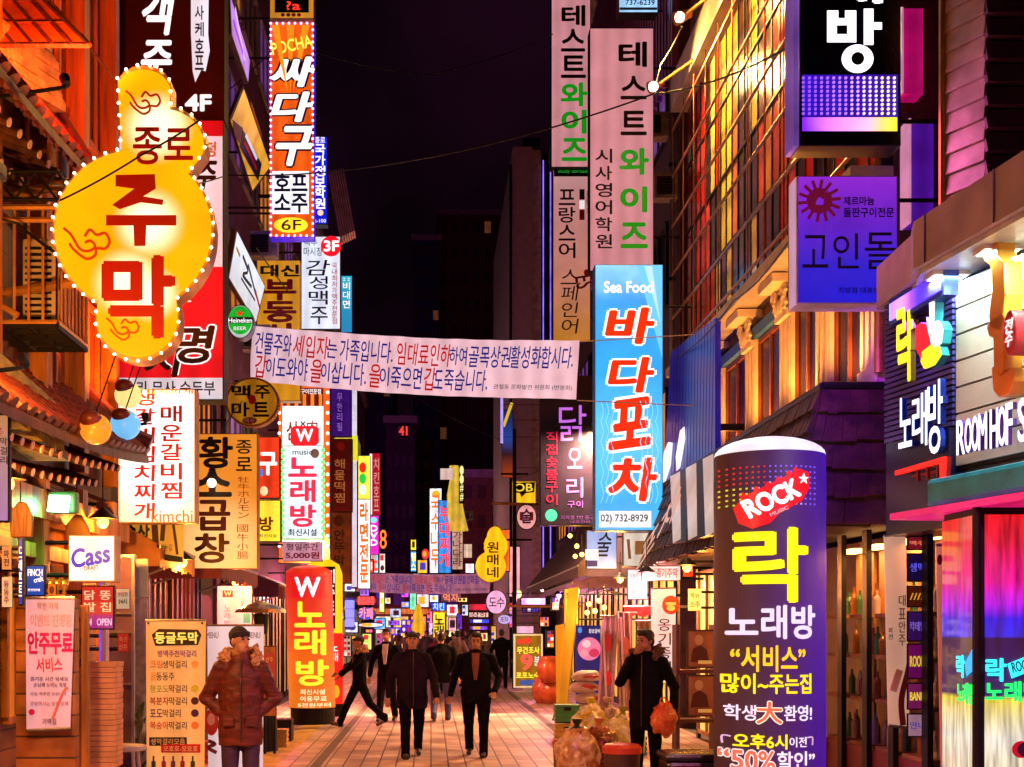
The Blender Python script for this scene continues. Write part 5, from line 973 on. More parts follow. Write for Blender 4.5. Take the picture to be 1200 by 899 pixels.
chan('neon_arrow', 'red neon arrow bar under the white channel letters', [(0, [(1050, 552), (1108, 535), (1108, 540), (1106, 566), (1103, 570), (1102, 543), (1050, 557)], 'ff2018', {'n': 'bar', 'd': .05}), ('ㅋㅋㅋ', (1068, 551, 1098, 559), '701010', {'lit': .5, 'd': .03})], .2, M('red_return', (.4, .02, .02), .4))
fR = NW.off(.2)
chan('neon_letters', 'white and violet channel letters in English across the white siding', [(c, b, 'f4e8ff', {'b': .03, 'd': .035}) for c, b in (('R', (1121, 494, 1130, 531)), ('O', (1130.5, 492, 1138, 529)), ('O', (1138.5, 489, 1146, 527)), ('M', (1146.5, 486, 1156, 525)), ('H', (1160, 481, 1169, 523)), ('O', (1169.5, 478, 1178, 521)), ('F', (1178.5, 474, 1186, 519)), ('S', (1193, 469, 1203, 516)), ('A', (1204, 465, 1213, 513)))], .2, M('violet_return', (.12, .05, .4), .4))
ORG = M('orange_enamel', (.75, .28, .02), .35, 0, .12)
f = NW.off(.24); t = thing('orange_sculpture_letter', 'big orange three dimensional letter sculpture on the white siding', 'sign', f.pt(*f.hit(1172, 465)))
for pts in ([(1150, 292), (1153, 282), (1160, 278), (1168, 282), (1170, 300), (1176, 306), (1178, 345), (1174, 388), (1168, 388), (1160, 384), (1158, 370), (1162, 340), (1160, 312), (1153, 306)], [(1155, 384), (1160, 374), (1174, 366), (1180, 372), (1178, 390), (1166, 398), (1158, 394)], [(1163, 392), (1178, 390), (1176, 432), (1172, 440), (1164, 430)], [(1161, 430), (1166, 428), (1172, 440), (1182, 434), (1187, 430), (1188, 446), (1181, 462), (1170, 466), (1163, 458)]):
    MB().ppoly(f, pts, -.15, 0).build('stroke', ORG, t, bev=.012)
q = f.pt(*f.hit(1170, 400), -.1); MB().tube(q, q-f.n*.3, .03).build('bracket', DARK, t)
f = NW.off(.3); t = thing('red_disc_sign', 'red round plaque with white script beside the orange sculpture', 'sign', f.pt(*f.hit(1184, 413)))
MB().pell(f, (1175, 366, 1190, 414), -.14, 0).build('disc', M('red_enamel', (.6, .02, .03), .3), t, bev=.01); put(t, f, [('V', '전주', (1179, 374, 1187, 406), W_, {'lit': .7, 'b': .03, 's': .2})], .004)
q = f.pt(*f.hit(1182, 390), -.1); MB().tube(q, q-f.n*.4, .03).build('bracket', DARK, t)
# teal drum, magenta ledge and the light box pillars
t = thing('teal_drum', 'teal lit metal drum box under the English neon letters', 'fascia', NW.pt(us(1160), 2.63)); MB().box(NW, us(1125), 2.64, ue, 2.86, -.02, .3).build('body', M('teal_metal', (.02, .35, .4), .25, .4), t, bev=.04)
MB().box(NW, us(1118), 2.55, ue, 2.6, -.02, .55).build('ledge', E('e8207c', .5, .3), t)
kd = 8.9; kf = fr(kd); k0 = P(1147, CY, kd).x
GS = ((0, 'f0f0ff'), (.03, '9060e0'), (.08, 'f8e8c0'), (.2, 'f8f0e0'), (.34, 'f8e040'), (.355, '101060'), (.56, '0a0c50'), (.565, '1830f8'), (.63, '1018f0'), (.68, 'c018f0'), (.76, 'e81090'), (.9, 'f02040'), (1., 'f81818'))
kz0, kz1 = .55, 2.5; GM = EG(GS, .95, 2, kz0, kz1, .0); kt = GM.node_tree; kb = kt.nodes['Principled BSDF']; kb.inputs['Coat Weight'].default_value = .8; kb.inputs['Coat Roughness'].default_value = .06
kn = kt.nodes.new('ShaderNodeTexNoise'); km = kt.nodes.new('ShaderNodeMapping'); kc = kt.nodes.new('ShaderNodeTexCoord'); km.inputs['Scale'].default_value = (5, 5, .55); kt.links.new(kc.outputs['Object'], km.inputs[0]); kt.links.new(km.outputs[0], kn.inputs[0]); kn.inputs['Detail'].default_value = 2; kr_ = kt.nodes.new('ShaderNodeMapRange'); kr_.inputs[1].default_value = .3; kr_.inputs[2].default_value = .75; kr_.inputs[3].default_value = .3; kr_.inputs[4].default_value = 1.05; kt.links.new(kn.outputs[0], kr_.inputs[0]); kt.links.new(kr_.outputs[0], kb.inputs['Emission Strength'])
t = thing('karaoke_light_box', 'tall light box glowing red, blue and yellow in bands with neon karaoke lettering', 'light box', (k0, kd, 0)); 
MB().wbox(k0, kd, 0, k0+1.2, kd+.6, 2.56).build('casing', BLACKP, t)
MB().wbox(k0+.04, kd-.012, kz0, k0+1.1, kd, kz1).build('face', GM, t)
MB().tube((k0-.02, kd-.01, 0), (k0-.02, kd-.01, 2.6), .03).build('edge', BLACKP, t)
sp = Fr((k0, kd, 0), (.0, -1, 0), (0, 0, 1)); sp = Fr((k0-.012, 0, 0), (0, -1, 0), (0, 0, 1)); MB().box(sp, -kd-.6, kz0, -kd-.06, kz1, -.01, .004).build('side_face', GM, t)
put(t, kf, [('T', '락', (1154, 772, 1177, 798), '30e0e8', {'lit': 1.3, 'b': .05, 'w': .01}), ('P', 0, [(1179, 778), (1204, 768), (1210, 776), (1202, 788), (1184, 795)], '30e0e8', {'lit': 1.2, 'w': .01}), ('T', 'ROCK', (1183, 774, 1206, 786), '082848', {'r': 12, 'w': .02}), ('T', '노래방', (1153, 799, 1218, 822), '20e860', {'lit': 1.3, 'b': .05, 'w': .01}), ('E', 0, (1184, 868, 1206, 888), 'c02040', {'n': 'ball_print', 'w': .01}), ('E', 0, (1190, 870, 1206, 886), '301848', {'n': 'ball_print', 'w': .016})], .012)
put(t, sp, [('T', '락', (1124, 768, 1133, 794), '30e0e8', {'lit': 1.2, 'b': .05, 'w': .01}), ('T', '노래방', (1125, 800, 1145, 826), '20e860', {'lit': 1.2, 'b': .05, 'w': .01}), ('P', 0, [(1134, 778), (1143, 760), (1143, 786), (1136, 792)], '30a0f8', {'lit': 1, 'w': .01})], .006)
# hanging posters by the shelves
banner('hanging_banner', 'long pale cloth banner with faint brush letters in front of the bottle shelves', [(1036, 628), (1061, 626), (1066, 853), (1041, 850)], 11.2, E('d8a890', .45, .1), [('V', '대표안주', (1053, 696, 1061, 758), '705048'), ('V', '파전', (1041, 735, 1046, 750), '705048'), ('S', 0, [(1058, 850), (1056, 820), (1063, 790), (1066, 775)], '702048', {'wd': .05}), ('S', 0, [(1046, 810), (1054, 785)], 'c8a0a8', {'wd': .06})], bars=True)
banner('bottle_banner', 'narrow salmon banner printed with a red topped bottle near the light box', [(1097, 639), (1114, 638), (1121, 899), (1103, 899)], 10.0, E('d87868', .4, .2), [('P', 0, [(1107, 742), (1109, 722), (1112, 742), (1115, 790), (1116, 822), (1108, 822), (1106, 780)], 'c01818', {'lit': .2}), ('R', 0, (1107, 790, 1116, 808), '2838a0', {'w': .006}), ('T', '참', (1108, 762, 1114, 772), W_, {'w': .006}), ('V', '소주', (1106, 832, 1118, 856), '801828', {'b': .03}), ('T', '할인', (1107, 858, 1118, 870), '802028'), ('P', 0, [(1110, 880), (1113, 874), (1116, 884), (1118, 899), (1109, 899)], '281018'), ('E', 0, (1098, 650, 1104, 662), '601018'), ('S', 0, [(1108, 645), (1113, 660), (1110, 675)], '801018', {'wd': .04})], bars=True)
for i, (y0, y1, c, tx, tc) in enumerate(((628, 645, 'a02038', '맥주', 'f08060'), (648, 682, '201058', '생맥', '6060f0'), (686, 712, '602010', '////', 'e0a030'), (716, 752, '401878', '칵테일', '8060d0'), (754, 796, '801078', 'ROOM', 'e8d020'), (800, 832, '902878', 'BAND', 'f0d840'), (836, 864, 'c8a0c0', '안내', '4030a0'))):
    sign('small_poster', ['crimson', 'navy', 'brown striped', 'indigo', 'magenta', 'rose violet', 'pale lilac'][i]+' poster in the column of posters beside the pale cloth banner', fr(10.9), (1063, y0, 1085, y1), E(c, .35, .4), [('T', tx, (1066, y0+(y1-y0)*.35, 1083, y0+(y1-y0)*.65), tc, {'lit': .6})], .02, group='posters beside the shop doors')
# bottles on the shelves
BT = [M('amber_bottle', (.3, .1, .02), .15), M('green_bottle', (.05, .2, .06), .15), M('clear_bottle', (.5, .42, .36), .15), M('blue_box', (.04, .1, .5), .4), M('white_box', (.6, .55, .5), .5), M('yellow_label', (.6, .4, .04), .5)]
def bottle(z, y, x, m, h, lab):
    n = 12; o = MB(); r = .036
    o.ring([[(x+q*math.cos(6.283*j/n), y+q*math.sin(6.283*j/n), z+h*k) for j in range(n)] for q, k in ((r, 0), (r, .6), (r*.8, .7), (r*.38, .8), (r*.34, .97), (r*.4, .97), (r*.4, 1))])
    return tag(o.build('bottle', m, None, (x, y, z), smooth=False), lab, 'bottle', 'bottles on the lit shelves by the right shop doors')
rn = random.Random(11)
for a, b_ in ((10.9, 11.55), (11.7, 12.25), (12.4, 13.0), (13.15, 13.7)):
    for z in (.585, 1.035, 1.455, 1.855):
        y = a+.06
        while y < b_-.05: bottle(z, y, 4.4+rn.uniform(-.06, .04), BT[rn.randrange(3)], rn.uniform(.22, .3), 'bottle standing on a lit wooden shelf behind the right shop posts'); y += rn.uniform(.085, .2)
for d in (11.2, 12.0, 12.7, 13.4): 
    t = thing('shelf_lamp', 'warm strip lamp over the bottle shelves, '+{11.2: 'nearest the posters', 12.0: 'second from the posters', 12.7: 'third from the posters', 13.4: 'nearest the tube sign'}[d], 'lamp', (4.45, d, 2.5), 'strip lamps over the shelves'); MB().wbox(4.35, d-.2, 2.5, 4.5, d+.2, 2.54).build('lens', E('ffc070', 4, 0), t); light('AREA', (4.35, d, 2.48), 'ffb060', 9, t, .3, (4.5, d, 0))
# the big purple tube sign
rc = (P(901.5, 0, 12.0).x, 12.0); rr = .51
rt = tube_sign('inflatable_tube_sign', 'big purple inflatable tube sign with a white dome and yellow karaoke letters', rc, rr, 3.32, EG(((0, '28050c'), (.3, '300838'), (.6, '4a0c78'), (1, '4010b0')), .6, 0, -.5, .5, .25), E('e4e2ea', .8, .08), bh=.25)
YL = 'f0e010'; vi = [('#', [(866, 594), (876, 580), (938, 549), (950, 553), (950, 572), (940, 587), (914, 601), (903, 613), (884, 619), (871, 612)], 'd81420', {'n': 'guitar', 'lit': .85, 'w': .004}), ('ROCK', (875, 573, 937, 594), W_, {'r': 25, 'b': .07, 'lit': 1, 'w': .012}), ('★', (936, 554, 948, 566), W_, {'lit': 1, 'w': .012}), ('MUSIC', (902, 597, 924, 601), 'f0a0a8', {'r': 24, 'w': .012})]
dt = [(842+x*6.1, 546+k*6.3, 1.0) for x in range(20) for k in range(8)]
vi += [('dots', [p for p in dt if p[0] < 900 and p[1] < 566], 'c03030', {'n': 'dots', 'lit': .7, 'w': .003}), ('dots', [p for p in dt if p[0] < 880 and p[1] >= 566], 'c8d040', {'n': 'dots', 'lit': .7, 'w': .003}), ('dots', [p for p in dt if p[0] >= 900 and (p[1] < 560 or p[0] > 945)], '8060e0', {'n': 'dots', 'lit': .7, 'w': .003}), ('dots', [p for p in dt if 880 <= p[0] < 946 and p[1] >= 560], 'c0a8e0', {'n': 'dots', 'lit': .7, 'w': .002})]
for x, y in ((874, 579), (888, 573), (900, 568), (912, 562), (924, 555), (932, 551)): vi.append(('#', [(x-3, y), (x, y-4), (x+3, y-2), (x+4, y+3), (x+2, y+8)], 'd81420', {'n': 'peg', 'w': .003}))
vi += [('#', [(869, 622), (914, 622), (914, 664), (881, 664), (881, 662), (904, 662), (904, 630), (869, 630)], 'f0e010', {'lit': 1, 'w': .006, 'proj': 1})][:0]
vi += [('락', (868, 620, 946, 704), YL, {'b': .045, 'lit': 1}), ('노래방', (860, 710, 957, 748), 'd8c8e8', {'b': .045}), ('“서비스”', (864, 757, 944, 787), 'f8c020', {'b': .04}), ('많이~주는집', (856, 790, 952, 813), 'f8d818', {'b': .04}), ('학생', (858, 827, 888, 845), 'e8d0e8', {'b': .03}), ('大', (889, 823, 916, 848), 'e86040', {'b': .04, 'ol': 'f8e8d0'}), ('환영!', (919, 827, 953, 845), 'e8d0e8', {'b': .03}), ('오후6시', (866, 861, 922, 878), 'f8e018', {'b': .04}), ('이전', (925, 864, 946, 876), 'e8d8e8', {'b': .02}), ('line', [(857, 874), (857, 865), (864, 865)], 'c0a0c8', {}), ('line', [(947, 865), (954, 865), (954, 874)], 'c0a0c8', {}), ('“50%', (853, 881, 908, 904), 'e86048', {'b': .04, 'ol': 'f0d8d8'}), ('할인”', (911, 881, 957, 903), 'e8d8e8', {'b': .03})]
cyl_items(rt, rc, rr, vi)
# black/white barred sign and brush writing on the shingle side; blue ribbed sheet
def mans(px, py): return None
mf = q3(Vector((3.83-.06, 21, 4.06)), Vector((3.83-.06, 12.5, 4.06)), Vector((3.42-.06, 21, 2.68))); mf = mf.off(.06)
t = thing('barred_sign', 'row of tall white lit bars on black mounted on the shingle canopy', 'sign', mf.pt(*mf.hit(810, 640)))
MB().ppoly(mf, [(785, 558), (838, 530), (838, 626), (788, 637)], -.05, 0).build('backing', BLACKP, t)
for a, b in ((786, 797), (804, 816), (824, 836)): MB().ppoly(mf, [(a, 559-(a-785)*.53), (b, 559-(b-785)*.53), (b+1, 634-(b-785)*.2), (a+3, 637-(a-785)*.2)], 0, .006).build('bar', E('e0d0c4', .38, .25), t)
put(t, mf, [('T', '포차', (762, 612, 784, 634), 'd8a890', {'lit': .5, 'r': 20, 's': .3})], .01)
X9 = 3.98; f9 = wx(X9); t = thing('blue_ribbed_sign', 'deep blue ribbed metal sign sheet with white brush letters above the shingle canopy', 'sign', (X9, 19, 4.2))
MB().ppoly(f9, [(786, 413), (838, 373), (838, 545), (775, 600)], -.08, 0).build('sheet', E('0414a0', .4, .3, base=.15), t); mb = MB()
for i in range(14): x = 789+i*3.6; mb.ppoly(f9, [(x, 412-(x-786)*.77), (x+.9, 412-(x-786)*.77), (x+.9-3, 560-(x-786)*.5), (x-3, 560-(x-786)*.5)], 0, .005)
mb.build('rib', M('blue_rib', (.06, .09, .5), .35, .3), t); put(t, f9, [('P', 0, [(781, 530), (786, 518), (791, 519), (789, 545), (784, 560), (778, 576), (776, 572)], 'e8e4f4', {'lit': .9}), ('P', 0, [(800, 505), (805, 500), (806, 514), (800, 548), (796, 552), (795, 535)], 'e8e4f4', {'lit': .9}), ('P', 0, [(768, 576), (774, 562), (777, 566), (770, 594), (766, 600)], 'c8c4f0', {'lit': .8})], .04)
MB().wbox(X9+.09, 18, 4.5, 4.44, 18.06, 4.6).build('bracket', DARK, t)
# flood lamps on arms over the coloured panels
for px, py, d, dd, lab, en in ((768, 101, 20.6, 1, 'bright floodlamp on a long arm over the coloured panels', 420), (799, 20, 18.6, 0, 'dim copper floodlamp on the upper arm over the coloured panels', 330)):
    p = P(px, py, d); t = thing('floodlamp', lab, 'lamp', p, 'floodlamps on arms'); a = Vector((4.1, d-.6, p.z+.15))
    MB().tube(p, a, .025).build('arm', BRASS, t); MB().tube(p+Vector((-.1, -.05, -.05)), p+Vector((.12, 0, .06)), .1, .06, 14).build('housing', M('copper', (.5, .18, .06), .35, .7), t)
    MB().ell(p+Vector((-.05, -.1, -.05)), .075, None, 14, 10).build('lens', E('fff4d0', 14 if dd else 1.6, 0), t, smooth=True)
    light('SPOT', p+Vector((-.3, -.3, .1)), 'ffc060', en*1.6, t, .15, (4.3, d-2.5, p.z-2), 150)
p = Vector((3.5, 13.4, 10.9)); t = thing('floodlamp', 'orange floodlamp on an arm above the top edge of the photo', 'lamp', p, 'floodlamps on arms'); MB().tube(p, (4.1, 13.2, 10.95), .025).build('arm', BRASS, t); MB().tube(p, p+Vector((.1, 0, -.1)), .1, .07, 14).build('housing', DARK, t); light('SPOT', p+Vector((.12, 0, -.14)), 'ff7030', 480, t, .1, (4.35, 14, 7.4), 140)  # lamp added out of view to brighten the dim near panels
# uplights hidden in gutter of shingle canopy: real lamps on its top
for d in (13.2, 14.9, 16.6, 18.4, 20.2):
    t = thing('uplight', {13.2: 'first', 14.9: 'second', 16.6: 'third', 18.4: 'fourth', 20.2: 'fifth'}[d]+' small uplight from the near end of the shingle canopy roof washing the stone columns', 'lamp', (4.05, d, 4.1), 'uplights on the canopy roof'); MB().tube((4.05, d, 4.09), (4.08, d, 4.2), .06, .07, 12).build('housing', DARK, t); MB().tube((4.082, d, 4.2), (4.084, d, 4.206), .055, .055, 12).build('lens', E('ffb860', 6, 0), t)
    light('SPOT', (4.09, d, 4.24), 'ffa040', 120, t, .05, (4.45, d, 6.2), 150)
# ================= right side frontage =====================================
X7 = 4.25
awning('awning', 'dark plum hanging awning sloping over the shop beside the pink round sign', 4.3, 26, 40, 4.6, 1.3, 1.6, M('dark_plum_canvas', (.04, .02, .045), .7), -1)
awning('awning', 'violet lit awning with a steel edge below the dark plum one', 4.3, 27, 35, 2.95, 1.3, .25, M('violet_sheet', (.25, .12, .45), .5), -1, .12)
sign('calligraphy_sign', 'pale blue board with ink calligraphy and a cloud print below the sky blue lightbox', fr(23.5), (687, 622, 723, 667), E('90a8e0', .8), [('T', '술', (700, 624, 716, 652), '181838', {'s': .2}), ('R', 0, (688, 657, 700, 664), '2020a0'), ('R', 0, (686, 644, 701, 656), W_, {'lit': .8, 'w': .01})], .12, arm=RA)
sign('cream_board', 'cream faded board to the right of the pale blue calligraphy board', fr(21.8), (730, 624, 762, 664), E('d8d0c0', .7, .15), [('S', 0, [(736, 632), (738, 655)], 'b8b090', {'wd': .05}), ('R', 0, (744, 634, 756, 650), 'e0d8a0')], .1, arm=RA)
sign('notice_board', 'white notice with faint lines hung over the red valance', fr(20), (735, 667, 759, 703), E('e0c8d0', .6), [('T', '오늘의 메뉴', (738, 672, 756, 677), '806070'), ('T', '안주 모음', (738, 681, 756, 686), '806070'), ('T', '계절 특선', (738, 690, 754, 695), '806070')], .04, arm=RA)
sign('name_strip', 'long white strip sign with coloured letters under the shingle edge', fr(19.6), (752, 663, 798, 681), E('f0d8d0', .8), [('T', '옹기종기주막', (756, 666, 794, 677), 'c03040', {'b': .03})], .06, arm=RA)
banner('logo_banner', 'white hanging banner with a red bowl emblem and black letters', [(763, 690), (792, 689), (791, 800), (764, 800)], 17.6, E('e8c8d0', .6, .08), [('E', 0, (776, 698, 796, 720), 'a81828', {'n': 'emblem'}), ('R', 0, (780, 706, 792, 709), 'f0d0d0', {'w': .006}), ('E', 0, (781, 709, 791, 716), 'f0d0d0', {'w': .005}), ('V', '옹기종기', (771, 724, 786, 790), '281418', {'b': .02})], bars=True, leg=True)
t = thing('red_valance', 'red cloth valance below the white notice', 'valance', P(748, 722, 20)); mb = MB()
for i in range(12): x = 732+i*2.8; mb.pbox(fr(20-.02*math.sin(i*1.4)), (x, 711, x+2.9, 722+1.5*math.sin(i*1.1)), -.02, .02)
mb.build('cloth', M('red_cloth', (.5, .03, .03), .7), t); MB().tube(P(730, 711, 20), (RA, 20, P(0, 711, 20).z), .02).build('rod', STEEL, t)
for i, (x0, x1, y0, y1, d, lab) in enumerate(((703, 722, 722, 832, 20.5, 'clear vinyl wind curtain with pink blossoms beside the meat poster'), (724, 742, 718, 838, 19.8, 'middle clear vinyl wind curtain behind the trash bags'), (744, 762, 728, 838, 19, 'peach tinted vinyl wind curtain behind the smoking man'))):
    t = thing('vinyl_curtain', lab, 'curtain', P((x0+x1)/2, y1, d), 'vinyl wind curtains'); mb = MB(); n = 14; f = fr(d)
    for k in range(n):
        xa, xb = x0+(x1-x0)*k/n, x0+(x1-x0)*(k+1)/n; wa, wb = .04*math.sin(k*1.3), .04*math.sin((k+1)*1.3); s = 3 if i != 1 else -2
        a, b, c, e = f.hit(xa+s, y0), f.hit(xb+s, y0), f.hit(xb-s, y1), f.hit(xa-s, y1); mb.add([f.pt(*e, wa), f.pt(*c, wb), f.pt(*b, wb), f.pt(*a, wa), f.pt(*e, wa-.006), f.pt(*c, wb-.006), f.pt(*b, wb-.006), f.pt(*a, wa-.006)], [(0, 1, 2, 3), (7, 6, 5, 4), (0, 4, 5, 1), (2, 6, 7, 3)])
    mb.build('sheet', M(f'vinyl_{i}', ((.55, .4, .6), (.62, .42, .48), (.65, .42, .34))[i], .2, 0, .2, 6, .3, 12), t)
    put(t, f, [('E', 0, (x0+4, y0+20+i*8, x0+13, y0+42+i*8), ['c83870', 'c87070', 'd08868'][i], {'w': .05}), ('E', 0, (x0+5, y0+64, x0+13, y0+82), ['d02840', 'b86870', 'd08868'][i], {'w': .05}), ('S', 0, [(x0+3, y0+5), (x0+7, y1-8)], 'd8c0d8', {'wd': .03, 'w': .05})]); MB().tube(f.pt(*f.hit(x0, y0)), f.pt(*f.hit(x1+5, y0)), .015).build('rod', STEEL, t)
t = thing('meat_poster_board', 'navy poster board showing a pink plate of sliced meat', 'poster', P(688, 800, 22)); f = fr(22)
MB().pbox(f, (675, 733, 704, 830), -.05, 0).build('board', E('101c78', .45, .2), t); put(t, f, [('E', 0, (677, 747, 704, 774), 'e880a8', {'lit': .6, 'n': 'meat_print'}), ('E', 0, (682, 750, 692, 759), 'f8d0d8', {'lit': .6, 'w': .004, 'n': 'meat_print'}), ('E', 0, (690, 760, 702, 770), 'd83868', {'lit': .5, 'w': .005, 'n': 'meat_print'}), ('E', 0, (680, 761, 689, 770), 'f0a8b8', {'lit': .5, 'w': .006, 'n': 'meat_print'}), ('E', 0, (677, 735, 682, 742), '5090e0', {'lit': .7}), ('T', '참숯갈비', (690, 737, 703, 742), W_, {'lit': .7})]); q = P(688, 830, 22.03)
for x in (678, 701): MB().tube((P(x, 0, 22.03).x, 22.03, 0), P(x, 830, 22.03), .015).build('leg', STEEL, t)
for i in range(4):
    t = thing('goods_sack', ['bottom', 'second', 'third', 'topmost'][i]+' striped white and red sack in the stack below the meat poster', 'sack', P(687+[0, 3, -3, 1][i], 838-13*i, 21), 'sacks stacked below the meat poster')
    MB().lump(t.location+Vector((0, 0, .09)), (.24, .2, .1), .2, 1.5, i).build('sack', M('white_sack', (.55, .45, .4), .6, 0, .2), t, smooth=True); MB().lump(t.location+Vector((.03, -.012, .095)), (.2, .2, .06), .2, 1.5, i+9).build('stripe', M('red_print', (.5, .06, .04), .6, 0, .4, 14), t, smooth=True)
for a, b, lab in (((656, 733), (656, 829), 'upright slim yellow feather banner beside the red pots'), ((672, 690), (659, 830), 'leaning wide yellow feather banner beside the meat poster')):
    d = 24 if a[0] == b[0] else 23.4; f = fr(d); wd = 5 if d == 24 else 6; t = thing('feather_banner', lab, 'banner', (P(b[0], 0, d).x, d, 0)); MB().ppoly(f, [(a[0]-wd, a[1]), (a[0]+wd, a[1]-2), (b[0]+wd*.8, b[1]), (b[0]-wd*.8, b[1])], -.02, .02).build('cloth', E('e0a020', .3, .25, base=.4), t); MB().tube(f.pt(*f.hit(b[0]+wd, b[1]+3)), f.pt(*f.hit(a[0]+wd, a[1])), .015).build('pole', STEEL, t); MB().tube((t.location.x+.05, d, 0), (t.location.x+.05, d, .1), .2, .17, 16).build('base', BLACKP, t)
sign('yellow_shop_sign', 'yellow upright shop sign with a black fringe beside the violet awning', fr(24.5), (661, 690, 678, 732), E('f0c020', .8), [('T', '호호', (663, 694, 676, 701), '281008', {'b': .05}), ('V', '만두', (666, 706, 673, 726), 'b07808')], .15, arm=RA)
for i, (px, py, d) in enumerate(((668, 628, 26), (676, 640, 25.5), (682, 650, 25), (674, 652, 26.3), (690, 708, 23), (697, 716, 22.8), (702, 704, 23.4), (688, 718, 23.6), (708, 712, 22.5))):
    t = thing('string_bulb', 'warm golden string bulb glowing in the right side shopfront by the sky blue lightbox', 'lamp', P(px, py, d), 'golden bulbs hung in the right shopfront'); p = P(px, py, d); MB().ell(p, .045, None, 12, 8).build('bulb', E('ffc850', 5, 0), t, smooth=True); MB().tube(p, p+Vector((0, .05, .4)), .008).build('cord', DARK, t)
    if i % 4 == 1: light('POINT', p+Vector((0, -.12, -.1)), 'ffb040', 70, t, .08)
# yellow sign on the pavement with the 9
t = thing('pavement_sign', 'gold framed pavement sign with a big number nine on a pedestal', 'sign', (P(619, 0, 35).x, 35, 0)); f = fr(35)
MB().pbox(f, (602, 743, 636, 806), -.12, 0).build('frame', E('f0d8a0', .6), t); MB().pbox(f, (604, 745, 634, 804), 0, .01).build('face', E('90640c', .7, .2), t); MB().pbox(f, (613, 806, 626, 811), -.1, 0).build('post', WHITEP, t); MB().pbox(f, (604, 810.5, 634, 812), -.3, .2).build('base', WHITEP, t); MB().pbox(f, (606, 734, 625, 742), -.06, 0).build('header', E('e0b0d0', .7), t)
put(t, f, [('P', 0, [(606, 750), (618, 748), (618, 746), (624, 751), (618, 756), (618, 754), (606, 755)], 'e03020', {'lit': .8}), ('T', '무건조사', (606, 758, 632, 766), 'f0e040', {'lit': .9, 'b': .05}), ('T', '9', (611, 767, 623, 785), 'f05040', {'lit': 1, 'b': .06}), ('T', '분', (626, 769, 632, 780), W_, {'lit': .8}), ('T', '포포노수', (605, 788, 632, 795), 'f0e040', {'lit': .9, 'b': .05}), ('R', 0, (609, 797, 630, 803), '3858a8', {'lit': .6})], .012)
for i, (x, y, r) in enumerate(((644, 787, .3), (650, 800, .36), (640, 800, .28))):
    p = P(x, y, 29); t = thing('earthen_pot', ['smaller russet pot on top of the pot stack', 'largest russet pot beside the yellow feather banner', 'russet pot nearest the gold pavement sign'][i], 'pot', (p.x, 29+i*.3, 0 if i else .5), 'russet pots by the yellow banners'); mb = MB(); x0, y0, z0 = t.location
    mb.ring([[(x0+q*r*math.cos(6.283*j/20), y0+q*r*math.sin(6.283*j/20), z0+z) for j in range(20)] for q, z in ((.6, 0), (.95, .2), (1, .35), (.8, .52), (.7, .56), (.75, .6))]); mb.build('body', M('russet_glaze', (.4, .07, .02), .25, 0, .3), t, smooth=True)
# poster stand on the right
t = thing('poster_stand', 'tall wooden stand holding two framed brown posters in tiers', 'stand', (P(818, 0, 15.6).x, 15.6, 0)); f = fr(15.6)
mb = MB()
for x in (795, 839): mb.pbox(f, (x-2, 732, x+2, 905), -.3, -.02)
for y in (785, 843): mb.pbox(f, (797, y, 837, y+4), -.3, .02)
mb.build('frame', M('dark_red_wood', (.12, .03, .02), .5), t)
for y0, y1 in ((738, 783), (791, 840)):
    MB().pbox(f, (805, y0, 838, y1), -.05, 0).build('poster_frame', TIMBD, t); MB().pbox(f, (807, y0+2, 836, y1-2), 0, .004).build('poster', E('90401c', .4, .5), t)
    put(t, f, [('E', 0, (814, y0+6, 824, y0+18), 'c87848', {'n': 'figure_print', 'lit': .25}), ('P', 0, [(809, y0+38), (812, y0+22), (820, y0+18), (828, y0+23), (831, y0+38)], '602008', {'n': 'figure_print', 'lit': .2}), ('R', 0, (818, y1-9, 834, y1-5), 'e0a050', {'lit': .4})], .006)
# trash
def sack(name, label, c, r, col, seed, kn=None):
    t = thing(name, label, 'rubbish bag', (c[0], c[1], 0), 'rubbish bags heaped on the right kerb'); m = MB().lump((c[0], c[1], r[2]*.92), r, .16, 2.1, seed, 64, 48)
    for v in m.v: v.z = max(v.z, .004)
    m.build('bag', film('bag_'+col, {'a8703c': ('3a1808', 'b07030', 'e8c898', '8a4818'), 'b87040': ('e0b080', 'a85020', '502008', 'd89050'), 'a0a030': ('787818', 'd8d050', 'f0e8c0', '905020'), 'c8b040': ('e8e060', 'c0a020', 'f0f0d0', 'd07030'), 'c0a090': ('f0e8e0', 'c8a890', '80604c', 'f8f0e8')}[col]), t, smooth=True); k = MB(); z = r[2]*1.85
    k.ring([[(c[0]+q*math.cos(6.283*j/14)*(1+.2*math.sin(j*2.3+seed)), c[1]+q*math.sin(6.283*j/14)*(1+.2*math.cos(j*1.7)), z+h) for j in range(14)] for q, h in ((.11, -.03), (.03, .04), (.026, .055), (.05, .1), (.055, .12))]); k.build('tie', M('knot_'+(kn or col), kn or col, .3, 0, .4, 9), t, smooth=True); return t
for px, d, r, col, sd_, lab, kn in ((676, 14.2, (.25, .22, .32), 'a8703c', 1, 'tall tan rubbish bag tied with black at the left of the heap', '181010'), (702, 14.6, (.24, .22, .31), 'b87040', 2, 'orange brown rubbish bag in the middle of the heap', None), (730, 15.3, (.26, .22, .36), 'a0a030', 3, 'yellow green rubbish bag behind the red lidded bin', None), (692, 15.8, (.27, .24, .4), 'c8b040', 4, 'yellow rubbish bag at the back of the heap', 'd8d020'), (712, 15.9, (.25, .22, .4), 'c0a090', 5, 'pale translucent rubbish bag at the back of the heap', None)):
    sack('rubbish_bag', lab, (P(px, 0, d).x, d), r, col, sd_, kn)
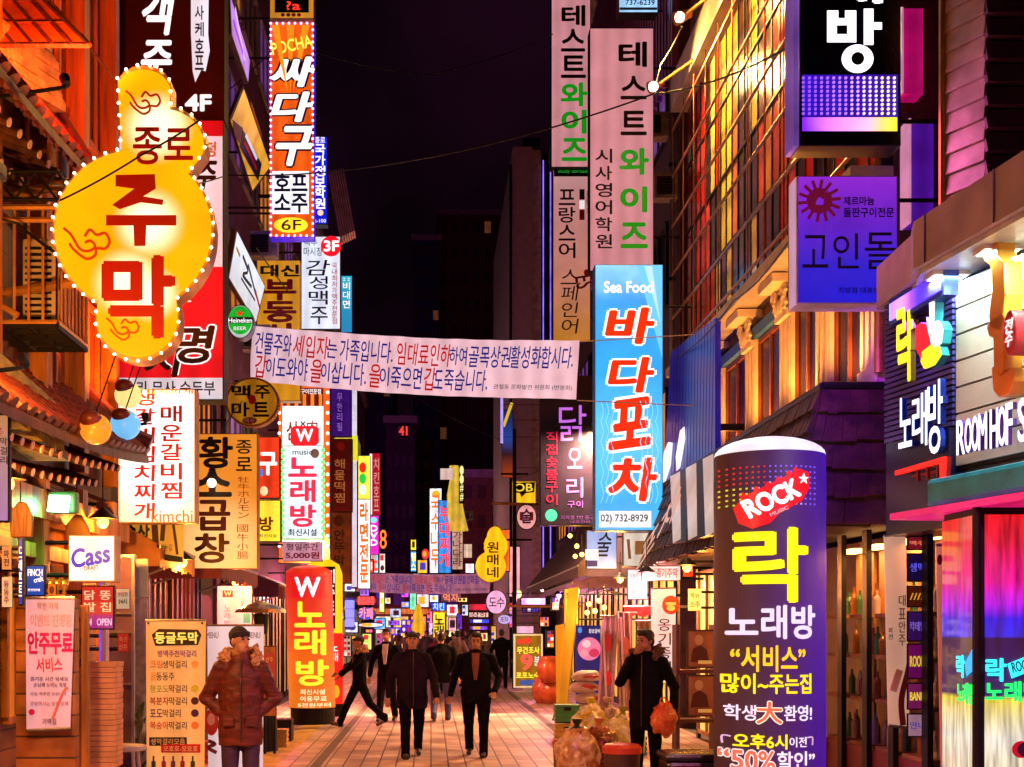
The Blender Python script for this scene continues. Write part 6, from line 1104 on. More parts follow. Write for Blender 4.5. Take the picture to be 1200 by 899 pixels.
def bin_(name, label, c, r, h, m, lid):
    t = thing(name, label, 'bin', (c[0], c[1], 0)); x, y = c
    MB().ring([[(x+q*math.cos(6.283*j/28), y+q*math.sin(6.283*j/28), z) for j in range(28)] for q, z in ((r*.85, 0), (r, h), (r*.95, h))]).build('body', m, t)
    MB().ring([[(x+q*math.cos(6.283*j/28), y+q*math.sin(6.283*j/28), z) for j in range(28)] for q, z in ((r*1.08, h-.03), (r*1.08, h+.03), (r*.9, h+.06), (r*.2, h+.07))]).build('lid', lid, t); return t
bin_('lidded_bin', 'dark brown round bin with a red lid before the smoking man', (P(729, 0, 13.2).x, 13.2), .19, .46, M('brown_bin', (.07, .025, .015), .4), RDP)
bin_('bucket', 'small dark red bucket left of the rubbish bags', (P(658, 0, 14.7).x, 14.7), .1, .38, M('dark_red_bin', (.2, .02, .015), .4), RDP)
t = thing('storage_chest', 'black plastic chest with a rounded glossy lid by the purple tube sign', 'chest', (P(812, 0, 12.6).x, 12.6, 0)); x = t.location.x
MB().wbox(x-.29, 12.4, 0, x+.3, 12.9, .42).build('body', M('black_plastic', (.015, .01, .02), .25), t, bev=.04); MB().wbox(x-.31, 12.38, .421, x+.32, 12.92, .5).build('lid', M('black_plastic'), t, bev=.035)
# ================= street banners, wires, far end ==========================
BT1 = [('건물주와', 303, 343, NB), ('세입자', 348, 386, 'c81818'), ('는', 387, 396, NB), ('가족입니다.', 402, 461, NB), ('임대료', 468, 502, 'c81818'), ('인하', 507, 528, 'c81818'), ('하여', 529, 547, NB), ('골목상권', 552, 598, NB), ('활성화', 601, 634, NB), ('합시다.', 637, 672, NB)]
BT2 = [('갑', 303, 313, 'c81818'), ('이', 315, 323, NB), ('도와야', 328, 362, NB), ('을', 368, 378, 'c81818'), ('이', 379, 387, NB), ('삽니다.', 392, 430, NB), ('을', 436, 446, 'c81818'), ('이', 447, 456, NB), ('죽으면', 461, 494, NB), ('갑', 500, 510, 'c81818'), ('도', 511, 519, NB), ('죽습니다.', 523, 572, NB)]
def street_banner(label, tl, tr, br, bl, da, db, mp, mat, lite):
    f = q3(P(*tl, da), P(*tr, db), P(*bl, da)); t = thing('street_banner', label, 'banner', (P(*bl, da)+P(*br, db))/2)
    q = [P(*tl, da), P(*tr, db), P(*br, db), P(*bl, da)]; mb = MB(); n = 40      # cloth with soft ripples
    top = [q[0].lerp(q[1], i/n) for i in range(n+1)]; bot = [q[3].lerp(q[2], i/n) for i in range(n+1)]
    k = len(mb.v)
    Wd = (q[1]-q[0]).length; og = q[0]
    def bil(p):                                # billow, creases pulled from the corners, sagging edges
        u = (p-og).dot(f.ux)/Wd; v = (og-p).dot(f.uy); a = .03*math.sin(u*7+v*1.2)+.01*math.sin(u*31+v*5)+.012*math.sin(u*70-v*9)
        return p+f.n*(a+.06)-f.uy*(.06*math.sin(math.pi*max(0, min(1, u))))
    n = 120; top = [q[0].lerp(q[1], i/n) for i in range(n+1)]; bot = [q[3].lerp(q[2], i/n) for i in range(n+1)]; m_ = 10
    for i in range(n+1): mb.v += [bil(bot[i].lerp(top[i], j/m_))-f.n*.02 for j in range(m_+1)]
    for i in range(n):
        for j in range(m_): a = i*(m_+1)+j; mb.f.append((a, a+m_+1, a+m_+2, a+1))
    mb.build('cloth', mat, t, smooth=True)  # cloth and letters emit: light falling on them is put into the colour
    for s, row in ((.3, BT1), (.72, BT2)):
        for j, (tx, a, b, col) in enumerate(row):
            m = MB(); big = len(tx) > 1 or col != NB
            xa, xb = mp(a), mp(b); ym = lambda x: (tl[1]+(tr[1]-tl[1])*(x-tl[0])/(tr[0]-tl[0]))*(1-s)+(bl[1]+(br[1]-bl[1])*(x-bl[0])/(br[0]-bl[0]))*s
            hh = (bl[1]-tl[1])*(.215 if big and tx not in ('하여',) else .17); y = ym((xa+xb)/2); sl = (tr[1]-tl[1])/(tr[0]-tl[0])*(1-s)+(br[1]-bl[1])/(br[0]-bl[0])*s
            m.text(f, tx, (xa, y-hh, xb, y+hh), .0, .004, bold=.02); m.v = [bil(v) for v in m.v]; m.build('lettering', ink(col, .45), t)
    s = .76; xa, xb = mp(580), mp(671); y = bl[1]+(br[1]-bl[1])*.86-(bl[1]-tl[1])*.19; hh = (bl[1]-tl[1])*.09
    m = MB().text(f, '관철동 문화발전 위원회 (번영회)', (xa, y-hh, xb, y+hh), 0, .004, bold=.015); m.v = [bil(v) for v in m.v]; m.build('lettering', ink('401830'), t)
    for c, s, dz in ((q[0], -1, .35), (q[3], -1, -.2), (q[1], 1, .3), (q[2], 1, -.25)): MB().tube(c-f.n*.02, (-3.7 if s < 0 else 4.3, c.y, c.z+dz*.4), .008).build('rope', M('rope', (.4, .35, .3), .8), t)
    return t
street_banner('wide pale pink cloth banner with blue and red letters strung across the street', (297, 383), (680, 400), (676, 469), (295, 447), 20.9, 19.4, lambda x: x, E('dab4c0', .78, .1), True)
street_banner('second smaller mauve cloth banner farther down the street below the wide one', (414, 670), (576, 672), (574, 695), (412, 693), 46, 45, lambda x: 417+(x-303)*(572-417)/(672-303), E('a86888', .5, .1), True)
# overhead cables
def cable(label, pts, r=.012):
    q = [P(*p) for p in pts]; m = MB(); seg = []
    for a, b in zip(q, q[1:]):
        L_ = (b-a).length
        for i in range(10): s = i/10; seg.append(a.lerp(b, s)-Vector((0, 0, .02*L_*4*s*(1-s))))
    seg.append(q[-1]); m.path(seg, r, 5); tag(m.build('overhead_cable', BLACKP, None, q[0]), label, 'cable')
cable('black overhead cable crossing the night sky to the right facade', [(262, 205, 22), (500, 185, 19), (766, 110, 17), (925, 55, 12.6)])
cable('thin black cable running in front of the big yellow gourd sign', [(70, 235, 9.4), (165, 182, 9.5), (235, 140, 9.7)], .008)
cable('black cable passing level in front of the gourd and the tofu sign', [(60, 216, 9.5), (262, 207, 14)], .008)
cable('slack cable hanging from the amber sign up to the street banner', [(252, 515, 17), (275, 480, 18), (296, 447, 20.5)], .008)
cable('long cable from the lattice shutter to the gourd sign', [(105, 55, 9.9), (140, 100, 9.9)], .01)
cable('black cable sloping past the tilted signs on the left', [(262, 110, 21), (318, 60, 21.8)], .01)
# little neon signs in the distance
far = [
 (503, 572, 518, 672, 62, 'f0e8f0', '국수나무', 'e86018', 'white vertical sign with orange letters in front of the blue tower'), (513, 586, 529, 672, 58, '2878c8', '부대찌개', 'f03838', 'blue vertical sign with red letters beside the yellow air dancer'),
 (529, 618, 543, 668, 56, 'a07868', '가나다라', '483028', 'dull brown vertical sign under the yellow air dancer'), (481, 632, 488, 645, 70, 'e8e020', '', '', 'tiny yellow square sign at the foot of the blue tower'), (481, 646, 488, 670, 70, '50a0f0', '헬스', 'f0f060', 'tiny blue vertical sign below the yellow square one'), (489, 656, 501, 672, 69, 'f0b020', '', '', 'small amber square sign left of the white and orange sign'),
 (494, 643, 503, 656, 66, 'e02838', '', '', 'small round red sign beside the white and orange sign'),
 (434, 644, 444, 672, 42, '90c8d8', '노', 'f04030', 'pale cyan sign above the mauve banner on the left'), (444, 648, 452, 672, 44, 'f0f0e8', '', '', 'small white sign above the mauve banner'), (430, 655, 438, 672, 41, 'e03020', '', '', 'red sign panel above the left end of the mauve banner'),
 (403, 676, 417, 694, 38, 'e8f0f8', '', '', 'bright white panel at the left end of the mauve banner'), (416, 700, 442, 708, 48, '681028', '----', 'f04040', 'dark red dotted LED strip below the mauve banner'), (444, 692, 451, 718, 50, 'f0e860', '', '', 'yellow vertical light panel below the mauve banner'),
 (418, 711, 440, 727, 45, '2028b0', '카페', 'f08080', 'blue oval cafe sign below the dark LED strip'), (405, 700, 415, 738, 40, '181868', '|||', '8080ff', 'dark navy sign with blue tubes on the left'), (418, 729, 450, 736, 46, 'c0c8f8', '', '', 'pale violet strip light under the blue oval sign'), (424, 742, 436, 762, 43, 'b0e860', '', '', 'lime green light panel at head height'), (438, 724, 452, 738, 47, '50a0e8', '', '', 'light blue neon blob sign above the walkers'), (404, 728, 420, 742, 41, 'a0b0f0', '', '', 'powder blue lit panel above the red stall'),
 (457, 713, 470, 724, 95, 'd0e0f8', '', '', 'small pale blue triangular logo on the purple far wall'),
 (480, 695, 488, 715, 72, '70e0b0', '', '', 'mint green sign left of the far yellow gourd'), (488, 696, 503, 712, 66, 'f0d0e0', '', '', 'pink white sign over the far crowd'), (503, 697, 514, 706, 60, 'e0f0e8', '', '', 'small white green sign under the mauve banner'), (505, 706, 523, 716, 58, '1848e8', '치킨', 'a0d0f8', 'royal blue neon sign above the yellow karaoke board'), (507, 717, 522, 748, 54, 'f0d028', '노래', '181008', 'yellow board with two stacked black letters over the crowd'), (523, 708, 537, 722, 57, 'e8d8e8', '', '', 'white sign with a red square right of the blue neon'), (525, 723, 535, 740, 52, 'e898a8', '', '', 'pale rose sign over the crowd'), (535, 719, 542, 738, 52, '6828b0', '', '', 'violet sign above the man in the open jacket'),
 (516, 695, 541, 706, 50, '683048', '먹자', 'd07858', 'dim maroon sign directly below the mauve banner'), (549, 707, 573, 716, 48, 'b01830', '', '', 'red shop fascia right of the crowd'), (549, 717, 573, 724, 47.5, 'd8b0a0', '상회', '401020', 'cream shop fascia under the red one'), (550, 725, 574, 731, 47, '2838c0', '', '', 'blue lit shelf strip on the right shop'), (550, 733, 572, 739, 46.8, '6838b8', '', '', 'violet lit shelf strip on the right shop'),
 (466, 499, 479, 511, 104, '300818', '41', 'ff3820', 'small red lit numerals on the dark purple block'), (600, 690, 612, 702, 40, 'e8d080', '', '', 'small warm lit fascia right of the pink round sign'), (610, 700, 640, 710, 39, 'c090e0', '', '', 'violet lit shop fascia under the dark plum awning'), (587, 620, 598, 670, 41, 'e06020', '', '', 'orange red lit board behind the small yellow gourd'), (596, 640, 610, 700, 44, 'd88890', '', '', 'tall dusty pink lit board beside the small gourd'), (545, 660, 556, 672, 58, 'f0e0f0', '', '', 'small white lit window sign left of the small gourd')]
for x0, y0, x1, y1, d, c, tx, tc, lab in far:
    its_ = []
    if tx:
        vert = (y1-y0) > 1.25*(x1-x0); k = .14*(x1-x0); its_ = [('V' if vert else 'T', tx, (x0+k, y0+(y1-y0)*.08, x1-k, y1-(y1-y0)*.08), tc, {'lit': 1.2, 'b': .04, 'g': .1, 'th': .02, 'w': .03})]
    if lab.startswith('white sign with a red'): its_ = [('R', 0, (527, 711, 533, 719), 'e02030', {'lit': 1, 'w': .03, 'th': .03})]
    if lab.startswith('white vertical sign'): its_.append(('E', 0, (506, 575, 516, 584), 'f0a020', {'lit': 1, 'w': .03, 'th': .03}))
    if not its_ and x1-x0 > 6 and 'gourd' not in lab:
        rn = random.Random(int(x0*7+y0)); hh = y1-y0; k = max(1, int(hh/9))
        for q in range(k):
            ya = y0+hh*(q+.22)/k; yb = y0+hh*(q+.75)/k; cc = rn.choice(['e02030', '2838c0', 'f8f0e0', '301020', 'f0b020'])
            its_.append((rn.choice('RRE'), 0, (x0+(x1-x0)*rn.uniform(.15, .3), ya, x0+(x1-x0)*rn.uniform(.55, .85), yb), cc, {'lit': .8, 'w': .03, 'th': .03}))
    ar = LA-.15 if x1 < 470 else None
    sign('distant_sign', lab, fr(d), (x0, y0, x1, y1), E(c, 1.15 if d < 90 else .8, .35), its_, .25, case=E(c, .5, .2) if '|' in tx else None, rim=.03, post=None, shape='ell' if 'oval' in lab or 'round' in lab else None, group='small lit signs far down the street')
# a denser layer of small lit boards between the named ones
more = [(402, 744, 412, 770, 39, 'f8e0c0', 'cream lit shop panel left of the reaching walker'), (441, 742, 449, 756, 52, 'f070c8', 'pink lit board just left of the man in the blazer'), (455, 727, 468, 733, 78, '8048f0', 'violet lit strip below the triangular logo'), (452, 735, 470, 745, 74, '5028c0', 'indigo lit shop panel behind the walkers'), (470, 726, 484, 742, 84, '4818a0', 'deep violet lit front right of the triangular logo'), (421, 690, 433, 699, 42, 'a060f0', 'lilac board tucked under the mauve banner'), (428, 737, 437, 742, 49, 'f04890', 'small rose strip over the lime panel'), (410, 745, 424, 750, 40.5, 'f8b040', 'amber strip in front of the left shops'), (394, 700, 403, 712, 36, 'f04030', 'red square board beside the yellow arch sign'), (394, 715, 404, 727, 35, '3060f0', 'blue square board beside the yellow arch sign'), (448, 700, 458, 708, 62, 'f8f0d0', 'tiny cream board below the mauve banner'), (470, 705, 480, 712, 88, '6090f8', 'tiny sky blue strip on the far wall'), (500, 716, 507, 730, 61, 'f870a0', 'small pink board left of the yellow letter board'), (536, 700, 548, 706, 49, 'f8c860', 'small amber board left of the red fascia'), (541, 708, 549, 722, 50, 'f0f0f8', 'white upright board by the red fascia'), (575, 733, 582, 760, 42, 'f0b870', 'tall amber lit doorway right of the crowd'), (596, 706, 601, 736, 39, 'c070f0', 'slim lilac tube sign near the utility pole'), (612, 712, 632, 718, 37, '7840e0', 'violet strip over the gold pavement sign'), (632, 722, 644, 735, 33, 'f07830', 'orange lit board right of the gold pavement sign'), (640, 738, 650, 760, 31, 'e83820', 'red lit panel behind the russet pots'), (646, 700, 656, 716, 30, 'f8d060', 'golden lit board by the yellow shop sign'), (484, 672, 492, 690, 76, 'f8f8f0', 'white board just above the far yellow gourd'), (470, 690, 479, 700, 90, 'd040f0', 'small magenta board on the purple far wall'), (560, 741, 572, 752, 46, 'f8c080', 'amber lit counter below the violet shelf strip')]
for x0, y0, x1, y1, d, c, lab in more:
    rn = random.Random(int(x0+y0)); W2 = x1-x0; hh = y1-y0; k = max(1, int(hh/6)); its_ = []
    for q in range(k):
        for h in range(max(1, int(W2/5))):
            xa = x0+W2*(.12+.8*h/max(1, int(W2/5))); its_.append((rn.choice('RRE'), 0, (xa, y0+hh*(q+.2)/k, xa+min(3.2, W2*.6), y0+hh*(q+.75)/k), rn.choice(['c01830', '2030a0', 'f8f0e0', '281020', 'f0b020']), {'lit': .7, 'w': .03, 'th': .03}))
    sign('distant_sign', lab, fr(d), (x0, y0, x1, y1), E(c, [.5, .8, 1.3][int(x0) % 3], .4), its_, .22, rim=.03, group='small lit signs far down the street')
# pipes, boxes and air conditioners on the facades
for i, (X, d, z0, z1, lab) in enumerate(((-3.62, 22.6, 3, 14, 'grey drain pipe at the near corner of the violet building'), (-3.66, 15.1, 5, 13, 'dark pipe on the brick building behind the tofu sign'), (4.22, 22.4, 3, 15, 'grey drain pipe where the corrugated building begins'), (4.36, 12.45, 4.2, 12, 'copper pipe at the near corner of the stone columned front'), (2.8, 44.9, 0, 18, 'dark cable duct at the corner of the lavender building'))):
    t = thing('drain_pipe', lab, 'pipe', (X, d, z0)); MB().tube((X, d, z0), (X, d, z1), .05, .05, 10).build('pipe', [STEEL, DARK, STEEL, BRASS, DARK][i], t)
    k = MB()
    for j in range(int((z1-z0)/2)): k.tube((X, d, z0+.8+2*j), (X, d, z0+.86+2*j), .065, .065, 10)
    k.build('clamps', DARK, t)
for px, py, d, lab in ((768, 160, 22.6, 'air conditioner high behind the lower academy board'), (784, 232, 22.3, 'air conditioner beside the red end panel of the colour front'), (308, 300, 22.5, 'air conditioner on the violet building beside the white tilted board'), (300, 410, 22.4, 'air conditioner half hidden behind the street banner'), (545, 610, 60, 'air conditioner on the brown block by the slender sign')):
    aircon('air_conditioner', lab, P(px, py, d), .5 if d < 40 else .8, .45, M('grime_white', (.3, .26, .24), .6, 0, .4, 9))
for j, (lab, pts) in enumerate((('black cable swinging from the orange bar sign to the tall academy board', [(366, 60, 22), (500, 88, 24), (648, 40, 27)]), ('thin cable running up the street above the wide banner', [(300, 290, 21), (420, 420, 34), (600, 520, 45)]), ('cable looping along the right facade under the colour panels', [(925, 282, 12.4), (860, 352, 16), (790, 420, 21)]), ('loose cable drooping between the floodlamp arms', [(800, 30, 18.6), (775, 75, 19.8), (768, 100, 20.6)]), ('cable from the gourd sign to the balcony cage', [(70, 300, 9.95), (20, 262, 9.9), (-20, 250, 9.8)]), ('low cable from the utility pole to the lavender wall', [(604, 560, 37), (640, 545, 33), (700, 470, 26)]))): cable(lab, pts, .012)
# things heaped at the shop fronts
def crate(lab, c, wd, h, m, g):
    t = thing('goods_crate', lab, 'crate', c, g); x, y, z = c; b_ = MB()
    for k in range(4): zz = z+h*k/4; b_.wbox(x-wd/2, y-.14, zz, x+wd/2, y+.14, zz+h*.17)
    b_.wbox(x-wd/2+.01, y-.13, z, x+wd/2-.01, y+.13, z+h*.9); b_.build('body', m, t, bev=.006); MB().wbox(x-wd*.14, y-.146, z+h*.6, x+wd*.14, y-.139, z+h*.8).build('handle', BLACKP, t)
for i, (px, d, z, c, nm) in enumerate(((664, 19.6, 0, (.5, .32, .03), 'yellow plastic drinks crate at the bottom of the pile by the leaning banner'), (664, 19.6, .3, (.05, .25, .08), 'green plastic drinks crate on the yellow one'), (678, 18.6, 0, (.45, .04, .03), 'red plastic drinks crate on the pavement before the striped sacks'), (722, 17.8, 0, (.4, .22, .1), 'brown carton crate under the middle vinyl curtain'), (722, 17.8, .3, (.5, .45, .4), 'white foam crate on the brown carton'), (740, 17.4, 0, (.05, .12, .4), 'blue plastic crate at the foot of the logo banner'), (152, 13.4, 0, (.4, .2, .05), 'tan crate on the left pavement behind the white stool'), (256, 16.6, 0, (.45, .05, .03), 'red crate on the left kerb behind the white menu banner'), (322, 18.6, 0, (.5, .34, .05), 'yellow crate on the left kerb beneath the easel board'))): crate(nm, (P(px, 0, d).x, d, z), .38, .28, M('crate_'+str(i), c, .5, 0, .25, 6), 'crates along the shopfronts')
for i, (b, d, c, its_, lab) in enumerate((((136, 690, 152, 714), 11.9, 'e8d8b0', [('T', '영업중', (138, 694, 150, 699), 'a01818'), ('T', '24시', (139, 702, 149, 708), '201818')], 'cream paper notice taped to the steel door frame'), ((138, 742, 151, 764), 11.9, 'd03020', [('T', '특선', (140, 746, 149, 752), 'f8e0a0'), ('T', '안주', (140, 755, 149, 761), 'f8e0a0')], 'red paper notice taped to the steel door frame'), ((2, 640, 14, 668), 8.9, 'd8a060', [('V', '파전', (5, 644, 11, 664), '401008')], 'amber wooden menu tag at the left edge of the photo'), ((2, 676, 15, 712), 8.9, 'f0d0a0', [('V', '동동주', (5, 680, 11, 708), '802010')], 'pale wooden menu tag below the amber one at the left edge'), ((56, 684, 66, 699), 10.25, 'c88018', [('E', 0, (58, 687, 64, 696), '501808')], 'ochre tag beside the small blue plate'), ((246, 640, 262, 660), 18.5, 'a81820', [('T', '곱창', (248, 645, 260, 655), 'f8d8a0', {'lit': .5})], 'small dark red sign under the maroon awning'), ((806, 690, 822, 716), 17, 'f0e0a0', [('T', '메뉴', (808, 694, 820, 701), '802018'), ('T', '소주', (808, 705, 820, 712), '802018')], 'cream menu card on the yellow lit wall by the poster stand'), ((800, 655, 812, 676), 17.4, 'c02018', [('T', '옹기', (801, 661, 811, 670), 'f8e0c0', {'lit': .5})], 'small red card under the shingle edge by the tube sign'))):
    sign('paper_notice', lab, fr(d), b, E(c, .4, .2), its_, .015, rim=.004, arm=None if d < 9 else (-3.6 if b[0] < 400 else 4.2))
t = thing('far_arcade', 'plum plastered arcade closing the street behind the far crowd', 'building', (1, 98, 0)); MB().wbox(-4.5, 98, 0, 8, 104, 5.6).build('wall', M('plum_plaster_far', (.25, .1, .2), .7, 0, .3), t); f = fr(98)
for i in range(9):
    u = -4.2+1.35*i; MB().box(f, u, .3, u+1.1, 2.7, .003, .06).build('shop_window', E(['fff0d0', 'ffd070', 'ff9060', 'f0c0ff', 'ffe8a0'][i % 5], .9, .5), t); MB().box(f, u, 3.6, u+.8, 5.2, .003, .05).build('window', E(['5020c0', '281060', '8030d0'][i % 3], .5, .4), t)
MB().box(f, -4.5, 2.9, 8, 3.3, .003, .4).build('fascia', E('e07030', .7, .5), t)
for i, px in enumerate((59, 67, 75)):
    c = P(px, 697, 10.3); t = thing('brass_cup', ['brass cup on the pub ledge next to the small blue plate', 'middle brass cup on the pub ledge', 'brass cup on the pub ledge closest to the cream beer lightbox'][i], 'cup', c, 'brass cups on the pub ledge'); MB().ring([[c+Vector((q*math.cos(6.283*j/16), q*math.sin(6.283*j/16), z)) for j in range(16)] for q, z in ((.025, 0), (.012, .03), (.035, .06), (.042, .12), (.036, .12), (.03, .07))]).build('cup', M('bright_brass', (.7, .42, .1), .25, .8), t, smooth=True)
MB().wbox(P(54, 0, 10.3).x, 10.22, P(0, 700, 10.3).z, P(80, 0, 10.3).x, 10.42, P(0, 697.2, 10.3).z).build('ledge', TIMB, pub)
t = thing('manhole_cover', 'round iron manhole cover in the paving before the walkers', 'manhole cover', (.4, 14.9, 0)); MB().tube((.4, 14.9, .001), (.4, 14.9, .008), .31, .31, 36).build('plate', M('cast_iron', (.06, .045, .04), .5, .7, .4, 20, .6, 60), t); MB().tube((.4, 14.9, .001), (.4, 14.9, .006), .36, .36, 36).build('rim', DARK, t)
# far yellow gourd, air dancer, purple far wall
gourd('gourd_sign', 'faint tall yellow gourd light over the heads of the far crowd', 60, [(490, 713, 4, 5), (490, 722, 6, 6), (490, 735, 8, 10)], .3, None, [], 0, 0, BRASS, E('e8b020', .7, .2), (490, 728), n=48)
t = thing('air_dancer', 'yellow inflatable air dancer figure bending above the far signs', 'air dancer', P(538, 622, 55)); pts = [(538, 622), (534, 600), (532, 580), (534, 560), (532, 546)]; YF = E('e8c040', .6, .25)
MB().ring([[P(px, py, 55)+Vector((r*math.cos(6.283*j/14), r*math.sin(6.283*j/14), 0)) for j in range(14)] for (px, py), r in zip(pts, (.4, .36, .3, .24, .2))]).build('body', YF, t, smooth=True)
for q in ([(534, 562), (527, 558), (518, 553)], [(534, 574), (528, 584), (524, 592)]): MB().ring([[P(px, py, 55)+Vector((0, r*math.cos(6.283*j/10), r*math.sin(6.283*j/10))) for j in range(10)] for (px, py), r in zip(q, (.22, .16, .1))]).build('arm', YF, t, smooth=True)
MB().pbox(fr(54.8), (516, 549, 531, 562), -.03, .0).build('flag', E('e8c8c0', .6), t)
sign('slender_sign', 'slender dark sign strip with small white and lime marks beside the air dancer', fr(54), (538, 544, 544, 590), M('black_face'), [('V', '..##', (539, 546, 543, 588), 'e0e0a0', {'lit': .9, 'b': .03})], .1)
# pole with wires by the small gourd
t = thing('utility_pole', 'slim dark utility pole beside the small yellow gourd', 'pole', (P(603, 0, 37).x, 37, 0)); x = t.location.x; MB().tube((x, 37, 0), (x, 37, 7.5), .07, .05, 10).build('pole', DARK, t); MB().tube((x-.5, 37, 4.3), (x+.5, 37, 4.3), .03).build('crossarm', DARK, t); MB().tube((x-.4, 37, 6.2), (x+.4, 37, 6.2), .03).build('crossarm', DARK, t)
# frieze of vertical neon on the right beyond: upright board
sign('neon_strip_sign', 'thin violet white neon strip on the dark edge of the lavender building', fr(42), (586, 466, 590, 520), E('b8a0f8', 1.0, .3), [], .1, group=None, arm=RA)
sign('graffiti_board', 'narrow board of blue and orange shapes left of the lavender building', fr(43), (588, 480, 601, 560), ['x' and .5, (0, 'c04818'), (.35, '401820'), (.6, '2050b0'), (1, '101840')], [('S', 0, [(590, 500), (600, 472)], 'd0b030', {'wd': .1, 'lit': .8})], .1, arm=RA)
# ================= lamps added to light the street =====================================
def lantern(label, p, col, en, drop=.5, g='bare bulb lamps along the shopfronts', em=8, r=.055):  # added bulbs that supply the light along the shopfronts
    t = thing('added_lamp', label, 'lamp', p, g); p = Vector(p); MB().ell(p, r, None, 12, 10).build('bulb', E(col, em, 0), t, smooth=True)
    MB().ring([[(p.x+q*math.cos(6.283*j/18), p.y+q*math.sin(6.283*j/18), p.z+z) for j in range(18)] for q, z in ((.14, .03), (.05, .11), (.02, .13))]).build('shade', DARK, t); MB().tube(p+Vector((0, 0, .1)), p+Vector((0, 0, drop)), .006).build('cord', DARK, t)
    light('POINT', p-Vector((0, 0, .09)), col, en*.62, t, .07)
for x, y, z, c, en, lab in ((-3.05, 9.2, 2.75, 'ff9c38', 150, 'warm lamp under the pub eave above the pink cloth banner'), (-3.05, 11.9, 2.7, 'ff9c38', 190, 'warm lamp under the pub eave above the menu banner'), (-2.95, 15.2, 2.5, 'ff9c38', 190, 'warm lamp under the ochre awning'), (-2.9, 19, 2.4, 'ff7038', 190, 'warm lamp under the maroon awning'), (-2.8, 24.6, 2.4, 'ff5878', 260, 'warm lamp under the deep violet awning'), (-2.9, 31, 2.6, 'ff90a0', 260, 'rosy lamp on the violet building shopfront'), (-3, 40, 2.8, 'ffa070', 420, 'orange lamp far along the left shops'), (-3, 54, 3, 'ff8878', 520, 'farthest orange lamp on the left shops'),
  (3.3, 16.5, 2.5, 'ff9c38', 180, 'warm lamp under the shingle canopy above the poster stand'), (3.3, 19.6, 2.55, 'ff9088', 240, 'warm lamp under the shingle canopy by the notice'), (3.4, 23, 2.6, 'ffb848', 260, 'warm lamp over the meat poster'), (3.0, 30, 2.5, 'c070ff', 220, 'violet lamp under the lit violet awning'), (3.3, 38, 2.9, 'ff90b0', 300, 'rosy lamp far along the right shops'), (3.3, 52, 3, 'ffa0d0', 380, 'farthest rosy lamp on the right shops')):
    lantern(lab, (x, y, z), c, en)
# lamps added over the lane to brighten the paving
def added_wall_lamp(label, x, y, z, en, col):
    t = thing('added_wall_lamp', label, 'lamp', (x, y, z), 'wall mounted street lamps'); s = -1 if x > 0 else 1; xw = 4.3 if x > 0 else -3.7
    MB().tube((xw, y, z+.3), (x, y, z+.06), .03).build('arm', DARK, t); MB().wbox(x-.22, y-.1, z, x+.22, y+.1, z+.09).build('housing', DARK, t, bev=.02); MB().wbox(x-.18, y-.08, z-.012, x+.18, y+.08, z-.001).build('lens', E(col, 8, 0), t)
    light('AREA', (x, y, z-.03), col, en, t, .35, (x-1.2*(1 if x > 0 else -1), y+.6, 0), spot=150)
added_wall_lamp('wall lamp hidden high behind the sky blue lightbox', 3.3, 24.5, 5.6, 850, 'ffbe8c')
added_wall_lamp('wall lamp on the violet building above the pavement tube sign', -2.4, 25.5, 3.6, 620, 'ffa878')
added_wall_lamp('wall lamp on the pub just outside the left of the photo', -2.4, 6.5, 4.0, 300, 'ffb078')
added_wall_lamp('wall lamp on the right just outside the photo', 3.3, 6.3, 4.2, 200, 'ff80b0')
# wash lamps added to tint the pub upper wall orange
for p, aim, col, en, lab in (((-2.62, 9.2, 5.62), (-3.3, 10.3, 7.4), 'ff5a20', 480, 'orange wash lamp fixed above the balcony cage'), ((-2.8, 12.6, 3.75), (-3.4, 13, 6), 'ff7020', 260, 'orange wash lamp at the tip of the lower tile eave'), ((-2.6, 8.2, 3.4), (-3.6, 9.8, 4.8), 'ffa040', 170, 'amber wash lamp lighting the balcony cage from below')):
    t = thing('added_wash_lamp', lab, 'lamp', p, 'orange wash lamps on the timber pub'); p = Vector(p); MB().tube(p, p+(Vector(aim)-p).normalized()*.08, .03, .04, 12).build('housing', DARK, t); MB().tube(p-Vector((0, 0, .02)), (-3.5, p.y+.1, p.z-.1), .015).build('arm', DARK, t)
    light('SPOT', p+(Vector(aim)-p).normalized()*.12, col, en, t, .05, aim, 150)
# floodlights added to tint the far towers and street end
for p, aim, col, en, lab in (((3.6, 46, 19.2), (2, 150, 30), '901838', 4500, 'magenta roof floodlight on the lavender building'), ((-3, 74, 15.6), (-3, 135, 30), '3020d0', 1500, 'blue roof floodlight on the far left building'), ((-3.2, 73, 5), (2, 110, 8), 'c040a0', 1200, 'violet floodlight at the far end of the left shops'), ((3.4, 60, 6), (1, 100, 6), 'ff7050', 1800, 'magenta floodlight at the far end of the right shops')):
    t = thing('added_far_floodlight', lab, 'lamp', p); p = Vector(p); MB().wbox(p.x-.3, p.y-.2, p.z-.25, p.x+.3, p.y+.2, p.z+.1).build('housing', DARK, t); light('SPOT', p+Vector((0, .4, .2)), col, en, t, .3, aim, 75)
light('AREA', (3.75, 11.6, 4.5), '9028e0', 18, ps, .8, (4.1, 12.4, 3.2), size_y=.15)  # added violet light under the dolmen sign, tinting the shingles
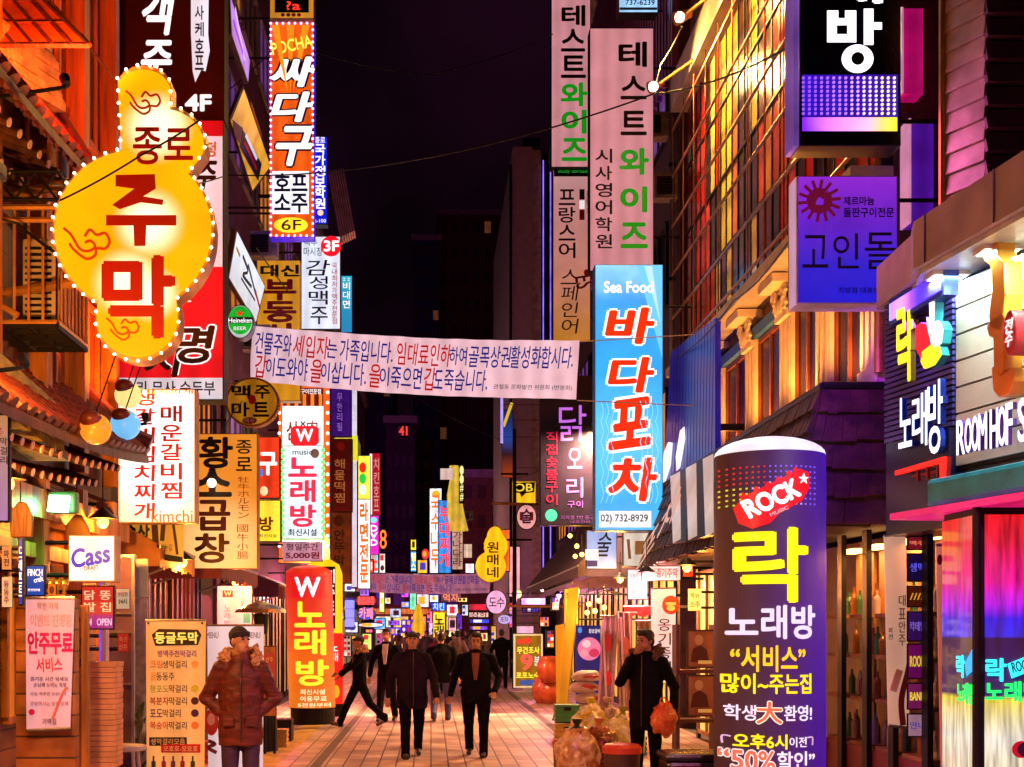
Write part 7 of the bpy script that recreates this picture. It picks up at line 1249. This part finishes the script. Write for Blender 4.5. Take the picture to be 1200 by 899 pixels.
# ================= people ==================================================
SKIN = M('skin', (.42, .21, .13), .5, 0, .12, 8, .1, 60); HAIR = M('black_hair', (.012, .009, .008), .45, 0, .4, 30, .3, 90)
EYE = M('dark_eye', (.015, .01, .01), .2); LIP = M('lip', (.3, .09, .07), .5)
def solid(mb, vox, sm, name, mat, parent, disp=0):
    me = mb.data('raw', Vector((0, 0, 0))); o = bpy.data.objects.new('raw', me); COL.objects.link(o)
    m = o.modifiers.new('r', 'REMESH'); m.mode = 'VOXEL'; m.voxel_size = vox; m.use_smooth_shade = True
    if sm: s = o.modifiers.new('s', 'SMOOTH'); s.iterations = sm; s.factor = .5
    if disp:
        tx = bpy.data.textures.new('folds', 'CLOUDS'); tx.noise_scale = .09; d = o.modifiers.new('d', 'DISPLACE'); d.texture = tx; d.strength = disp; d.mid_level = .5
    dg = bpy.context.evaluated_depsgraph_get(); r = bpy.data.meshes.new_from_object(o.evaluated_get(dg)); bpy.data.objects.remove(o); bpy.data.meshes.remove(me)
    r.name = name; r.materials.clear(); r.materials.append(mat); r.polygons.foreach_set('use_smooth', [True]*len(r.polygons))
    n = bpy.data.objects.new(name, r); COL.objects.link(n); n.parent = parent; return n
def person(label, x, y, h, ang, top, legs, pose, near=True, coat='jacket', hat=None, fur=None, shirt=None, shoe=None, bag=None, group=None, girth=1., headturn=0, look=0, hairlong=False):
    """local frame: feet at 0, facing -Y; pose: leg (swing, knee) pairs R then L, arms as elbow/wrist points in units of height (x to the viewer's right)"""
    t = thing('person', label, 'person', (x, y, 0), group); t.rotation_euler.z = R(ang); g = girth; WL[t] = Vector((0, 0, 0))
    V = lambda a, b, c: Vector((a*h, b*h, c*h)); vx = .011 if near else .018
    def leg(s, sw, kn):
        hip = V(s*.05*g, 0, .515); k = hip+Vector((s*.004*h, -math.sin(R(sw)), -math.cos(R(sw))))*.245*h; a = sw-kn; an = k+Vector((s*.004*h, -math.sin(R(a)), -math.cos(R(a))))*.225*h; return hip, k, an, a
    Lg = [leg(-1, *pose['legs'][0]), leg(1, *pose['legs'][1])]
    drop = min(l[2].z for l in Lg)-.042*h; dz = Vector((0, 0, -drop)); Lg = [(a+dz, b+dz, c+dz, e) for a, b, c, e in Lg]
    D = lambda a, b, c: V(a, b, c)+dz; hd = D(0, -.012, .925); rot = Matrix.Rotation(R(headturn), 3, 'Z') @ Matrix.Rotation(R(look), 3, 'X')
    H = lambda a, b, c: hd+rot @ (Vector((a, b, c))*h)
    sh = [D(-.1*g, .005, .785), D(.1*g, .005, .785)]; el = [D(*pose['el'][0]), D(*pose['el'][1])]; wr = [D(*pose['wr'][0]), D(*pose['wr'][1])]
    b = MB(); b.ell(hd+rot @ Vector((0, .006*h, .012*h)), (.043*h, .053*h, .054*h), rot, 16, 12); b.ell(H(0, -.014, -.03), (.034*h, .034*h, .036*h), rot); b.cap(H(0, -.048, .004), H(0, -.058, -.018), .006*h, .009*h)
    b.ell(H(-.045, .004, -.006), (.006*h, .012*h, .018*h), rot, 8, 8); b.ell(H(.045, .004, -.006), (.006*h, .012*h, .018*h), rot, 8, 8); b.ell(H(0, -.043, -.032), (.014*h, .008*h, .007*h), rot, 8, 8)
    b.cap(D(0, .008, .82), H(0, .008, -.03), .034*h, .03*h); b.ell(D(0, 0, .72), (.085*h, .05*h, .12*h)); b.ell(D(0, 0, .55), (.075*h, .05*h, .09*h))
    for i in (0, 1):
        b.cap(sh[i], el[i], .024*h, .019*h); b.cap(el[i], wr[i], .019*h, .014*h); u = (wr[i]-el[i]).normalized(); sd = u.cross(Vector((0, 1, .3))).normalized(); fw = u.cross(sd)
        pm = wr[i]+u*.03*h; b.cap(wr[i], pm+u*.02*h, .014*h, .02*h, 10, .6)
        for k, ln in enumerate((.036, .042, .04, .031)):
            q = pm+u*.022*h+sd*(k-1.5)*.0105*h; m = q+u*ln*.55*h+fw*.004*h; b.cap(q, m, .0052*h, .005*h, 8); b.cap(m, m+u*ln*.45*h+fw*.012*h, .005*h, .0042*h, 8)
        q = pm+sd*-.016*h; b.cap(q, q+u*.02*h-sd*.016*h, .006*h, .005*h, 8); b.cap(q+u*.02*h-sd*.016*h, q+u*.04*h-sd*.015*h, .005*h, .004*h, 8)
        a, k, an, _ = Lg[i]; b.cap(a, k, .05*h, .03*h); b.cap(k, an, .03*h, .02*h)
    solid(b, .0065 if near else .012, 2, 'body', SKIN, t)
    # trousers, shoes
    b = MB(); b.ell(D(0, 0, .525), (.088*h*g, .062*h*g, .07*h))
    for a, k, an, _ in Lg: b.cap(a, k, .06*h*g, .044*h); b.cap(k, an, .044*h, .036*h); b.cap(an+Vector((0, 0, .02*h)), an-Vector((0, 0, .01*h)), .037*h, .038*h)
    solid(b, vx, 3, 'trousers', legs, t, .012 if near else .008)
    for a, k, an, e in Lg:
        fw = Vector((0, -math.cos(R(e*.6)), math.sin(R(e*.6))-.02)); c = MB(); c.cap(an+Vector((0, .014*h, -.02*h)), an+fw*.088*h+Vector((0, 0, -.022*h)), .025*h, .021*h, 12); c.cap(an+Vector((0, 0, -.01*h)), an+Vector((0, 0, .014*h)), .027*h, .027*h); solid(c, vx*.8, 2, 'shoe', shoe or M('dark_shoe', (.02, .015, .014), .35), t)
    # jacket
    b = MB(); lo = {'jacket': .43, 'parka': .40, 'coat': .36, 'blazer': .43}[coat]; pf_ = 1.14 if coat == 'parka' else 1.02
    b.ell(D(0, .004, .735), (.1*h*g*pf_, .07*h*g*pf_, .085*h)); b.ell(D(0, .004, .64), (.1*h*g*pf_, .074*h*g*pf_, .12*h)); rg = []
    for z, w_ in ((lo, 1.), (lo+.05, 1.04), (.56, 1.0), (.66, 1.02), (.74, 1.0), (.785, .72)): rg.append([D(.096*g*w_*pf_*math.cos(6.283*j/20), .004+.07*g*w_*pf_*math.sin(6.283*j/20), z) for j in range(20)])
    b.ring(rg); sr = .037*pf_
    for i in (0, 1): b.cap(D(0, .006, .83), sh[i], .03*h, .036*h*pf_); b.cap(sh[i], el[i], sr*h*1.08, sr*h*.95); b.cap(el[i], el[i].lerp(wr[i], .97), sr*h*.92, sr*h*.72)
    b.ring([[D(q*math.cos(6.283*j/16), .006+q*.9*math.sin(6.283*j/16), z) for j in range(16)] for q, z in ((.075, .79), (.055, .83), (.048, .858))])
    j = solid(b, vx, 3, 'jacket', top, t, .022 if coat == 'parka' else .014)
    yf = -.07*g*pf_-.006
    if not shirt:
        c = MB()
        for k in range(9): z = lo+.03+(.8-lo)*k/9; c.cap(D(.004, yf*(1.0 if z < .72 else .93), z), D(.004, yf*(1.0 if z < .68 else .9), z+(.8-lo)/9), .004*h, .004*h, 6)
        c.build('zip', M('zip_metal', (.09, .06, .05), .35, .7), t)
    if coat == 'parka':
        for sx in (-1, 1):
            MB().hexa([D(sx*.03, yf-.008, .5), D(sx*.085, yf*.82-.012, .5), D(sx*.085, yf*.82+.02, .5), D(sx*.03, yf+.02, .5), D(sx*.03, yf-.006, .55), D(sx*.085, yf*.82-.01, .555), D(sx*.085, yf*.82+.02, .555), D(sx*.03, yf+.02, .55)]).build('pocket', top, t, bev=.006)
    if fur:
        b = MB(); rn = random.Random(3)
        for i in range(150):
            a = rn.uniform(-.75, 3.9); k = rn.gauss(1, .12); q = D(.083*k*math.cos(a), .014+.06*k*math.sin(a), .842+rn.gauss(0, .014)+.02*math.sin(a)); b.lump(q, rn.uniform(.01, .019)*h, .9, 3., i, 7, 5)
        b.build('fur_hood', fur, t)
    if shirt:
        c = MB(); yy = -.07*g*pf_; c.add([D(-.03, yy*.75-.012, .83), D(.03, yy*.75-.012, .83), D(.028, yy-.022, .74), D(.012, yy-.022, .62), D(-.012, yy-.022, .62), D(-.028, yy-.022, .74)], [(5, 4, 3, 2, 1, 0)]); n = len(c.v); c.v += [v+Vector((0, .02, 0)) for v in c.v]; c.f += [(6, 7, 8, 9, 10, 11)]+[(k, (k+1) % 6, 6+(k+1) % 6, 6+k) for k in range(6)]; c.build('shirt', shirt, t, loc=(0, 0, 0))
    # hair / hat / face
    b = MB(); b.ell(hd+rot @ Vector((0, .014*h, .026*h)), (.048*h, .056*h, .05*h), rot, 16, 12)
    if not hat:
        b.ell(hd+rot @ Vector((0, -.02*h, .052*h)), (.042*h, .036*h, .022*h), rot); b.ell(hd+rot @ Vector((0, .03*h, -.005*h)), (.044*h, .034*h, .045*h), rot)
        for s in (-1, 1): b.ell(H(s*.041, .008, .014), (.01*h, .026*h, .03*h), rot, 8, 8)
        solid(b, vx*.8, 1, 'hair', HAIR, t, .012)
    else:
        b.ring([[hd+rot @ Vector((q*.05*h*math.cos(6.283*j/20), (q*.06*math.sin(6.283*j/20)+.008)*h, z*h)) for j in range(20)] for q, z in ((1, .02), (1.02, .032), (1.0, .045))])
        if hat[1]: b.ell(H(0, -.06, .024), (.038*h, .035*h, .006*h), rot)
        solid(b, vx*.7, 1, 'hat', hat[0], t)
        MB().ell(H(0, .035, -.004), (.04*h, .022*h, .03*h), rot).build('hair', HAIR, t, loc=(0, 0, 0), smooth=True)
    for s in (-1, 1):
        MB().ell(H(s*.018, -.0455, .004), (.0085*h, .005*h, .0042*h), rot, 10, 8).build('eye', EYE, t, loc=(0, 0, 0), smooth=True); MB().cap(H(s*.009, -.05, .0155), H(s*.029, -.044, .0165), .0025*h, .002*h, 6).build('eyebrow', HAIR, t, loc=(0, 0, 0))
    MB().ell(H(0, -.0495, -.0335), (.013*h, .004*h, .003*h), rot, 10, 6).build('mouth', LIP, t, loc=(0, 0, 0), smooth=True)
    return t
PARKA = M('chestnut_parka', (.1, .017, .009), .5, 0, .45, 9, .55, 11, (.6, .6, 2.4), spec=.3); NAVY = M('black_padding', (.005, .0045, .008),   .6, 0, .3, 6, .4, 24, (1, 1, 3), spec=.05); BLKW = M('black_wool', (.006, .005, .007), .9, 0, .3, 6, .3, spec=.03); CHAR = M('charcoal_cloth', (.009, .008, .011), .9, 0, .3, 6, .3, spec=.03)
PLM = M('plum_trousers', (.035, .012, .05), .6, 0, .3); JEAN = M('blue_jeans', (.04, .05, .16), .7, 0, .3, 8); FURT = M('tan_fur', (.5, .28, .12), .9, 0, .4, 20, .6, 80); BRSH = M('brown_shirt', (.2, .06, .04), .7); TAN = M('tan_shoe', (.4, .25, .14), .5)
stand = ((2, 2), (-2, 0)); pk = {'legs': stand, 'el': ((-.172, .035, .635), (.172, .035, .635)), 'wr': ((-.07, -.012, .545), (.07, -.012, .545))}
person('man in a chestnut fur hooded parka and black beanie with hands in pockets', P(282, 0, 11.2).x, 11.2, 1.74, 6, PARKA, PLM, pk, True, 'parka', (M('black_knit', (.014, .012, .014), .85, 0, .3, 30, .5, 120), False), FURT, girth=1.0, headturn=38, look=-4)
sm_ = person('man in a long black coat with a hand at his mouth by the rubbish bags', P(757, 0, 13.9).x, 13.9, 1.72, -32, NAVY, BLKW, {'legs': ((1, 2), (-3, 1)), 'el': ((-.15, -.06, .66), (.17, .05, .63)), 'wr': ((-.035, -.105, .83), (.185, .0, .49))}, True, 'coat', None, M('brown_fur', (.14, .07, .035), .9, 0, .4, 20, .6, 80), girth=1.1, headturn=-24, look=6)
t = thing('carrier_bag', 'orange translucent plastic carrier bag held by the man in the long black coat', 'bag', (P(777, 0, 13.7).x, 13.7, .62)); x = t.location.x
MB().lump((x, 13.7, .74), (.13, .1, .17), .35, 1.7, 8).build('bag', film('orange_film', ('b04018', 'e88040', 'd05030', 'f0a070'), 9), t, smooth=True); MB().path([(x-.04, 13.7, .88), (x-.02, 13.72, .97), (x+.03, 13.72, .97), (x+.04, 13.7, .88)], .008).build('handle', film('orange_film', ()), t)
walk = lambda a: {'legs': ((a, 4), (-a*.9, a*.9+6)), 'el': ((-.165, .03, .64), (.165, .02, .64)), 'wr': ((-.18, -.06+.004*a, .5), (.18, -.03-.004*a, .5))}
person('man in a dark jacket and flat cap walking with his face turned up', P(483, 0, 17).x, 17, 1.72, 4, M('aubergine_jacket', (.016, .008, .018), .8, 0, .3, spec=.04), BLKW, walk(17), True, 'parka', (M('grey_cap', (.03, .028, .03), .8), True), None, None, None, girth=1.08, look=-14)
person('stocky man in an open black jacket over a brown buttoned shirt', P(558, 0, 17.2).x, 17.2, 1.7, -5, NAVY, BLKW, {'legs': ((-12, 18), (13, 4)), 'el': ((-.175, .03, .63), (.18, .04, .64)), 'wr': ((-.2, -.05, .5), (.15, -.07, .53))}, True, 'jacket', None, None, BRSH, girth=1.2, look=6)
person('person in a black fur hooded jacket striding and reaching an arm to the left', P(421, 0, 22.4).x, 22.4, 1.68, -75, BLKW, BLKW, {'legs': ((26, 4), (-24, 22)), 'el': ((-.13, -.08, .66), (.14, -.09, .68)), 'wr': ((-.12, -.17, .58), (.09, -.22, .61))}, False, 'jacket', (M('black_knit'), False), FURT, None, M('brown_shoe', (.1, .05, .03), .5))
person('slim man with swept hair in a black blazer and white shirt', P(453, 0, 23.6).x, 23.6, 1.77, -10, BLKW, CHAR, walk(16), False, 'blazer', None, None, M('white_shirt', (.65, .6, .62), .7), girth=.95)
person('person seen from behind in a wide black coat and blue jeans', P(517, 0, 23.8).x, 23.8, 1.71, 176, BLKW, JEAN, walk(14), False, 'jacket', girth=1.3)
person('person seen from behind in a long black coat standing beside the gold pavement sign', P(588, 0, 37).x, 37, 1.73, 165, BLKW, CHAR, {'legs': stand, 'el': pk['el'], 'wr': ((-.17, -.03, .5), (.17, -.03, .5))}, False, 'coat', girth=1.15)
c0 = [person('distant walker in a dark plum jacket facing the camera', P(500, 0, 44).x, 44, 1.7, 8, M('plum_jacket', (.05, .02, .06), .7), CHAR, walk(8), False, 'jacket', group='walkers far down the street'), person('distant walker in a wine red padded coat and cap', P(513, 0, 34).x, 34, 1.66, -8, M('wine_coat', (.16, .02, .03), .6), CHAR, walk(12), False, 'coat', (M('black_knit'), False), None, None, group='walkers far down the street'), person('distant walker in a beige coat seen from behind', P(536, 0, 38).x, 38, 1.7, 172, M('beige_coat', (.34, .24, .16), .7), BLKW, walk(10), False, 'coat', None, group='walkers far down the street'), person('distant walker in a grey jacket beside the right shop', P(552, 0, 42).x, 42, 1.72, 170, M('grey_jacket', (.16, .14, .13), .7), CHAR, walk(6), False, 'jacket', group='walkers far down the street')]
for i, (px, d, k) in enumerate(((532, 40, 0), (541, 46, 0), (524, 52, 0), (508, 58, 3), (490, 50, 3), (476, 56, 0), (546, 56, 0), (563, 60, 0), (516, 66, 0), (499, 70, 3), (572, 50, 2), (467, 64, 1), (530, 72, 0), (485, 80, 0))):
    copy_tree(c0[k], (P(px, 0, d).x, d, 0), R([0, 160, 20, 180, -15, 170, 10][i % 7]), ['dark walker in the far crowd beneath the small lit signs', 'wine coated walker in the far crowd', 'beige coated walker in the far crowd', 'grey jacketed walker in the far crowd beneath the small lit signs'][k]).scale = (1, 1, .93+.035*(i % 4))
